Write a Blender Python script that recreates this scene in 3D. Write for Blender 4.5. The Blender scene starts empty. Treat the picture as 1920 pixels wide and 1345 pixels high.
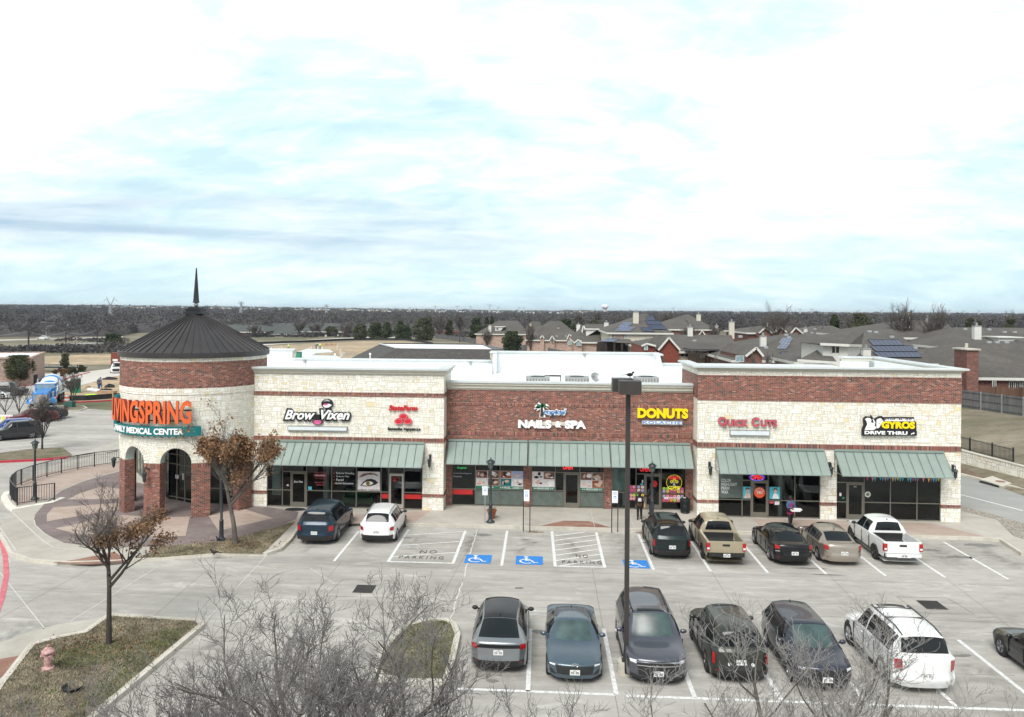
import bpy, math, random
import numpy as np
from mathutils import Matrix, Vector
R = math.radians
sc = bpy.context.scene
col = sc.collection
# ------------------------------------------------------------------ camera
FX = 1500.0; CXP = 925.0; CYP = 581.75; CAMH = 12.2
YAW = math.atan(.0612); ROLL = math.atan(.0072)
cyw, syw = math.cos(YAW), math.sin(YAW)
cam = bpy.data.cameras.new('camera'); camo = bpy.data.objects.new('camera', cam); col.objects.link(camo)
cam.sensor_width = 36; cam.lens = FX / 1920 * 36
cam.shift_x = (960 - CXP) / 1920; cam.shift_y = (CYP - 672.5) / 1920
cam.clip_start = .5; cam.clip_end = 30000
camo.matrix_world = Matrix.Translation((0, 0, CAMH)) @ Matrix.Rotation(YAW, 4, 'Z') @ Matrix.Rotation(R(90), 4, 'X') @ Matrix.Rotation(ROLL, 4, 'Z')
sc.camera = camo
# ------------------------------------------------------------------ exposure, world, sun
sc.view_settings.view_transform = 'Standard'; sc.view_settings.look = 'None'
sc.view_settings.exposure = 0.36; sc.view_settings.gamma = 1.0
SUN_EL, SUN_AZ = R(50), R(200)          # azimuth clockwise from +Y (behind the camera, a little left)
w = bpy.data.worlds.new('World'); sc.world = w; w.use_nodes = True
nt = w.node_tree; nt.nodes.clear()
def N(t, tp, **k):
 n = t.nodes.new(tp)
 for a, b in k.items():
  if a.startswith('i_'): n.inputs[a[2:].replace('_', ' ')].default_value = b
  else: setattr(n, a, b)
 return n
def mathn(t, op, a, b=None, clamp=False):
 n = t.nodes.new('ShaderNodeMath'); n.operation = op; n.use_clamp = clamp
 for i, x in enumerate((a, b)):
  if x is None: continue
  if isinstance(x, (int, float)): n.inputs[i].default_value = x
  else: t.links.new(x, n.inputs[i])
 return n.outputs[0]
def ramp(t, fac, stops, interp='LINEAR'):
 n = t.nodes.new('ShaderNodeValToRGB'); n.color_ramp.interpolation = interp
 while len(n.color_ramp.elements) < len(stops): n.color_ramp.elements.new(.5)
 for e, (p, c) in zip(n.color_ramp.elements, stops):
  e.position = p; e.color = (*c, 1) if len(c) == 3 else c
 t.links.new(fac, n.inputs[0]); return n.outputs[0]
def mixc(t, fac, a, b, mode='MIX'):
 n = t.nodes.new('ShaderNodeMix'); n.data_type = 'RGBA'; n.blend_type = mode
 for k, x in ((0, fac), (6, a), (7, b)):
  if isinstance(x, (int, float)): n.inputs[k].default_value = x
  elif isinstance(x, tuple): n.inputs[k].default_value = (*x, 1)
  else: t.links.new(x, n.inputs[k])
 return n.outputs[2]
def build_world():
 L = nt.links
 sky = N(nt, 'ShaderNodeTexSky', sky_type='NISHITA', sun_disc=False, sun_elevation=SUN_EL, sun_rotation=SUN_AZ)
 bgs = N(nt, 'ShaderNodeBackground', i_Strength=.11); L.new(sky.outputs[0], bgs.inputs[0])
 tc = N(nt, 'ShaderNodeTexCoord'); sep = N(nt, 'ShaderNodeSeparateXYZ'); L.new(tc.outputs['Generated'], sep.inputs[0])
 X, Y, Z = sep.outputs
 zc = mathn(nt, 'MAXIMUM', Z, 0.0); den = mathn(nt, 'ADD', zc, .28)
 cmb = N(nt, 'ShaderNodeCombineXYZ')
 L.new(mathn(nt, 'DIVIDE', X, den), cmb.inputs[0]); L.new(mathn(nt, 'DIVIDE', Y, den), cmb.inputs[1])
 def noise(vec, scale, detail, dist=0., off=(0, 0, 0), sc3=(1, 1, 1), rough=.55):
  m = N(nt, 'ShaderNodeMapping'); m.inputs[1].default_value = off; m.inputs[3].default_value = sc3
  L.new(vec, m.inputs[0]); n = N(nt, 'ShaderNodeTexNoise'); L.new(m.outputs[0], n.inputs['Vector'])
  n.inputs['Scale'].default_value = scale; n.inputs['Detail'].default_value = detail
  n.inputs['Distortion'].default_value = dist; n.inputs['Roughness'].default_value = rough
  return n.outputs[0]
 v = cmb.outputs[0]
 n1 = noise(v, .95, 9, .5, (3.1, 1.2, 0), (1.0, 1.3, 1), .6)
 n2 = noise(v, 5.5, 9, .5, (0, 7, 2), (.8, 1.3, 1), .6)
 cl = mathn(nt, 'ADD', mathn(nt, 'MULTIPLY', n1, .62), mathn(nt, 'MULTIPLY', n2, .38))
 high = ramp(nt, cl, [(.36, (.55, .75, .80)), (.43, (.70, .86, .88)), (.50, (.90, .95, .95)), (.60, (1.08, 1.08, 1.06))])
 low = ramp(nt, cl, [(.38, (.50, .68, .77)), (.50, (.60, .78, .84)), (.60, (.76, .88, .90))])
 # the clouds thin out towards the skyline
 el = ramp(nt, zc, [(.0, (0, 0, 0)), (.035, (.05,) * 3), (.11, (.55,) * 3), (.17, (1, 1, 1))])
 base = mixc(nt, el, low, high)
 # grey-blue stratus streaks low over the skyline, mostly to the north-west
 nb = noise(tc.outputs['Generated'], 2.6, 7, .4, (.4, 0, .33), (.8, .8, 9), .55)
 hgt = ramp(nt, Z, [(.045, (0, 0, 0)), (.075, (1, 1, 1)), (.11, (1, 1, 1)), (.15, (0, 0, 0))])
 side = ramp(nt, mathn(nt, 'ADD', mathn(nt, 'MULTIPLY', X, .5), .5), [(.15, (1, 1, 1)), (.42, (.8, .8, .8)), (.53, (.12,) * 3), (.8, (.1,) * 3)])
 band = mathn(nt, 'MULTIPLY', mathn(nt, 'MULTIPLY', ramp(nt, nb, [(.42, (0, 0, 0)), (.68, (1, 1, 1))]), hgt), side)
 base = mixc(nt, mathn(nt, 'MULTIPLY', band, .95), base, (.31, .45, .60))
 # sky out of view overhead and behind is dimmed, cutting fill light for contrast
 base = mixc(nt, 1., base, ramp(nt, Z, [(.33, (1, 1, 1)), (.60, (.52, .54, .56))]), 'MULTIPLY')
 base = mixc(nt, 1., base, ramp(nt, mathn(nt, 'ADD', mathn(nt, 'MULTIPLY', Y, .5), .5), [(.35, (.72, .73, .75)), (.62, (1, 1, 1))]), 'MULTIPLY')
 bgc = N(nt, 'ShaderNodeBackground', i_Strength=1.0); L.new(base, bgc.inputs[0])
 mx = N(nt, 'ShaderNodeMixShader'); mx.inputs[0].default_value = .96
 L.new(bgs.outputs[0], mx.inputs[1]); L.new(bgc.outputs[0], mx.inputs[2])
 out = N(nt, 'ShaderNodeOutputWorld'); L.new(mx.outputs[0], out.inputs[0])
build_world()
sl = bpy.data.lights.new('sun', 'SUN'); sl.energy = 2.9; sl.angle = R(36); sl.color = (1, .97, .92)
so = bpy.data.objects.new('sun', sl); col.objects.link(so)
sd = Vector((math.sin(SUN_AZ) * math.cos(SUN_EL), math.cos(SUN_AZ) * math.cos(SUN_EL), math.sin(SUN_EL)))
so.rotation_euler = sd.to_track_quat('Z', 'Y').to_euler(); so.location = (0, -20, 60)
sc.cycles.max_bounces = 6; sc.cycles.transparent_max_bounces = 12
# ------------------------------------------------------------------ survey helpers: photo pixel -> point on a real plane of the place
def ray(u, v):
 a = (u - CXP) / FX; b = -(v - CYP) / FX
 p = a * math.cos(ROLL) - b * math.sin(ROLL); q = a * math.sin(ROLL) + b * math.cos(ROLL)
 return (p * cyw - syw, p * syw + cyw, q)
def G(u, v, z=0.):                       # point on the level z
 d = ray(u, v); t = (z - CAMH) / d[2]; return (d[0] * t, d[1] * t)
def P(u, v, Y):                          # (x, z) on the upright plane y = Y
 d = ray(u, v); t = Y / d[1]; return (d[0] * t, CAMH + d[2] * t)
def XZ(u, v, Y):
 x, z = P(u, v, Y); return Vector((x, Y, z))
# ------------------------------------------------------------------ materials
MATS = {}
def newmat(name):
 m = bpy.data.materials.new(name); m.use_nodes = True; t = m.node_tree
 b = t.nodes['Principled BSDF']; MATS[name] = m; return m, t, b
def uvmap(t, sc3=(1, 1, 1), loc=(0, 0, 0), obj=False):
 tc = N(t, 'ShaderNodeTexCoord'); m = N(t, 'ShaderNodeMapping'); m.inputs[3].default_value = sc3; m.inputs[1].default_value = loc
 t.links.new(tc.outputs['Object' if obj else 'UV'], m.inputs[0]); return m.outputs[0]
def noise(t, vec, scale, detail=4, rough=.55, dist=0.):
 n = N(t, 'ShaderNodeTexNoise'); t.links.new(vec, n.inputs['Vector']); n.inputs['Scale'].default_value = scale
 n.inputs['Detail'].default_value = detail; n.inputs['Roughness'].default_value = rough; n.inputs['Distortion'].default_value = dist
 return n.outputs[0]
def bump(t, b, h, strength=.3, dist=.02):
 n = N(t, 'ShaderNodeBump'); n.inputs['Strength'].default_value = strength; n.inputs['Distance'].default_value = dist
 t.links.new(h, n.inputs['Height']); t.links.new(n.outputs[0], b.inputs['Normal'])
def mat(name, c, rough=.6, metal=0., var=.12, scale=3., coat=0., spec=.5, emis=0., bmp=0., c2=None, detail=5):
 if name in MATS: return MATS[name]
 m, t, b = newmat(name)
 b.inputs['Roughness'].default_value = rough; b.inputs['Metallic'].default_value = metal
 b.inputs['Coat Weight'].default_value = coat; b.inputs['Coat Roughness'].default_value = .04
 b.inputs['Specular IOR Level'].default_value = spec
 if var > 0 or c2:
  v = uvmap(t, obj=True); n = noise(t, v, scale, detail, .6)
  lo = tuple(x * (1 - var) for x in c); hi = c2 or tuple(min(1, x * (1 + var)) for x in c)
  cc = ramp(t, n, [(.33, lo), (.67, hi)]); t.links.new(cc, b.inputs['Base Color'])
  if bmp: bump(t, b, n, bmp, .03)
 else:
  b.inputs['Base Color'].default_value = (*c, 1)
 if emis:
  b.inputs['Emission Color'].default_value = (*c, 1); b.inputs['Emission Strength'].default_value = emis
 return m
def bricktex(t, vec, w_, h_, mortar, scale=1., off=.5, sq=1., sqf=2, bias=0.):
 n = N(t, 'ShaderNodeTexBrick'); t.links.new(vec, n.inputs['Vector']); n.offset = off; n.squash = sq; n.squash_frequency = sqf
 n.inputs['Scale'].default_value = scale; n.inputs['Brick Width'].default_value = w_; n.inputs['Row Height'].default_value = h_
 n.inputs['Mortar Size'].default_value = mortar; n.inputs['Mortar Smooth'].default_value = .15; n.inputs['Bias'].default_value = bias
 n.inputs['Color1'].default_value = (0, 0, 0, 1); n.inputs['Color2'].default_value = (1, 1, 1, 1); n.inputs['Mortar'].default_value = (.5, .5, .5, 1)
 return n.outputs['Color'], n.outputs['Fac']
def mk_brick(name, w_, h_, mort, stops, mcol=(.40, .30, .24), off=.5):
 m, t, b = newmat(name); v = uvmap(t)
 c, f = bricktex(t, v, w_, h_, mort, off=off)
 cc = ramp(t, c, stops)
 n = noise(t, v, 1.3, 5, .6); cc = mixc(t, .35, cc, ramp(t, n, [(.3, (.55, .55, .55)), (.7, (1.25, 1.2, 1.15))]), 'MULTIPLY')
 cc = mixc(t, f, cc, mcol); t.links.new(cc, b.inputs['Base Color']); b.inputs['Roughness'].default_value = .85
 bump(t, b, mathn(t, 'SUBTRACT', 1., f), .5, .01); return m
RB = [(.0, (.03, .035, .04)), (.12, (.05, .035, .035)), (.2, (.15, .036, .026)), (.55, (.22, .056, .040)), (.85, (.29, .085, .062)), (1., (.40, .21, .16))]
mk_brick('red_brick', .205, .072, .008, RB)
mk_brick('brick_soldier', .085, .25, .009, RB, off=0.)
mk_brick('brick_light', .235, .085, .010, [(0, (.12, .09, .08)), (.3, (.33, .17, .12)), (1, (.55, .36, .27))], (.6, .55, .5))
mk_brick('brick_dark', .24, .085, .008, [(0, (.09, .03, .028)), (.5, (.17, .05, .04)), (1, (.26, .09, .065))], (.3, .24, .2))
def mk_stone(name, k=1., gap=(.50, .45, .36)):
 m, t, b = newmat(name); v = uvmap(t)
 # wobble the coordinates a little so that the joints are hand-cut
 nn = N(t, 'ShaderNodeTexNoise'); t.links.new(v, nn.inputs['Vector']); nn.inputs['Scale'].default_value = 2.5; nn.inputs['Detail'].default_value = 2
 wob = N(t, 'ShaderNodeVectorMath', operation='MULTIPLY_ADD'); t.links.new(nn.outputs['Color'], wob.inputs[0])
 wob.inputs[1].default_value = (.15, .09, 0); t.links.new(v, wob.inputs[2]); v2 = wob.outputs[0]
 sp = N(t, 'ShaderNodeSeparateXYZ'); t.links.new(v2, sp.inputs[0]); cq = mathn(t, 'ADD', mathn(t, 'DIVIDE', sp.outputs[0], .83 * k), mathn(t, 'MULTIPLY', mathn(t, 'FLOOR', mathn(t, 'DIVIDE', sp.outputs[1], .71 * k)), .43))
 rw_ = N(t, 'ShaderNodeTexWhiteNoise', noise_dimensions='2D'); cb = N(t, 'ShaderNodeCombineXYZ'); t.links.new(mathn(t, 'FLOOR', cq), cb.inputs[0]); t.links.new(mathn(t, 'FLOOR', mathn(t, 'DIVIDE', sp.outputs[1], .71 * k)), cb.inputs[1]); t.links.new(cb.outputs[0], rw_.inputs['Vector'])
 c3 = N(t, 'ShaderNodeCombineXYZ'); t.links.new(mathn(t, 'ADD', sp.outputs[0], rw_.outputs['Value']), c3.inputs[0]); t.links.new(mathn(t, 'ADD', sp.outputs[1], mathn(t, 'MULTIPLY', rw_.outputs['Value'], 3.3)), c3.inputs[1]); v2 = c3.outputs[0]
 edge = mathn(t, 'MAXIMUM', mathn(t, 'LESS_THAN', mathn(t, 'FRACT', cq), .016), mathn(t, 'LESS_THAN', mathn(t, 'FRACT', mathn(t, 'DIVIDE', sp.outputs[1], .71 * k)), .018))
 a, fa = bricktex(t, v2, .62 * k, .36 * k, .008, off=.37, sq=.72, sqf=3)
 bb, fb = bricktex(t, v2, .31 * k, .18 * k, .007, off=.45, sq=1.25, sqf=2)
 c2_, fc = bricktex(t, v2, .205 * k, .36 * k, .010, off=.37)
 s1 = mathn(t, 'GREATER_THAN', a, .42); s2 = mathn(t, 'GREATER_THAN', a, .78)
 mfac = mixc(t, s1, fb, fa); mfac = mixc(t, s2, mfac, mixc(t, .5, fc, fa, 'LIGHTEN')); mfac = mathn(t, 'MAXIMUM', mfac, edge)
 rnd = mixc(t, s1, bb, a); rnd = mixc(t, s2, rnd, c2_)
 rn = N(t, 'ShaderNodeTexWhiteNoise', noise_dimensions='1D'); t.links.new(mathn(t, 'MULTIPLY', rnd, 91.7), rn.inputs['W'])
 cc = ramp(t, rn.outputs['Value'], [(0, (.78, .74, .64)), (.35, (.88, .855, .77)), (.7, (.93, .92, .86)), (.92, (.88, .85, .76)), (.965, (.84, .75, .54)), (1., (.80, .68, .42))])
 n = noise(t, v, 6., 6, .7); cc = mixc(t, .5, cc, ramp(t, n, [(.3, (.82, .82, .80)), (.65, (1.08, 1.08, 1.06))]), 'MULTIPLY')
 cc = mixc(t, mfac, cc, gap); t.links.new(cc, b.inputs['Base Color']); b.inputs['Roughness'].default_value = .9
 h = mathn(t, 'ADD', mathn(t, 'MULTIPLY', rn.outputs['Value'], .5), mathn(t, 'MULTIPLY', n, .5)); h = mathn(t, 'MULTIPLY', h, mathn(t, 'SUBTRACT', 1., mfac))
 bump(t, b, h, .7, .03); return m
mk_stone('limestone', .74, (.58, .53, .43))
mk_stone('rubble_stone', 1.3, (.28, .24, .19))
def mk_ground(name, stops, s1=.12, s2=1.6, s3=22., rough=.9, k=(.5, .3, .2), stain=None, aniso=(1, 1, 1), bm=.0):
 m, t, b = newmat(name); v = uvmap(t, aniso, obj=True)
 n1 = noise(t, v, s1, 6, .6, .6); n2 = noise(t, v, s2, 6, .65, .3); n3 = noise(t, v, s3, 3, .7)
 f = mathn(t, 'ADD', mathn(t, 'ADD', mathn(t, 'MULTIPLY', n1, k[0]), mathn(t, 'MULTIPLY', n2, k[1])), mathn(t, 'MULTIPLY', n3, k[2]))
 cc = ramp(t, f, stops)
 if stain:
  s = noise(t, v, stain[0], 7, .7, 1.2); cc = mixc(t, ramp(t, s, [(stain[1], (0, 0, 0)), (stain[2], (1, 1, 1))]), cc, stain[3])
 t.links.new(cc, b.inputs['Base Color']); b.inputs['Roughness'].default_value = rough
 if bm: bump(t, b, n3, bm, .04)
 return m
mk_ground('lot_concrete', [(.37, (.26, .245, .22)), (.45, (.36, .34, .31)), (.55, (.45, .43, .395)), (.65, (.54, .525, .49))], .14, 1.1, 17, k=(.42, .33, .25), stain=(.45, .56, .74, (.62, .61, .585)), aniso=(.8, 2.2, 1))
def lot_wear():
 t = MATS['lot_concrete'].node_tree; bs = t.nodes['Principled BSDF']; src = bs.inputs['Base Color'].links[0].from_socket; tc = N(t, 'ShaderNodeTexCoord'); sp = N(t, 'ShaderNodeSeparateXYZ'); t.links.new(tc.outputs['Object'], sp.inputs[0]); X, Y = sp.outputs[0], sp.outputs[1]
 fx = mathn(t, 'ABSOLUTE', mathn(t, 'SUBTRACT', mathn(t, 'FRACT', mathn(t, 'DIVIDE', mathn(t, 'ADD', X, 29.0), 2.665)), .5))
 gx = mathn(t, 'SUBTRACT', 1., mathn(t, 'MULTIPLY', fx, 3.2), True)
 gy = mathn(t, 'MAXIMUM', mathn(t, 'SUBTRACT', 1., mathn(t, 'DIVIDE', mathn(t, 'ABSOLUTE', mathn(t, 'SUBTRACT', Y, 41.6)), 3.), True), mathn(t, 'SUBTRACT', 1., mathn(t, 'DIVIDE', mathn(t, 'ABSOLUTE', mathn(t, 'SUBTRACT', Y, 28.2)), 2.8), True))
 n = noise(t, tc.outputs['Object'], 1.3, 7, .65, .8); a = mathn(t, 'MULTIPLY', mathn(t, 'MULTIPLY', gx, gy), ramp(t, n, [(.42, (0, 0, 0)), (.62, (1, 1, 1))]))
 mp = N(t, 'ShaderNodeMapping'); mp.inputs[3].default_value = (.06, .75, 1); t.links.new(tc.outputs['Object'], mp.inputs[0]); tr = ramp(t, noise(t, mp.outputs[0], 1.1, 6, .6, .6), [(.46, (0, 0, 0)), (.66, (1, 1, 1))])
 c = mixc(t, mathn(t, 'MULTIPLY', tr, .38), src, (.22, .215, .205)); c = mixc(t, mathn(t, 'MULTIPLY', a, .95, True), c, (.15, .145, .135)); t.links.new(c, bs.inputs['Base Color'])
lot_wear()
mk_ground('walk_concrete', [(.36, (.36, .33, .29)), (.5, (.45, .42, .37)), (.64, (.53, .50, .45))], .3, 1.5, 14)
mk_ground('kerb_concrete', [(.36, (.44, .40, .33)), (.5, (.56, .53, .46)), (.64, (.66, .63, .57))], .6, 3., 14)
mk_ground('plaza_tan', [(.36, (.34, .25, .205)), (.5, (.42, .33, .28)), (.64, (.50, .43, .37))], .35, 1.5, 12, aniso=(1, 2, 1))
mk_ground('plaza_maroon', [(.36, (.15, .118, .112)), (.5, (.205, .165, .158)), (.64, (.28, .235, .225))], .4, 2., 12)
mk_ground('ramp_brick_red', [(.36, (.20, .10, .075)), (.5, (.28, .15, .11)), (.64, (.38, .25, .19))], .5, 2., 12)
mk_ground('dry_grass', [(.38, (.17, .14, .085)), (.46, (.25, .21, .13)), (.56, (.33, .28, .18)), (.66, (.42, .36, .25))], .5, 3.2, 30, k=(.3, .3, .4), stain=(.6, .54, .70, (.14, .15, .06)), bm=.8)
mk_ground('green_grass', [(.38, (.11, .09, .06)), (.46, (.17, .14, .095)), (.56, (.23, .19, .13)), (.66, (.30, .26, .18))], .7, 3.2, 30, k=(.3, .3, .4), stain=(.8, .52, .62, (.075, .11, .03)), bm=.8)
mk_ground('field_grass', [(.38, (.10, .085, .058)), (.5, (.20, .17, .12)), (.62, (.32, .28, .205))], .025, .28, 2.5, k=(.35, .4, .25), stain=(.012, .5, .62, (.12, .12, .06)), aniso=(1, 2.5, 1))
mk_ground('bare_dirt', [(.40, (.22, .16, .10)), (.5, (.42, .31, .19)), (.60, (.62, .50, .34))], .05, .35, 3, k=(.3, .45, .25), stain=(.06, .48, .62, (.27, .235, .18)), aniso=(1, 1.8, 1))
mk_ground('pale_road', [(.36, (.48, .45, .40)), (.5, (.58, .55, .50)), (.64, (.66, .63, .58))], .05, .5, 6)
mk_ground('grey_road', [(.36, (.26, .26, .25)), (.5, (.33, .33, .32)), (.64, (.40, .39, .37))], .06, .5, 6)
mk_ground('mulch', [(.36, (.09, .06, .04)), (.5, (.16, .11, .075)), (.64, (.26, .19, .14))], .5, 4, 30, bm=.5)
mk_ground('river_rock', [(.42, (.12, .10, .08)), (.5, (.33, .30, .25)), (.58, (.58, .54, .47))], .5, 6, 18, k=(.1, .4, .5), bm=1.)
mk_ground('shingles', [(.38, (.055, .050, .044)), (.5, (.092, .083, .074)), (.62, (.145, .132, .118))], .2, 1.6, 9, k=(.25, .3, .45), aniso=(1, 1, 2))
mk_ground('shingles_dark', [(.38, (.045, .042, .04)), (.5, (.072, .067, .063)), (.62, (.115, .107, .10))], .2, 1.6, 7, k=(.15, .3, .55), aniso=(1, 1, 2))
mk_ground('shingles_green', [(.38, (.05, .058, .054)), (.5, (.07, .08, .075)), (.62, (.10, .112, .104))], .2, 1.6, 7)
mk_ground('fence_grey', [(.38, (.08, .085, .09)), (.5, (.13, .135, .14)), (.62, (.20, .20, .195))], .3, 1.5, 5, aniso=(4, 4, .4))
mk_ground('fence_brown', [(.38, (.085, .045, .03)), (.5, (.12, .065, .042)), (.62, (.16, .09, .06))], .3, 1.5, 5, aniso=(4, 4, .4))
mk_ground('roof_membrane', [(.36, (.72, .76, .78)), (.5, (.82, .85, .86)), (.64, (.88, .89, .89))], .3, 1.2, 6, rough=.7)
mk_ground('cornice_metal', [(.36, (.52, .56, .57)), (.5, (.60, .64, .64)), (.64, (.68, .71, .70))], .3, 1.2, 6, rough=.6)
mk_ground('awning_green', [(.38, (.22, .275, .25)), (.5, (.25, .31, .282)), (.62, (.285, .35, .32))], .3, 1.2, 8, rough=.5)
mk_ground('cone_metal', [(.38, (.032, .028, .028)), (.5, (.043, .038, .039)), (.62, (.056, .050, .052))], .3, 1.2, 8, rough=.36)
mk_ground('bark', [(.38, (.06, .05, .042)), (.5, (.12, .105, .09)), (.62, (.22, .20, .175))], .8, 4, 18, aniso=(1, 1, .4), bm=.5)
mk_ground('bark_dark', [(.38, (.035, .028, .024)), (.5, (.06, .05, .042)), (.62, (.10, .088, .075))], .8, 4, 18, aniso=(1, 1, .4), bm=.5)
mk_ground('twig_grey', [(.38, (.20, .19, .18)), (.5, (.31, .295, .28)), (.62, (.44, .425, .41))], .8, 4, 12)
mk_ground('twig_dark', [(.38, (.075, .065, .06)), (.5, (.12, .105, .095)), (.62, (.18, .16, .145))], .8, 4, 12)
mk_ground('twig_mid', [(.38, (.12, .112, .11)), (.5, (.20, .188, .182)), (.62, (.31, .295, .285))], .8, 4, 12)
mk_ground('dead_leaf', [(.38, (.13, .065, .032)), (.5, (.23, .125, .062)), (.62, (.36, .22, .12))], 1.2, 5, 12)
mk_ground('evergreen', [(.38, (.020, .032, .012)), (.5, (.040, .058, .022)), (.62, (.075, .095, .038))], .6, 3, 12)
mk_ground('oak_green', [(.38, (.035, .042, .02)), (.5, (.065, .072, .034)), (.62, (.11, .11, .055))], .6, 3, 12)
mk_ground('winter_wood', [(.38, (.032, .030, .034)), (.47, (.056, .051, .055)), (.54, (.085, .076, .076)), (.63, (.14, .12, .105))], .012, .05, .3, k=(.55, .35, .1))
mk_ground('wood_green', [(.40, (.028, .04, .022)), (.5, (.05, .062, .035)), (.62, (.09, .095, .055))], .02, .1, .6)
M = lambda n: MATS[n]
mat('cream_cornice', (.62, .59, .50), .7, var=.06)
mat('white_paint', (.82, .82, .80), .6, var=.05)
mat('line_paint', (.58, .58, .57), .7, var=.02, scale=7, c2=(.88, .88, .87))
mat('blue_paint', (.03, .22, .62), .7, var=.15, scale=6)
mat('red_kerb_paint', (.48, .03, .06), .7, var=.2, scale=4)
mat('pink_kerb_paint', (.58, .16, .19), .8, var=.2, scale=3)
mat('stencil_grey', (.10, .10, .095), .8, var=.3, scale=20)
mat('joint_dark', (.19, .18, .165), .95, var=.3, scale=6)
mat('joint_light', (.60, .59, .56), .95, var=.2, scale=6)
mat('oil_stain', (.20, .195, .185), .8, var=.2, scale=4)
mat('frame_bronze', (.20, .185, .155), .5, metal=.3, var=.05)
mat('frame_silver', (.48, .46, .43), .4, metal=.5, var=.05)
mat('black_metal', (.018, .02, .023), .4, var=.15)
mat('lamp_black', (.03, .04, .045), .4, var=.2)
mat('pole_bronze', (.042, .036, .034), .5, var=.1)
mat('galvanised', (.40, .41, .41), .45, metal=.6, var=.1)
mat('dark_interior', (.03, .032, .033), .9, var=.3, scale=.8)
mat('interior_floor', (.16, .16, .155), .6, var=.2)
mat('interior_white', (.50, .60, .57), .7, var=.05)
mat('couch_green', (.10, .22, .13), .7, var=.1)
mat('red_stripe', (.55, .02, .02), .5, var=.0)
mat('orange_letter', (.80, .14, .035), .5, var=.03)
mat('orange_side', (.30, .05, .02), .6, var=.03)
mat('teal_board', (.0, .17, .18), .5, var=.05)
mat('white_letter', (.92, .92, .92), .5, var=0.)
mat('yellow_letter', (.95, .72, .0), .5, var=.02)
mat('red_letter', (.60, .015, .02), .5, var=.03)
mat('rose_letter', (.55, .10, .13), .6, var=.15, scale=2)
mat('black_letter', (.012, .012, .014), .5, var=0.)
mat('pink_lip', (.75, .14, .36), .5, var=.05)
mat('blue_letter', (.10, .28, .60), .5, var=.05)
mat('palm_green', (.02, .17, .07), .6, var=.05)
mat('light_box', (.72, .78, .80), .4, var=.06)
mat('neon_red', (1., .04, .05), .5, var=0., emis=.8)
mat('neon_blue', (.1, .15, 1.), .5, var=0., emis=.8)
mat('neon_green', (.04, .6, .12), .5, var=0., emis=.6)
mat('neon_yellow', (.9, .8, .05), .5, var=0., emis=.6)
mat('sky_poster', (.10, .52, .66), .5, var=.15)
mat('skin_poster', (.70, .50, .42), .6, var=.25, scale=5)
mat('skin_dark_poster', (.20, .09, .07), .6, var=.4, scale=5)
mat('poster_white', (.78, .74, .74), .6, var=.12, scale=7)
mat('poster_green', (.02, .20, .12), .6, var=.03)
mat('orange_disc', (.85, .12, .04), .5, var=.03)
mat('donut_brown', (.28, .08, .03), .6, var=.1)
for nm, c in dict(donut_pink=(.85, .35, .50), donut_white=(.85, .8, .75), donut_green=(.35, .8, .1), donut_orange=(.9, .35, .03), donut_blue=(.35, .5, .85), donut_yellow=(.9, .65, .1), donut_magenta=(.65, .08, .3)).items(): mat(nm, c, .5, var=.05)
mat('eye_iris', (.35, .28, .10), .4, var=.3, scale=20)
mat('trash_black', (.012, .02, .02), .35, var=.2)
mat('terracotta', (.35, .10, .04), .7, var=.2, scale=6)
mat('hydrant_pink', (.50, .20, .19), .8, var=.35, scale=9, c2=(.62, .42, .40))
mat('tyre', (.018, .018, .019), .75, var=.1)
mat('rim', (.42, .42, .44), .3, metal=.8, var=.0)
mat('rim_dark', (.10, .10, .11), .3, metal=.7, var=.0)
mat('car_glass', (.008, .010, .012), .10, var=0., spec=.5)
mat('car_glass_teal', (.045, .08, .08), .32, var=.5, scale=1.6, spec=.8)
mat('tail_red', (.42, .008, .012), .15, var=0., coat=.6)
mat('lamp_clear', (.72, .74, .76), .12, var=.15, scale=20, coat=.5)
mat('amber', (.8, .22, .02), .2, var=0.)
mat('trim_black', (.02, .021, .022), .5, var=.1)
mat('plate_white', (.80, .80, .79), .5, var=.05)
mat('chrome', (.75, .76, .78), .12, metal=1., var=0.)
mat('bed_liner', (.022, .022, .023), .8, var=.15)
for nm, c, mt in [('paint_navy', (.010, .030, .055), .3), ('paint_white', (.80, .81, .80), 0), ('paint_deep_green', (.012, .022, .022), .3), ('paint_sand', (.36, .31, .215), 0),
                  ('paint_black', (.008, .0085, .010), .2), ('paint_champagne', (.42, .375, .32), .6), ('paint_silver', (.30, .32, .34), .7), ('paint_slate', (.085, .125, .16), .4),
                  ('paint_greyblue', (.10, .105, .13), .5), ('paint_olive', (.045, .048, .042), .4), ('paint_blue_grey', (.055, .062, .082), .5), ('paint_charcoal', (.05, .052, .058), .4),
                  ('paint_maroon', (.16, .015, .025), .3), ('paint_blue', (.01, .05, .30), .3)]:
 mat(nm, c, .3, metal=mt, var=.03, coat=.8 if sum(c) > .3 else .55, spec=.4)
mat('solar_blue', (.016, .032, .085), .35, var=.15, spec=.25, scale=1.)
mat('solar_pale', (.07, .10, .19), .35, var=.15, spec=.3, scale=1.)
mat('siding_white', (.66, .66, .62), .7, var=.06)
mat('siding_cream', (.62, .58, .48), .7, var=.06)
mat('wall_beige', (.52, .44, .33), .8, var=.1)
mat('cedar_red', (.20, .045, .025), .7, var=.2)
mat('dark_window', (.02, .023, .027), .1, var=.2, spec=.7)
mat('blue_window', (.25, .36, .42), .1, var=.2, spec=.7)
mat('dark_timber', (.035, .025, .022), .8, var=.2)
mat('tank_white', (.85, .86, .87), .5, var=.05)
mat('pylon_steel', (.35, .38, .40), .6, var=.0)
mat('pylon_far', (.50, .56, .60), .7, var=.0)
mat('mixer_blue', (.02, .22, .60), .3, var=.05, coat=.6)
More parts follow.
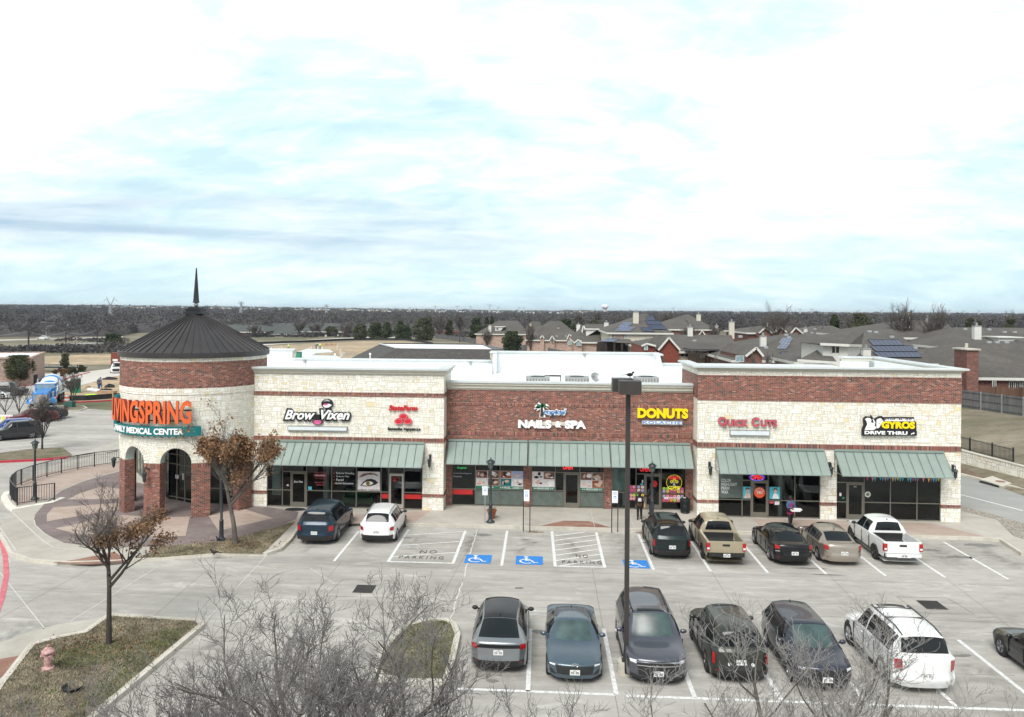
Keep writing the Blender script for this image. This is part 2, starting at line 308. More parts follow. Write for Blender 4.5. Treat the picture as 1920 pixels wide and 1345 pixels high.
mat('mixer_white', (.70, .75, .78), .4, var=.08)
mat('drum_orange', (.85, .13, .04), .5, var=.05)
mat('porta_green', (.02, .22, .12), .6, var=.1)
mat('box_green', (.02, .12, .10), .6, var=.1)
mat('hi_vis', (.55, .95, .05), .6, var=.05)
mat('plywood', (.50, .33, .20), .8, var=.2)
mat('silt_black', (.02, .02, .022), .8, var=.3)
mat('skin', (.10, .045, .028), .6, var=.1); mat('skin_light', (.45, .26, .18), .6, var=.1)
mat('hair_black', (.012, .010, .010), .6, var=.1)
mat('cloth_black', (.014, .014, .016), .85, var=.2); mat('denim', (.05, .12, .24), .85, var=.2, scale=12); mat('cloth_magenta', (.28, .012, .09), .85, var=.15)
mat('bag_tan', (.45, .26, .13), .6, var=.1); mat('cloth_grey', (.12, .12, .12), .85, var=.2)
mat('glass_grey_far', (.12, .15, .135), .3, var=.2)
mat('bird_black', (.01, .01, .012), .5, var=0.)
def mk_glass():
 m = bpy.data.materials.new('shop_glass'); m.use_nodes = True; t = m.node_tree; t.nodes.clear(); MATS['shop_glass'] = m
 tr = N(t, 'ShaderNodeBsdfTransparent'); tr.inputs[0].default_value = (.52, .58, .57, 1)
 gl = N(t, 'ShaderNodeBsdfGlossy'); gl.inputs['Roughness'].default_value = .02; gl.inputs[0].default_value = (.9, .95, .95, 1)
 fr = N(t, 'ShaderNodeFresnel'); fr.inputs[0].default_value = 1.5
 mx = N(t, 'ShaderNodeMixShader'); t.links.new(fr.outputs[0], mx.inputs[0]); t.links.new(tr.outputs[0], mx.inputs[1]); t.links.new(gl.outputs[0], mx.inputs[2])
 o = N(t, 'ShaderNodeOutputMaterial'); t.links.new(mx.outputs[0], o.inputs[0])
mk_glass()
# ------------------------------------------------------------------ mesh builder
class MB:
 def __init__(s, mats=None, M4=None):
  s.v = []; s.f = []; s.m = []; s.uv = {}; s.M = M4
 def add(s, vs, fs, m=0, uvs=None):
  o = len(s.v)
  if s.M is not None: vs = [s.M @ Vector(p) for p in vs]
  s.v += [tuple(p) for p in vs]
  for i, f in enumerate(fs):
   if uvs: s.uv[len(s.f)] = uvs[i]
   s.f.append(tuple(o + k for k in f)); s.m.append(m)
  return s
 def box(s, x0, x1, y0, y1, z0, z1, m=0):
  vs = [(x, y, z) for z in (z0, z1) for y in (y0, y1) for x in (x0, x1)]
  return s.add(vs, [(0, 2, 3, 1), (4, 5, 7, 6), (0, 1, 5, 4), (2, 6, 7, 3), (0, 4, 6, 2), (1, 3, 7, 5)], m)
 def bar(s, a, b, w_, h_, m=0):           # square bar from a to b
  a = Vector(a); b = Vector(b); d = b - a; L = d.length
  if L < 1e-6: return s
  q = d.to_track_quat('X', 'Z').to_matrix().to_4x4(); T = Matrix.Translation(a) @ q
  vs = [T @ Vector((x, y, z)) for z in (-h_ / 2, h_ / 2) for y in (-w_ / 2, w_ / 2) for x in (0, L)]
  return s.add(vs, [(0, 2, 3, 1), (4, 5, 7, 6), (0, 1, 5, 4), (2, 6, 7, 3), (0, 4, 6, 2), (1, 3, 7, 5)], m)
 def poly(s, pts, m=0):
  return s.add(pts, [tuple(range(len(pts)))], m)
 def prism(s, pts, z0, z1, m=0, mtop=None):      # pts 2d, extruded in z
  n = len(pts); a = sum(pts[i][0] * pts[(i + 1) % n][1] - pts[(i + 1) % n][0] * pts[i][1] for i in range(n))
  if a < 0: pts = pts[::-1]
  vs = [(p[0], p[1], z0) for p in pts] + [(p[0], p[1], z1) for p in pts]
  s.add(vs, [(i, (i + 1) % n, n + (i + 1) % n, n + i) for i in range(n)], m)
  s.add(vs[n:], [tuple(range(n))], m if mtop is None else mtop)
  return s
 def extr(s, pts, axis, a, b, m=0):       # 2d outline extruded along an axis: 'y': pts (x,z); 'x': pts (y,z)
  n = len(pts)
  f = (lambda p, c: (p[0], c, p[1])) if axis == 'y' else (lambda p, c: (c, p[0], p[1]))
  vs = [f(p, a) for p in pts] + [f(p, b) for p in pts]
  return s.add(vs, [(i, (i + 1) % n, n + (i + 1) % n, n + i) for i in range(n)] + [tuple(range(n))[::-1], tuple(range(n, 2 * n))], m)
 def lathe(s, c, prof, n=24, m=0, axis='z', a0=0., a1=2 * math.pi, sx=1., sy=1.):
  full = abs(a1 - a0 - 2 * math.pi) < 1e-6; k = n if full else n + 1; vs = []
  for r, z in prof:
   for i in range(k):
    a = a0 + (a1 - a0) * i / n; x, y = r * math.cos(a) * sx, r * math.sin(a) * sy
    p = {'z': (x, y, z), 'y': (x, z, y), 'x': (z, x, y)}[axis]
    vs.append((c[0] + p[0], c[1] + p[1], c[2] + p[2]))
  fs = []
  for j in range(len(prof) - 1):
   for i in range(n):
    i2 = (i + 1) % k; fs.append((j * k + i, j * k + i2, (j + 1) * k + i2, (j + 1) * k + i))
  return s.add(vs, fs, m)
 def cyl(s, p0, p1, r0, r1=None, n=10, m=0, cap=True):
  r1 = r0 if r1 is None else r1; a = Vector(p0); b = Vector(p1); d = (b - a)
  if d.length < 1e-7: return s
  q = d.to_track_quat('Z', 'Y'); X = q @ Vector((1, 0, 0)); Y = q @ Vector((0, 1, 0))
  vs = [a + (X * math.cos(t) + Y * math.sin(t)) * r0 for t in [2 * math.pi * i / n for i in range(n)]]
  vs += [b + (X * math.cos(t) + Y * math.sin(t)) * r1 for t in [2 * math.pi * i / n for i in range(n)]]
  fs = [(i, (i + 1) % n, n + (i + 1) % n, n + i) for i in range(n)]
  if cap: fs += [tuple(range(n))[::-1], tuple(range(n, 2 * n))]
  return s.add(vs, fs, m)
 def tube(s, pts, r, n=6, m=0):
  for i in range(len(pts) - 1): s.cyl(pts[i], pts[i + 1], r if not hasattr(r, '__len__') else r[i], r if not hasattr(r, '__len__') else r[i + 1], n, m, True)
  return s
 def ball(s, c, r, n=10, m=0, sz=(1, 1, 1)):
  prof = [(math.sin(math.pi * j / n) * r, -math.cos(math.pi * j / n) * r) for j in range(n + 1)]
  o = len(s.v); k = n + 2; vs = []; fs = []
  for rr, z in prof:
   for i in range(k):
    a = 2 * math.pi * i / k; vs.append((c[0] + rr * math.cos(a) * sz[0], c[1] + rr * math.sin(a) * sz[1], c[2] + z * sz[2]))
  for j in range(n):
   for i in range(k): fs.append((j * k + i, j * k + (i + 1) % k, (j + 1) * k + (i + 1) % k, (j + 1) * k + i))
  return s.add(vs, fs, m)
 def mesh(s, name, mats, smooth=None):
  me = bpy.data.meshes.new(name); me.from_pydata(s.v, [], s.f)
  for k in mats: me.materials.append(M(k) if isinstance(k, str) else k)
  if len(mats) > 1: me.polygons.foreach_set('material_index', s.m)
  ul = me.uv_layers.new(name='UVMap');
  nl = len(me.loops); vi = np.zeros(nl, int); me.loops.foreach_get('vertex_index', vi)
  co = np.array(s.v, float).reshape(-1, 3)[vi]
  nf = len(me.polygons); nrm = np.zeros(nf * 3); me.polygons.foreach_get('normal', nrm); nrm = np.abs(nrm.reshape(-1, 3))
  tot = np.zeros(nf, int); me.polygons.foreach_get('loop_total', tot); ln = np.repeat(nrm, tot, axis=0)
  up = ln[:, 2] > .75; sx = (~up) & (ln[:, 0] > ln[:, 1])
  u = np.where(sx, co[:, 1], co[:, 0]); vv = np.where(up, co[:, 1], co[:, 2])
  uv = np.stack([u, vv], 1)
  if s.uv:
   st = np.concatenate([[0], np.cumsum(tot)])
   for fi, q in s.uv.items(): uv[st[fi]:st[fi] + len(q)] = q
  ul.data.foreach_set('uv', uv.ravel())
  if smooth: me.shade_smooth(); me.set_sharp_from_angle(angle=R(smooth))
  me.update(); return me
 def build(s, name, mats, parent=None, smooth=None, world=True, label=None):
  if isinstance(mats, str): mats = [mats]
  o = bpy.data.objects.new(name, s.mesh(name, mats, smooth)); col.objects.link(o)
  if parent is not None:
   o.parent = parent
   if world: o.matrix_parent_inverse = wm(parent).inverted()
  if label: o['label'] = label
  return o
WM = {}
def wm(o):
 return WM.get(o.name, Matrix.Identity(4))
def tag(o, label=None, cat=None, group=None, kind=None):
 if label: o['label'] = label
 if cat: o['category'] = cat
 if group: o['group'] = group
 if kind: o['kind'] = kind
 return o
def thing(name, label, cat, loc=(0, 0, 0), rz=0., group=None):
 o = bpy.data.objects.new(name, None); col.objects.link(o); o.location = loc; o.rotation_euler = (0, 0, rz); o.empty_display_size = .3
 WM[o.name] = Matrix.Translation(loc) @ Matrix.Rotation(rz, 4, 'Z')
 return tag(o, label, cat, group)
def struct(mb, name, mats, smooth=None):
 return tag(mb.build(name, mats, smooth=smooth), kind='structure')
def dup(root, loc, rz, label, group=None, scale=None):
 r = root.copy(); col.objects.link(r); r.location = loc; r.rotation_euler = (0, 0, rz); r['label'] = label
 if scale: r.scale = scale
 if group: r['group'] = group
 WM[r.name] = Matrix.Translation(loc) @ Matrix.Rotation(rz, 4, 'Z')
 for ch in [o for o in KIDS.get(root.name, list(root.children))]:
  c = ch.copy(); col.objects.link(c); c.parent = r
  for g in list(ch.children):
   d = g.copy(); col.objects.link(d); d.parent = c
 return r
KIDS = {}
# lettering as real raised letters
def text_geo(s, bold=0., shear=0., spacing=1.):
 c = bpy.data.curves.new('lettering', 'FONT'); c.body = s; c.offset = bold; c.shear = shear; c.space_character = spacing; c.resolution_u = 3
 o = bpy.data.objects.new('lettering', c); col.objects.link(o); bpy.context.view_layer.update()
 me = o.to_mesh(); vs = np.array([v.co[:] for v in me.vertices]); fs = [tuple(p.vertices) for p in me.polygons]
 ec = {}
 for f in fs:
  for a, b in zip(f, f[1:] + f[:1]): ec[(a, b)] = 1
 edges = [(a, b) for (a, b) in ec if (b, a) not in ec]
 o.to_mesh_clear(); bpy.data.objects.remove(o); bpy.data.curves.remove(c)
 return vs, fs, edges
def lettering(mb, s, x0, x1, z0, z1, y, depth=.06, m=0, ms=None, bold=.0, shear=0., spacing=1., fn=None):
 vs, fs, ed = text_geo(s, bold, shear, spacing)
 lo = vs.min(0); hi = vs.max(0)
 X = x0 + (vs[:, 0] - lo[0]) / (hi[0] - lo[0]) * (x1 - x0); Z = z0 + (vs[:, 1] - lo[1]) / (hi[1] - lo[1]) * (z1 - z0)
 fn = fn or (lambda a, b, d: (a, y + d, b))
 n = len(vs); V = [fn(a, b, -depth) for a, b in zip(X, Z)] + [fn(a, b, 0.) for a, b in zip(X, Z)]
 mb.add(V, fs, m)
 if depth > 0: mb.add(V, [(b, a, n + a, n + b) for a, b in ed], m if ms is None else ms)
 return mb
rng = random.Random(7)
#%%PART2
# ------------------------------------------------------------------ ground and paving
def hill(x, y):
 z = -.03
 # residential rise on the right
 d = (x - 33 - max(0, (y - 60)) * .02); t = min(1, max(0, (d) / 9.)) * min(1, max(0, (y - 45) / 12.))
 z += 2.35 * t * t * (3 - 2 * t) if x > 33 else 0
 # behind the shops, the houses stand on a low swell
 t = min(1, max(0, (x + 12 - (y - 120) * .05) / 24.)) * min(1, max(0, (y - 95) / 50.)) * (1 - min(1, max(0, (y - 260) / 200.)))
 if x <= 33: z += 2.2 * t
 else: z = max(z, 2.2 * t - .03)
 # far rise on the left
 r = math.hypot(x, y)
 if r > 700: z += 9 * min(1, (r - 700) / 1800.) * min(1, max(0, (-x / r - .02) / .45))
 return z
def ground():
 xs = [-9000, -6000, -4000, -2500, -1600, -1000, -700, -500, -380, -300] + list(range(-260, -60, 20)) + list(range(-60, 100, 4)) + list(range(100, 300, 20)) + [300, 400, 550, 800, 1200, 1800, 3000, 5000, 9000]
 ys = [-200, -60, 0] + list(range(20, 300, 6)) + [300, 340, 400, 500, 650, 800, 1000, 1300, 1700, 2200, 3000, 4500, 7000, 12000]
 mb = MB(); vs = [(x, y, hill(x, y)) for y in ys for x in xs]; k = len(xs)
 mb.add(vs, [(j * k + i, j * k + i + 1, (j + 1) * k + i + 1, (j + 1) * k + i) for j in range(len(ys) - 1) for i in range(k - 1)])
 struct(mb, 'ground', 'field_grass', smooth=60)
ground()
def gp(l, z=0.): return [G(u, v, z) for u, v in l]
def sheet(name, pts, z, m, zf=None):
 mb = MB(); mb.prism(list(pts), z - .02, z); return struct(mb, name, m)
# parking lot: one concrete sheet
lot = [(-120, -40), (60, -40), (40, 30), (34.9, 58), (33.6, 67), (33, 80), (-12, 80), (-33, 76), (-35.5, 81)] + gp([(215, 770), (112, 764), (104, 752), (150, 726), (222, 700), (222, 690), (100, 712), (-40, 736)]) + [(-150, 110)]
sheet('parking_lot', lot, .0, 'lot_concrete')
W_ = .004
def stripe(mb, a, b, w_, z=W_ * 2, m=0):
 a = Vector((a[0], a[1], 0)); b = Vector((b[0], b[1], 0)); d = (b - a).normalized(); n = Vector((-d.y, d.x, 0)) * w_ / 2
 mb.add([(p.x, p.y, z) for p in (a - n, b - n, b + n, a + n)], [(0, 1, 2, 3)], m)
# slab joints
jd = MB()
for a, b in [((-30, 37.9), (24, 37.2)), ((-3.4, 44.4), (-4.4, 31)), ((2.45, 38), (2.3, 5)), ((8.0, 38), (8.0, 31)), ((13.4, 38), (13.1, 31)), ((18.6, 38), (18.2, 31)),
             ((-30, 33.2), (40, 32.6)), ((-40, 27.9), (-3.3, 27.9)), ((2.4, 27.9), (16, 28)), ((-9.6, 38), (-9.9, 12)), ((-15.5, 36), (-15.2, 30)), ((-21, 36), (-21.5, 12)), ((-3, 22.5), (40, 22.5)), ((-10, 18), (40, 18)), ((7.6, 26), (7.6, 5)), ((-24, 32), (-24.5, 12)), ((24, 38), (24, 5)), ((13, 26), (13, 5)), ((18.5, 26), (18.5, 5))]:
 stripe(jd, a, b, .018, W_)
for l in [[(15.3, 35.4), (17.4, 35.4), (17.6, 33.6), (15.4, 33.6), (15.3, 35.4)], [(-8.9, 35.6), (-6.5, 35.6), (-6.5, 33.5), (-9.1, 33.5), (-8.9, 35.6)]]:
 for a, b in zip(l, l[1:]): stripe(jd, a, b, .03, W_)
struct(jd, 'pavement_joints', 'joint_dark')
jl = MB()
pts = [(-3.5 + rng.uniform(-.04, .04), 44.3 - i * .45) for i in range(31)]
for a, b in zip(pts, pts[1:]):
 if rng.random() < .9: stripe(jl, a, b, rng.uniform(.03, .07), W_ * 1.5)
for a, b in [((-13.5, 38.7), (-13.0, 30.2)), ((-18, 36.6), (-18.2, 30)), ((-25, 35.5), (-18.5, 29)), ((-10.8, 37), (-9.1, 35)), ((-28.8, 41), (-25.2, 36.6))]: stripe(jl, a, b, .035, W_ * 1.5)
struct(jl, 'joint_sealant', 'joint_light')
# asphalt coloured patches and oil stains
st = MB()
def blob(mb, c, rx, ry, z, n=22, rot=0, seed=0):
 r_ = random.Random(seed); pts = []
 for i in range(n):
  a = 2 * math.pi * i / n; k = 1 + r_.uniform(-.28, .22); x, y = rx * k * math.cos(a), ry * k * math.sin(a)
  pts.append((c[0] + x * math.cos(rot) - y * math.sin(rot), c[1] + x * math.sin(rot) + y * math.cos(rot), z))
 mb.poly(pts)
for i, (u, v, rx, ry) in enumerate([(905, 1003, .5, .25), (985, 1012, .25, .12), (1003, 1018, .2, .1), (1520, 1066, .8, .12), (1552, 1078, .9, .08), (973, 1103, .2, .12), (984, 1141, .25, .1), (1835, 1022, .9, .3), (1800, 1045, .7, .25), (1745, 1032, .5, .2),
         (1215, 1018, .3, .15), (765, 1009, .3, .1), (1012, 1185, .3, .2), (1795, 1230, .3, .1), (1810, 1229, .2, .1), (923, 1277, .2, .12)]):
 blob(st, G(u, v), rx, ry, W_ * 1.2 + i * .0004, seed=i)
struct(st, 'oil_stains', 'oil_stain')
# painted lines
ln = MB()
YT, YB = 44.15, 38.15
for x, yt in [(-9.97, 43.4), (-1.85, 44.2), (5.33, 44.1), (7.98, 44.1), (10.62, 44.1), (13.3, 44.1), (15.99, 44.1), (18.66, 44.1), (21.46, 44.1)]: stripe(ln, (x, yt), (x, YB), .14)
def hatch(x0, x1, xt0, xt1, y0, y1, n, drop, ws=.13):
 stripe(ln, (x0, y0), (xt0, y1), .15); stripe(ln, (x1, y0), (xt1, y1), .15); stripe(ln, (x0 - .07, y0), (x1 + .07, y0), .14, W_ * 2.4)
 for i in range(n):
  y = y0 + (y1 - y0) * (i + .65) / n; a = (x0 + .07, y - drop / 2); b = (x1 - .07, y + drop / 2)
  if a[1] < y0 + .05:
   t = (y0 + .05 - a[1]) / (b[1] - a[1]); a = (a[0] + (b[0] - a[0]) * t, y0 + .05)
  if b[1] > y1:
   t = (y1 - a[1]) / (b[1] - a[1]); b = (a[0] + (b[0] - a[0]) * t, y1)
  stripe(ln, a, b, ws, W_ * 2.8)
hatch(-7.35, -4.2, -7.3, -4.15, 38.3, 44.0, 3, .95, .10)
hatch(.70, 3.05, .62, 3.05, 38.3, 44.3, 7, 1.2, .12)
YF = 25.62
stripe(ln, (-3.0, YF + .02), (2.4, YF), .15); stripe(ln, (2.75, YF - .05), (40, YF - .05), .15)
for x, yt in [(-.37, 30.7), (2.44, 30.9), (4.9, 30.9), (7.6, 30.9), (10.2, 30.9), (12.9, 30.9), (15.6, 30.9), (18.2, 30.9)]: stripe(ln, (x, yt), (x, YF), .15)
for a, b in [((1802, 928), (1918, 958))]: stripe(ln, G(*a), G(*b), .16);
stripe(ln, G(1802, 928), (G(1802, 928)[0] - 2.5, G(1802, 928)[1] + 15), .16)
for (a, b) in [((0, 845.6), (122, 836)), ((0, 839), (107, 831)), ((0, 833), (100, 826)), ((80, 822), (100, 820)), ((85, 816), (93, 815)), ((108, 799), (240, 797)), ((100, 793), (120, 792)), ((105, 788), (128, 787)), ((120, 783), (138, 782)), ((122, 778), (146, 777)), ((186, 840), (199, 846))]:
 stripe(ln, G(*a), G(*b), .13)
struct(ln, 'parking_lines', 'line_paint')
# NO PARKING stencils and accessible bay symbols
fl = lambda z: (lambda a, b, d: (a, b, z))
sm = MB()
def stencil(mb, s, x0, x1, y0, y1, z=W_ * 4, **k): lettering(mb, s, x0, x1, y0, y1, 0, 0, fn=fl(z), **k)
stencil(sm, 'NO', -6.05, -5.2, 39.75, 40.25, spacing=1.3); stencil(sm, 'PARKING', -6.95, -4.75, 38.85, 39.3, spacing=1.5)
stencil(sm, 'NO', 1.75, 2.35, 39.7, 40.2, spacing=1.3); stencil(sm, 'PARKING', 1.05, 2.95, 38.75, 39.2, spacing=1.5)
struct(sm, 'no_parking_stencils', 'stencil_grey')
bb = MB(); bw = MB()
for x0, x1 in [(-3.68, -2.4), (-1.2, .12), (4.0, 5.2)]:
 y0, y1 = 38.4, 39.75
 if x0 > 3: y0, y1 = 38.3, 39.55
 bb.add([(x0, y0, W_ * 2), (x1, y0, W_ * 2), (x1, y1, W_ * 2), (x0, y1, W_ * 2)], [(0, 1, 2, 3)])
 cx, cy = (x0 + x1) / 2 - .08, (y0 + y1) / 2; z = W_ * 3
 for i in range(20):                                     # wheel
  a0 = R(60 + 15 * i); a1 = R(60 + 15 * (i + 1))
  if i in (17, 18, 19): continue
  p = lambda r, a: (cx - .05 + r * math.cos(a), cy - .16 + r * math.sin(a), z)
  bw.add([p(.27, a0), p(.36, a0), p(.36, a1), p(.27, a1)], [(0, 1, 2, 3)])
 bw.add([(cx + x, cy + y, z + .001) for x, y in [(-.13, .38), (-.02, .38), (-.02, .13), (.14, .13), (.14, .06), (-.02, .06), (-.02, 0), (.2, 0), (.34, -.32), (.50, -.30), (.50, -.38), (.30, -.42), (.14, -.09), (-.13, -.09)]], [tuple(range(14))])
 bw.add([(cx - .09 + .12 * math.cos(a), cy + .5 + .09 * math.sin(a), z + .002) for a in [2 * math.pi * i / 12 for i in range(12)]], [tuple(range(12))])
struct(bb, 'accessible_bay_paint', 'blue_paint'); struct(bw, 'accessible_bay_symbols', 'line_paint')
# raised walks: sidewalk slab with a kerb along its edge
def ribbon(mb, path, w_, z0, z1, closed=False, m=0):
 P_ = [Vector((p[0], p[1])) for p in path]; n = len(P_); L_ = []; R_ = []
 for i in range(n):
  a = P_[i - 1] if (i or closed) else None; c = P_[(i + 1) % n] if (i < n - 1 or closed) else None
  d0 = (P_[i] - a).normalized() if a is not None else (c - P_[i]).normalized(); d1 = (c - P_[i]).normalized() if c is not None else d0
  n0 = Vector((-d0.y, d0.x)); n1 = Vector((-d1.y, d1.x)); nn_ = (n0 + n1) / max(.35, 1 + n0.dot(n1)) * w_ / 2
  L_.append(P_[i] + nn_); R_.append(P_[i] - nn_)
 vs = [(*q, z) for i in range(n) for q, z in ((R_[i], z0), (R_[i], z1), (L_[i], z1), (L_[i], z0))]
 fs = []
 for i in range(n if closed else n - 1):
  a, c = 4 * i, 4 * ((i + 1) % n); fs += [(a + k, c + k, c + k + 1, a + k + 1) for k in range(3)]
 if not closed: fs += [(0, 1, 2, 3), (4 * n - 1, 4 * n - 2, 4 * n - 3, 4 * n - 4)]
 mb.add(vs, fs, m)
def raised(name, pts, m, z=.15, kerb=None, kw=.16, km='kerb_concrete', inset=True):
 mb = MB(); mb.prism(pts, -.02, z); struct(mb, name, m)
 if kerb:
  k = MB()
  ribbon(k, kerb, kw, -.02, z + .012)
  struct(k, 'kerb', km, smooth=40)
# front walk + corner apron in one outline
curbL = gp([(0, 1004), (20, 1042), (60, 1055), (130, 1060), (215, 1057), (300, 1051), (400, 1043), (500, 1042), (525, 1034), (545, 1015), (562, 988)])
curbR = [(21.5, 44.65), (23.9, 44.6)] + gp([(1876, 1016), (1918, 1043)])
front = curbL + [(-12.5, 44.72)] + curbR + [(27.5, 40.5), (27.5, 46)] + gp([(1803, 958)]) + [(25.2, 56), (24.3, 70), (-38, 70), (-38, 62)] + gp([(222, 853), (174, 858), (70, 884), (5, 930), (6, 945), (24, 962)]) + gp([(0, 990)])
raised('front_walk', front, 'walk_concrete', kerb=[curbL[i] for i in range(len(curbL))] + [(-12.5, 44.72)] + curbR)
# plaza paving
Tc = Vector((-21.63, 48.85)); TR = 4.3
ring_o = gp([(64, 975), (66, 985), (82, 1000), (120, 1018), (200, 1028), (300, 1025), (400, 1018), (470, 1003), (553, 981), (560, 960), (470, 946), (230, 900), (225, 884), (190, 893), (150, 905), (115, 921), (85, 943), (66, 965)], .15)
sheet('plaza_ring', ring_o, .156, 'plaza_maroon')
def wedge(name, l, z=.162): sheet(name, gp(l, .15), z, 'plaza_tan')
wedge('plaza_panel', [(88, 978), (88, 965), (100, 952), (230, 943), (224, 955)])
wedge('plaza_panel', [(127, 937), (150, 925), (190, 913), (226, 917), (225, 936)])
wedge('plaza_panel', [(104, 991), (230, 966), (270, 969), (180, 1001), (150, 1003)])
wedge('plaza_panel', [(270, 985), (300, 971), (356, 969), (348, 1005), (250, 1008), (215, 1006)])
wedge('plaza_panel', [(390, 966), (440, 956), (458, 955), (512, 972), (410, 996)])
wedge('plaza_panel', [(560, 972), (620, 960), (705, 966), (812, 957), (780, 981), (565, 983), (528, 985)], .160)
upper = gp([(30, 947), (22, 930), (25, 912), (50, 898), (90, 886), (145, 876), (222, 866), (225, 882), (190, 891), (150, 903), (112, 920), (84, 941), (80, 938)], .15)
sheet('upper_plaza', upper, .158, 'plaza_tan')
sheet('kerb_ramp_panel', gp([(100, 1055), (140, 1050), (215, 1035), (240, 1052), (170, 1058)], .15), .158, 'ramp_brick_red')
sheet('kerb_ramp_panel', [(-.05, 44.78), (1.3, 46.05), (2.75, 46.05), (3.95, 44.78)], .157, 'ramp_brick_red')
sheet('crosswalk_panel', [(12.3, 44.8), (12.3, 47.5), (22.3, 47.3), (24.0, 44.8)], .157, 'plaza_tan')
sheet('crosswalk_panel', [(8.6, 44.8), (8.6, 46.3), (12.2, 46.6), (12.2, 44.8)], .1565, 'walk_concrete')
wl = MB()
for l in ([(24, 962), (62, 998), (82, 1016), (100, 1027), (130, 1033)], [(0, 990), (30, 1033)]):
 p = gp(l, .15)
 for a, b in zip(p, p[1:]): stripe(wl, a, b, .06, .166)
for l in ([(64, 976), (66, 985), (82, 1000), (98, 1010)], [(812, 957), (780, 981)], [(1160, 998), (1157, 1002)]):
 p = gp(l, .15)
 for a, b in zip(p, p[1:]): stripe(wl, a, b, .05, .168)
for x in [-11, -8.4, -3.2, 3.0, 5.2, 8.0]: stripe(wl, (x, 44.9), (x, 47.6 if x < -5 else 49), .025, .1605)
struct(wl, 'walk_joints', 'joint_light')
# planting beds
def island(pts, m, z=.12, name='grass_bed', kerb=True, kw=.22):
 mb = MB(); mb.prism(pts, -.02, z); struct(mb, name, m)
 if kerb:
  k = MB(); ribbon(k, pts, kw, -.02, z + .03, True)
  struct(k, 'kerb', 'kerb_concrete', smooth=40)
GB = [gp([(255, 1047), (278, 1040), (300, 1026), (400, 1019), (470, 1003), (553, 979), (520, 1012), (492, 1038), (400, 1038), (300, 1046)], .15)]
sheet('grass_bed', GB[0], .17, 'dry_grass')
a_ = gp([(370, 1169), (378, 1177), (185, 1340), (120, 1400), (-80, 1420), (0, 1292), (40, 1240), (60, 1215), (105, 1202), (160, 1191), (205, 1159)], 0)
island(a_, 'green_grass'); BED1 = a_
s_ = gp([(-60, 1250), (0, 1212), (60, 1190), (110, 1177), (200, 1163), (165, 1191), (105, 1201), (60, 1215), (38, 1240), (0, 1292), (-80, 1400)])
raised('corner_walk', s_, 'walk_concrete', .13)
sheet('kerb_ramp_panel', gp([(-20, 1240), (40, 1229), (15, 1262), (0, 1272), (-20, 1275)], .13), .137, 'ramp_brick_red')
m_ = gp([(850, 1175), (835, 1168), (800, 1168), (765, 1178), (738, 1200), (716, 1230), (706, 1258), (716, 1275), (760, 1283), (835, 1284), (846, 1250), (858, 1195)])
island(m_, 'green_grass'); BED2 = m_
u_ = gp([(-60, 856), (0, 852), (60, 844), (118, 842), (137, 857), (85, 862), (0, 868), (-60, 872)])
island(u_, 'green_grass', kerb=False)
island(gp([(60, 765), (110, 763), (155, 763), (163, 767), (150, 771), (110, 773), (60, 775)]), 'green_grass', kerb=True, kw=.15)
rk = MB()
def kerbline(mb, l, w_, h, z0=-.02, gz=0.):
 p = gp(l, gz)
 ribbon(mb, p, w_, z0, h)
kerbline(rk, [(-60, 872), (0, 868), (60, 865), (90, 863), (140, 859), (174, 854)], .25, .15)
kerbline(rk, [(200, 853), (222, 849)], .25, .15)
kerbline(rk, [(106, 744), (110, 750), (120, 754), (150, 755), (208, 752), (225, 752)], .2, .13)
kerbline(rk, [(108, 717), (130, 709), (168, 699)], .3, .13)
kerbline(rk, [(0, 729), (62, 722)], .3, .13)
struct(rk, 'red_kerb', 'red_kerb_paint')
pk = MB(); kerbline(pk, [(-6, 990), (2, 1010), (10, 1045), (12, 1080), (4, 1120), (-10, 1160)], .22, .012)
struct(pk, 'fire_lane_line', 'pink_kerb_paint')
fz = MB()
q0 = Vector(G(100, 863)); q1 = Vector(G(145, 858)); dd = (q1 - q0).normalized(); nn = Vector((dd.y, -dd.x))
lettering(fz, 'FIRE LANE', 0, (q1 - q0).length, .015, .13, 0, 0, fn=lambda a, b, d: (q0.x + dd.x * a + nn.x * .14, q0.y + dd.y * a + nn.y * .14, b), spacing=1.2)
struct(fz, 'fire_lane_lettering', 'line_paint')
kr = MB(); kerbline(kr, [(174, 856), (200, 854)], .5, .10); struct(kr, 'kerb', 'kerb_concrete')
# drive-through lane and verge on the right
lane = gp([(1803, 892), (1918, 920), (1990, 938)]) + [(40, 40), (27.5, 40)] + gp([(1918, 1000), (1870, 975), (1803, 949)]) + [(25.4, 62), (25, 78), (32.4, 78)]
sheet('drive_lane', lane, .005, 'grey_road')
rr = gp([(1803, 949), (1850, 962), (1918, 981), (1930, 985)], .15) + gp([(1930, 1015), (1900, 1005), (1870, 975), (1803, 958)], .15)
sheet('river_rock_strip', rr, .168, 'river_rock')
kv = MB(); kerbline(kv, [(1760, 882), (1803, 892), (1918, 920), (1960, 930)], .3, .15); struct(kv, 'kerb', 'kerb_concrete')
mu = gp([(1760, 880), (1803, 890), (1918, 917), (1990, 935)]) + [(42, 46), (35.5, 55), (34.6, 60.2), (33.9, 66.5), (33.0, 78), (31.6, 78)]
sheet('mulch_bed', mu, .11, 'mulch')
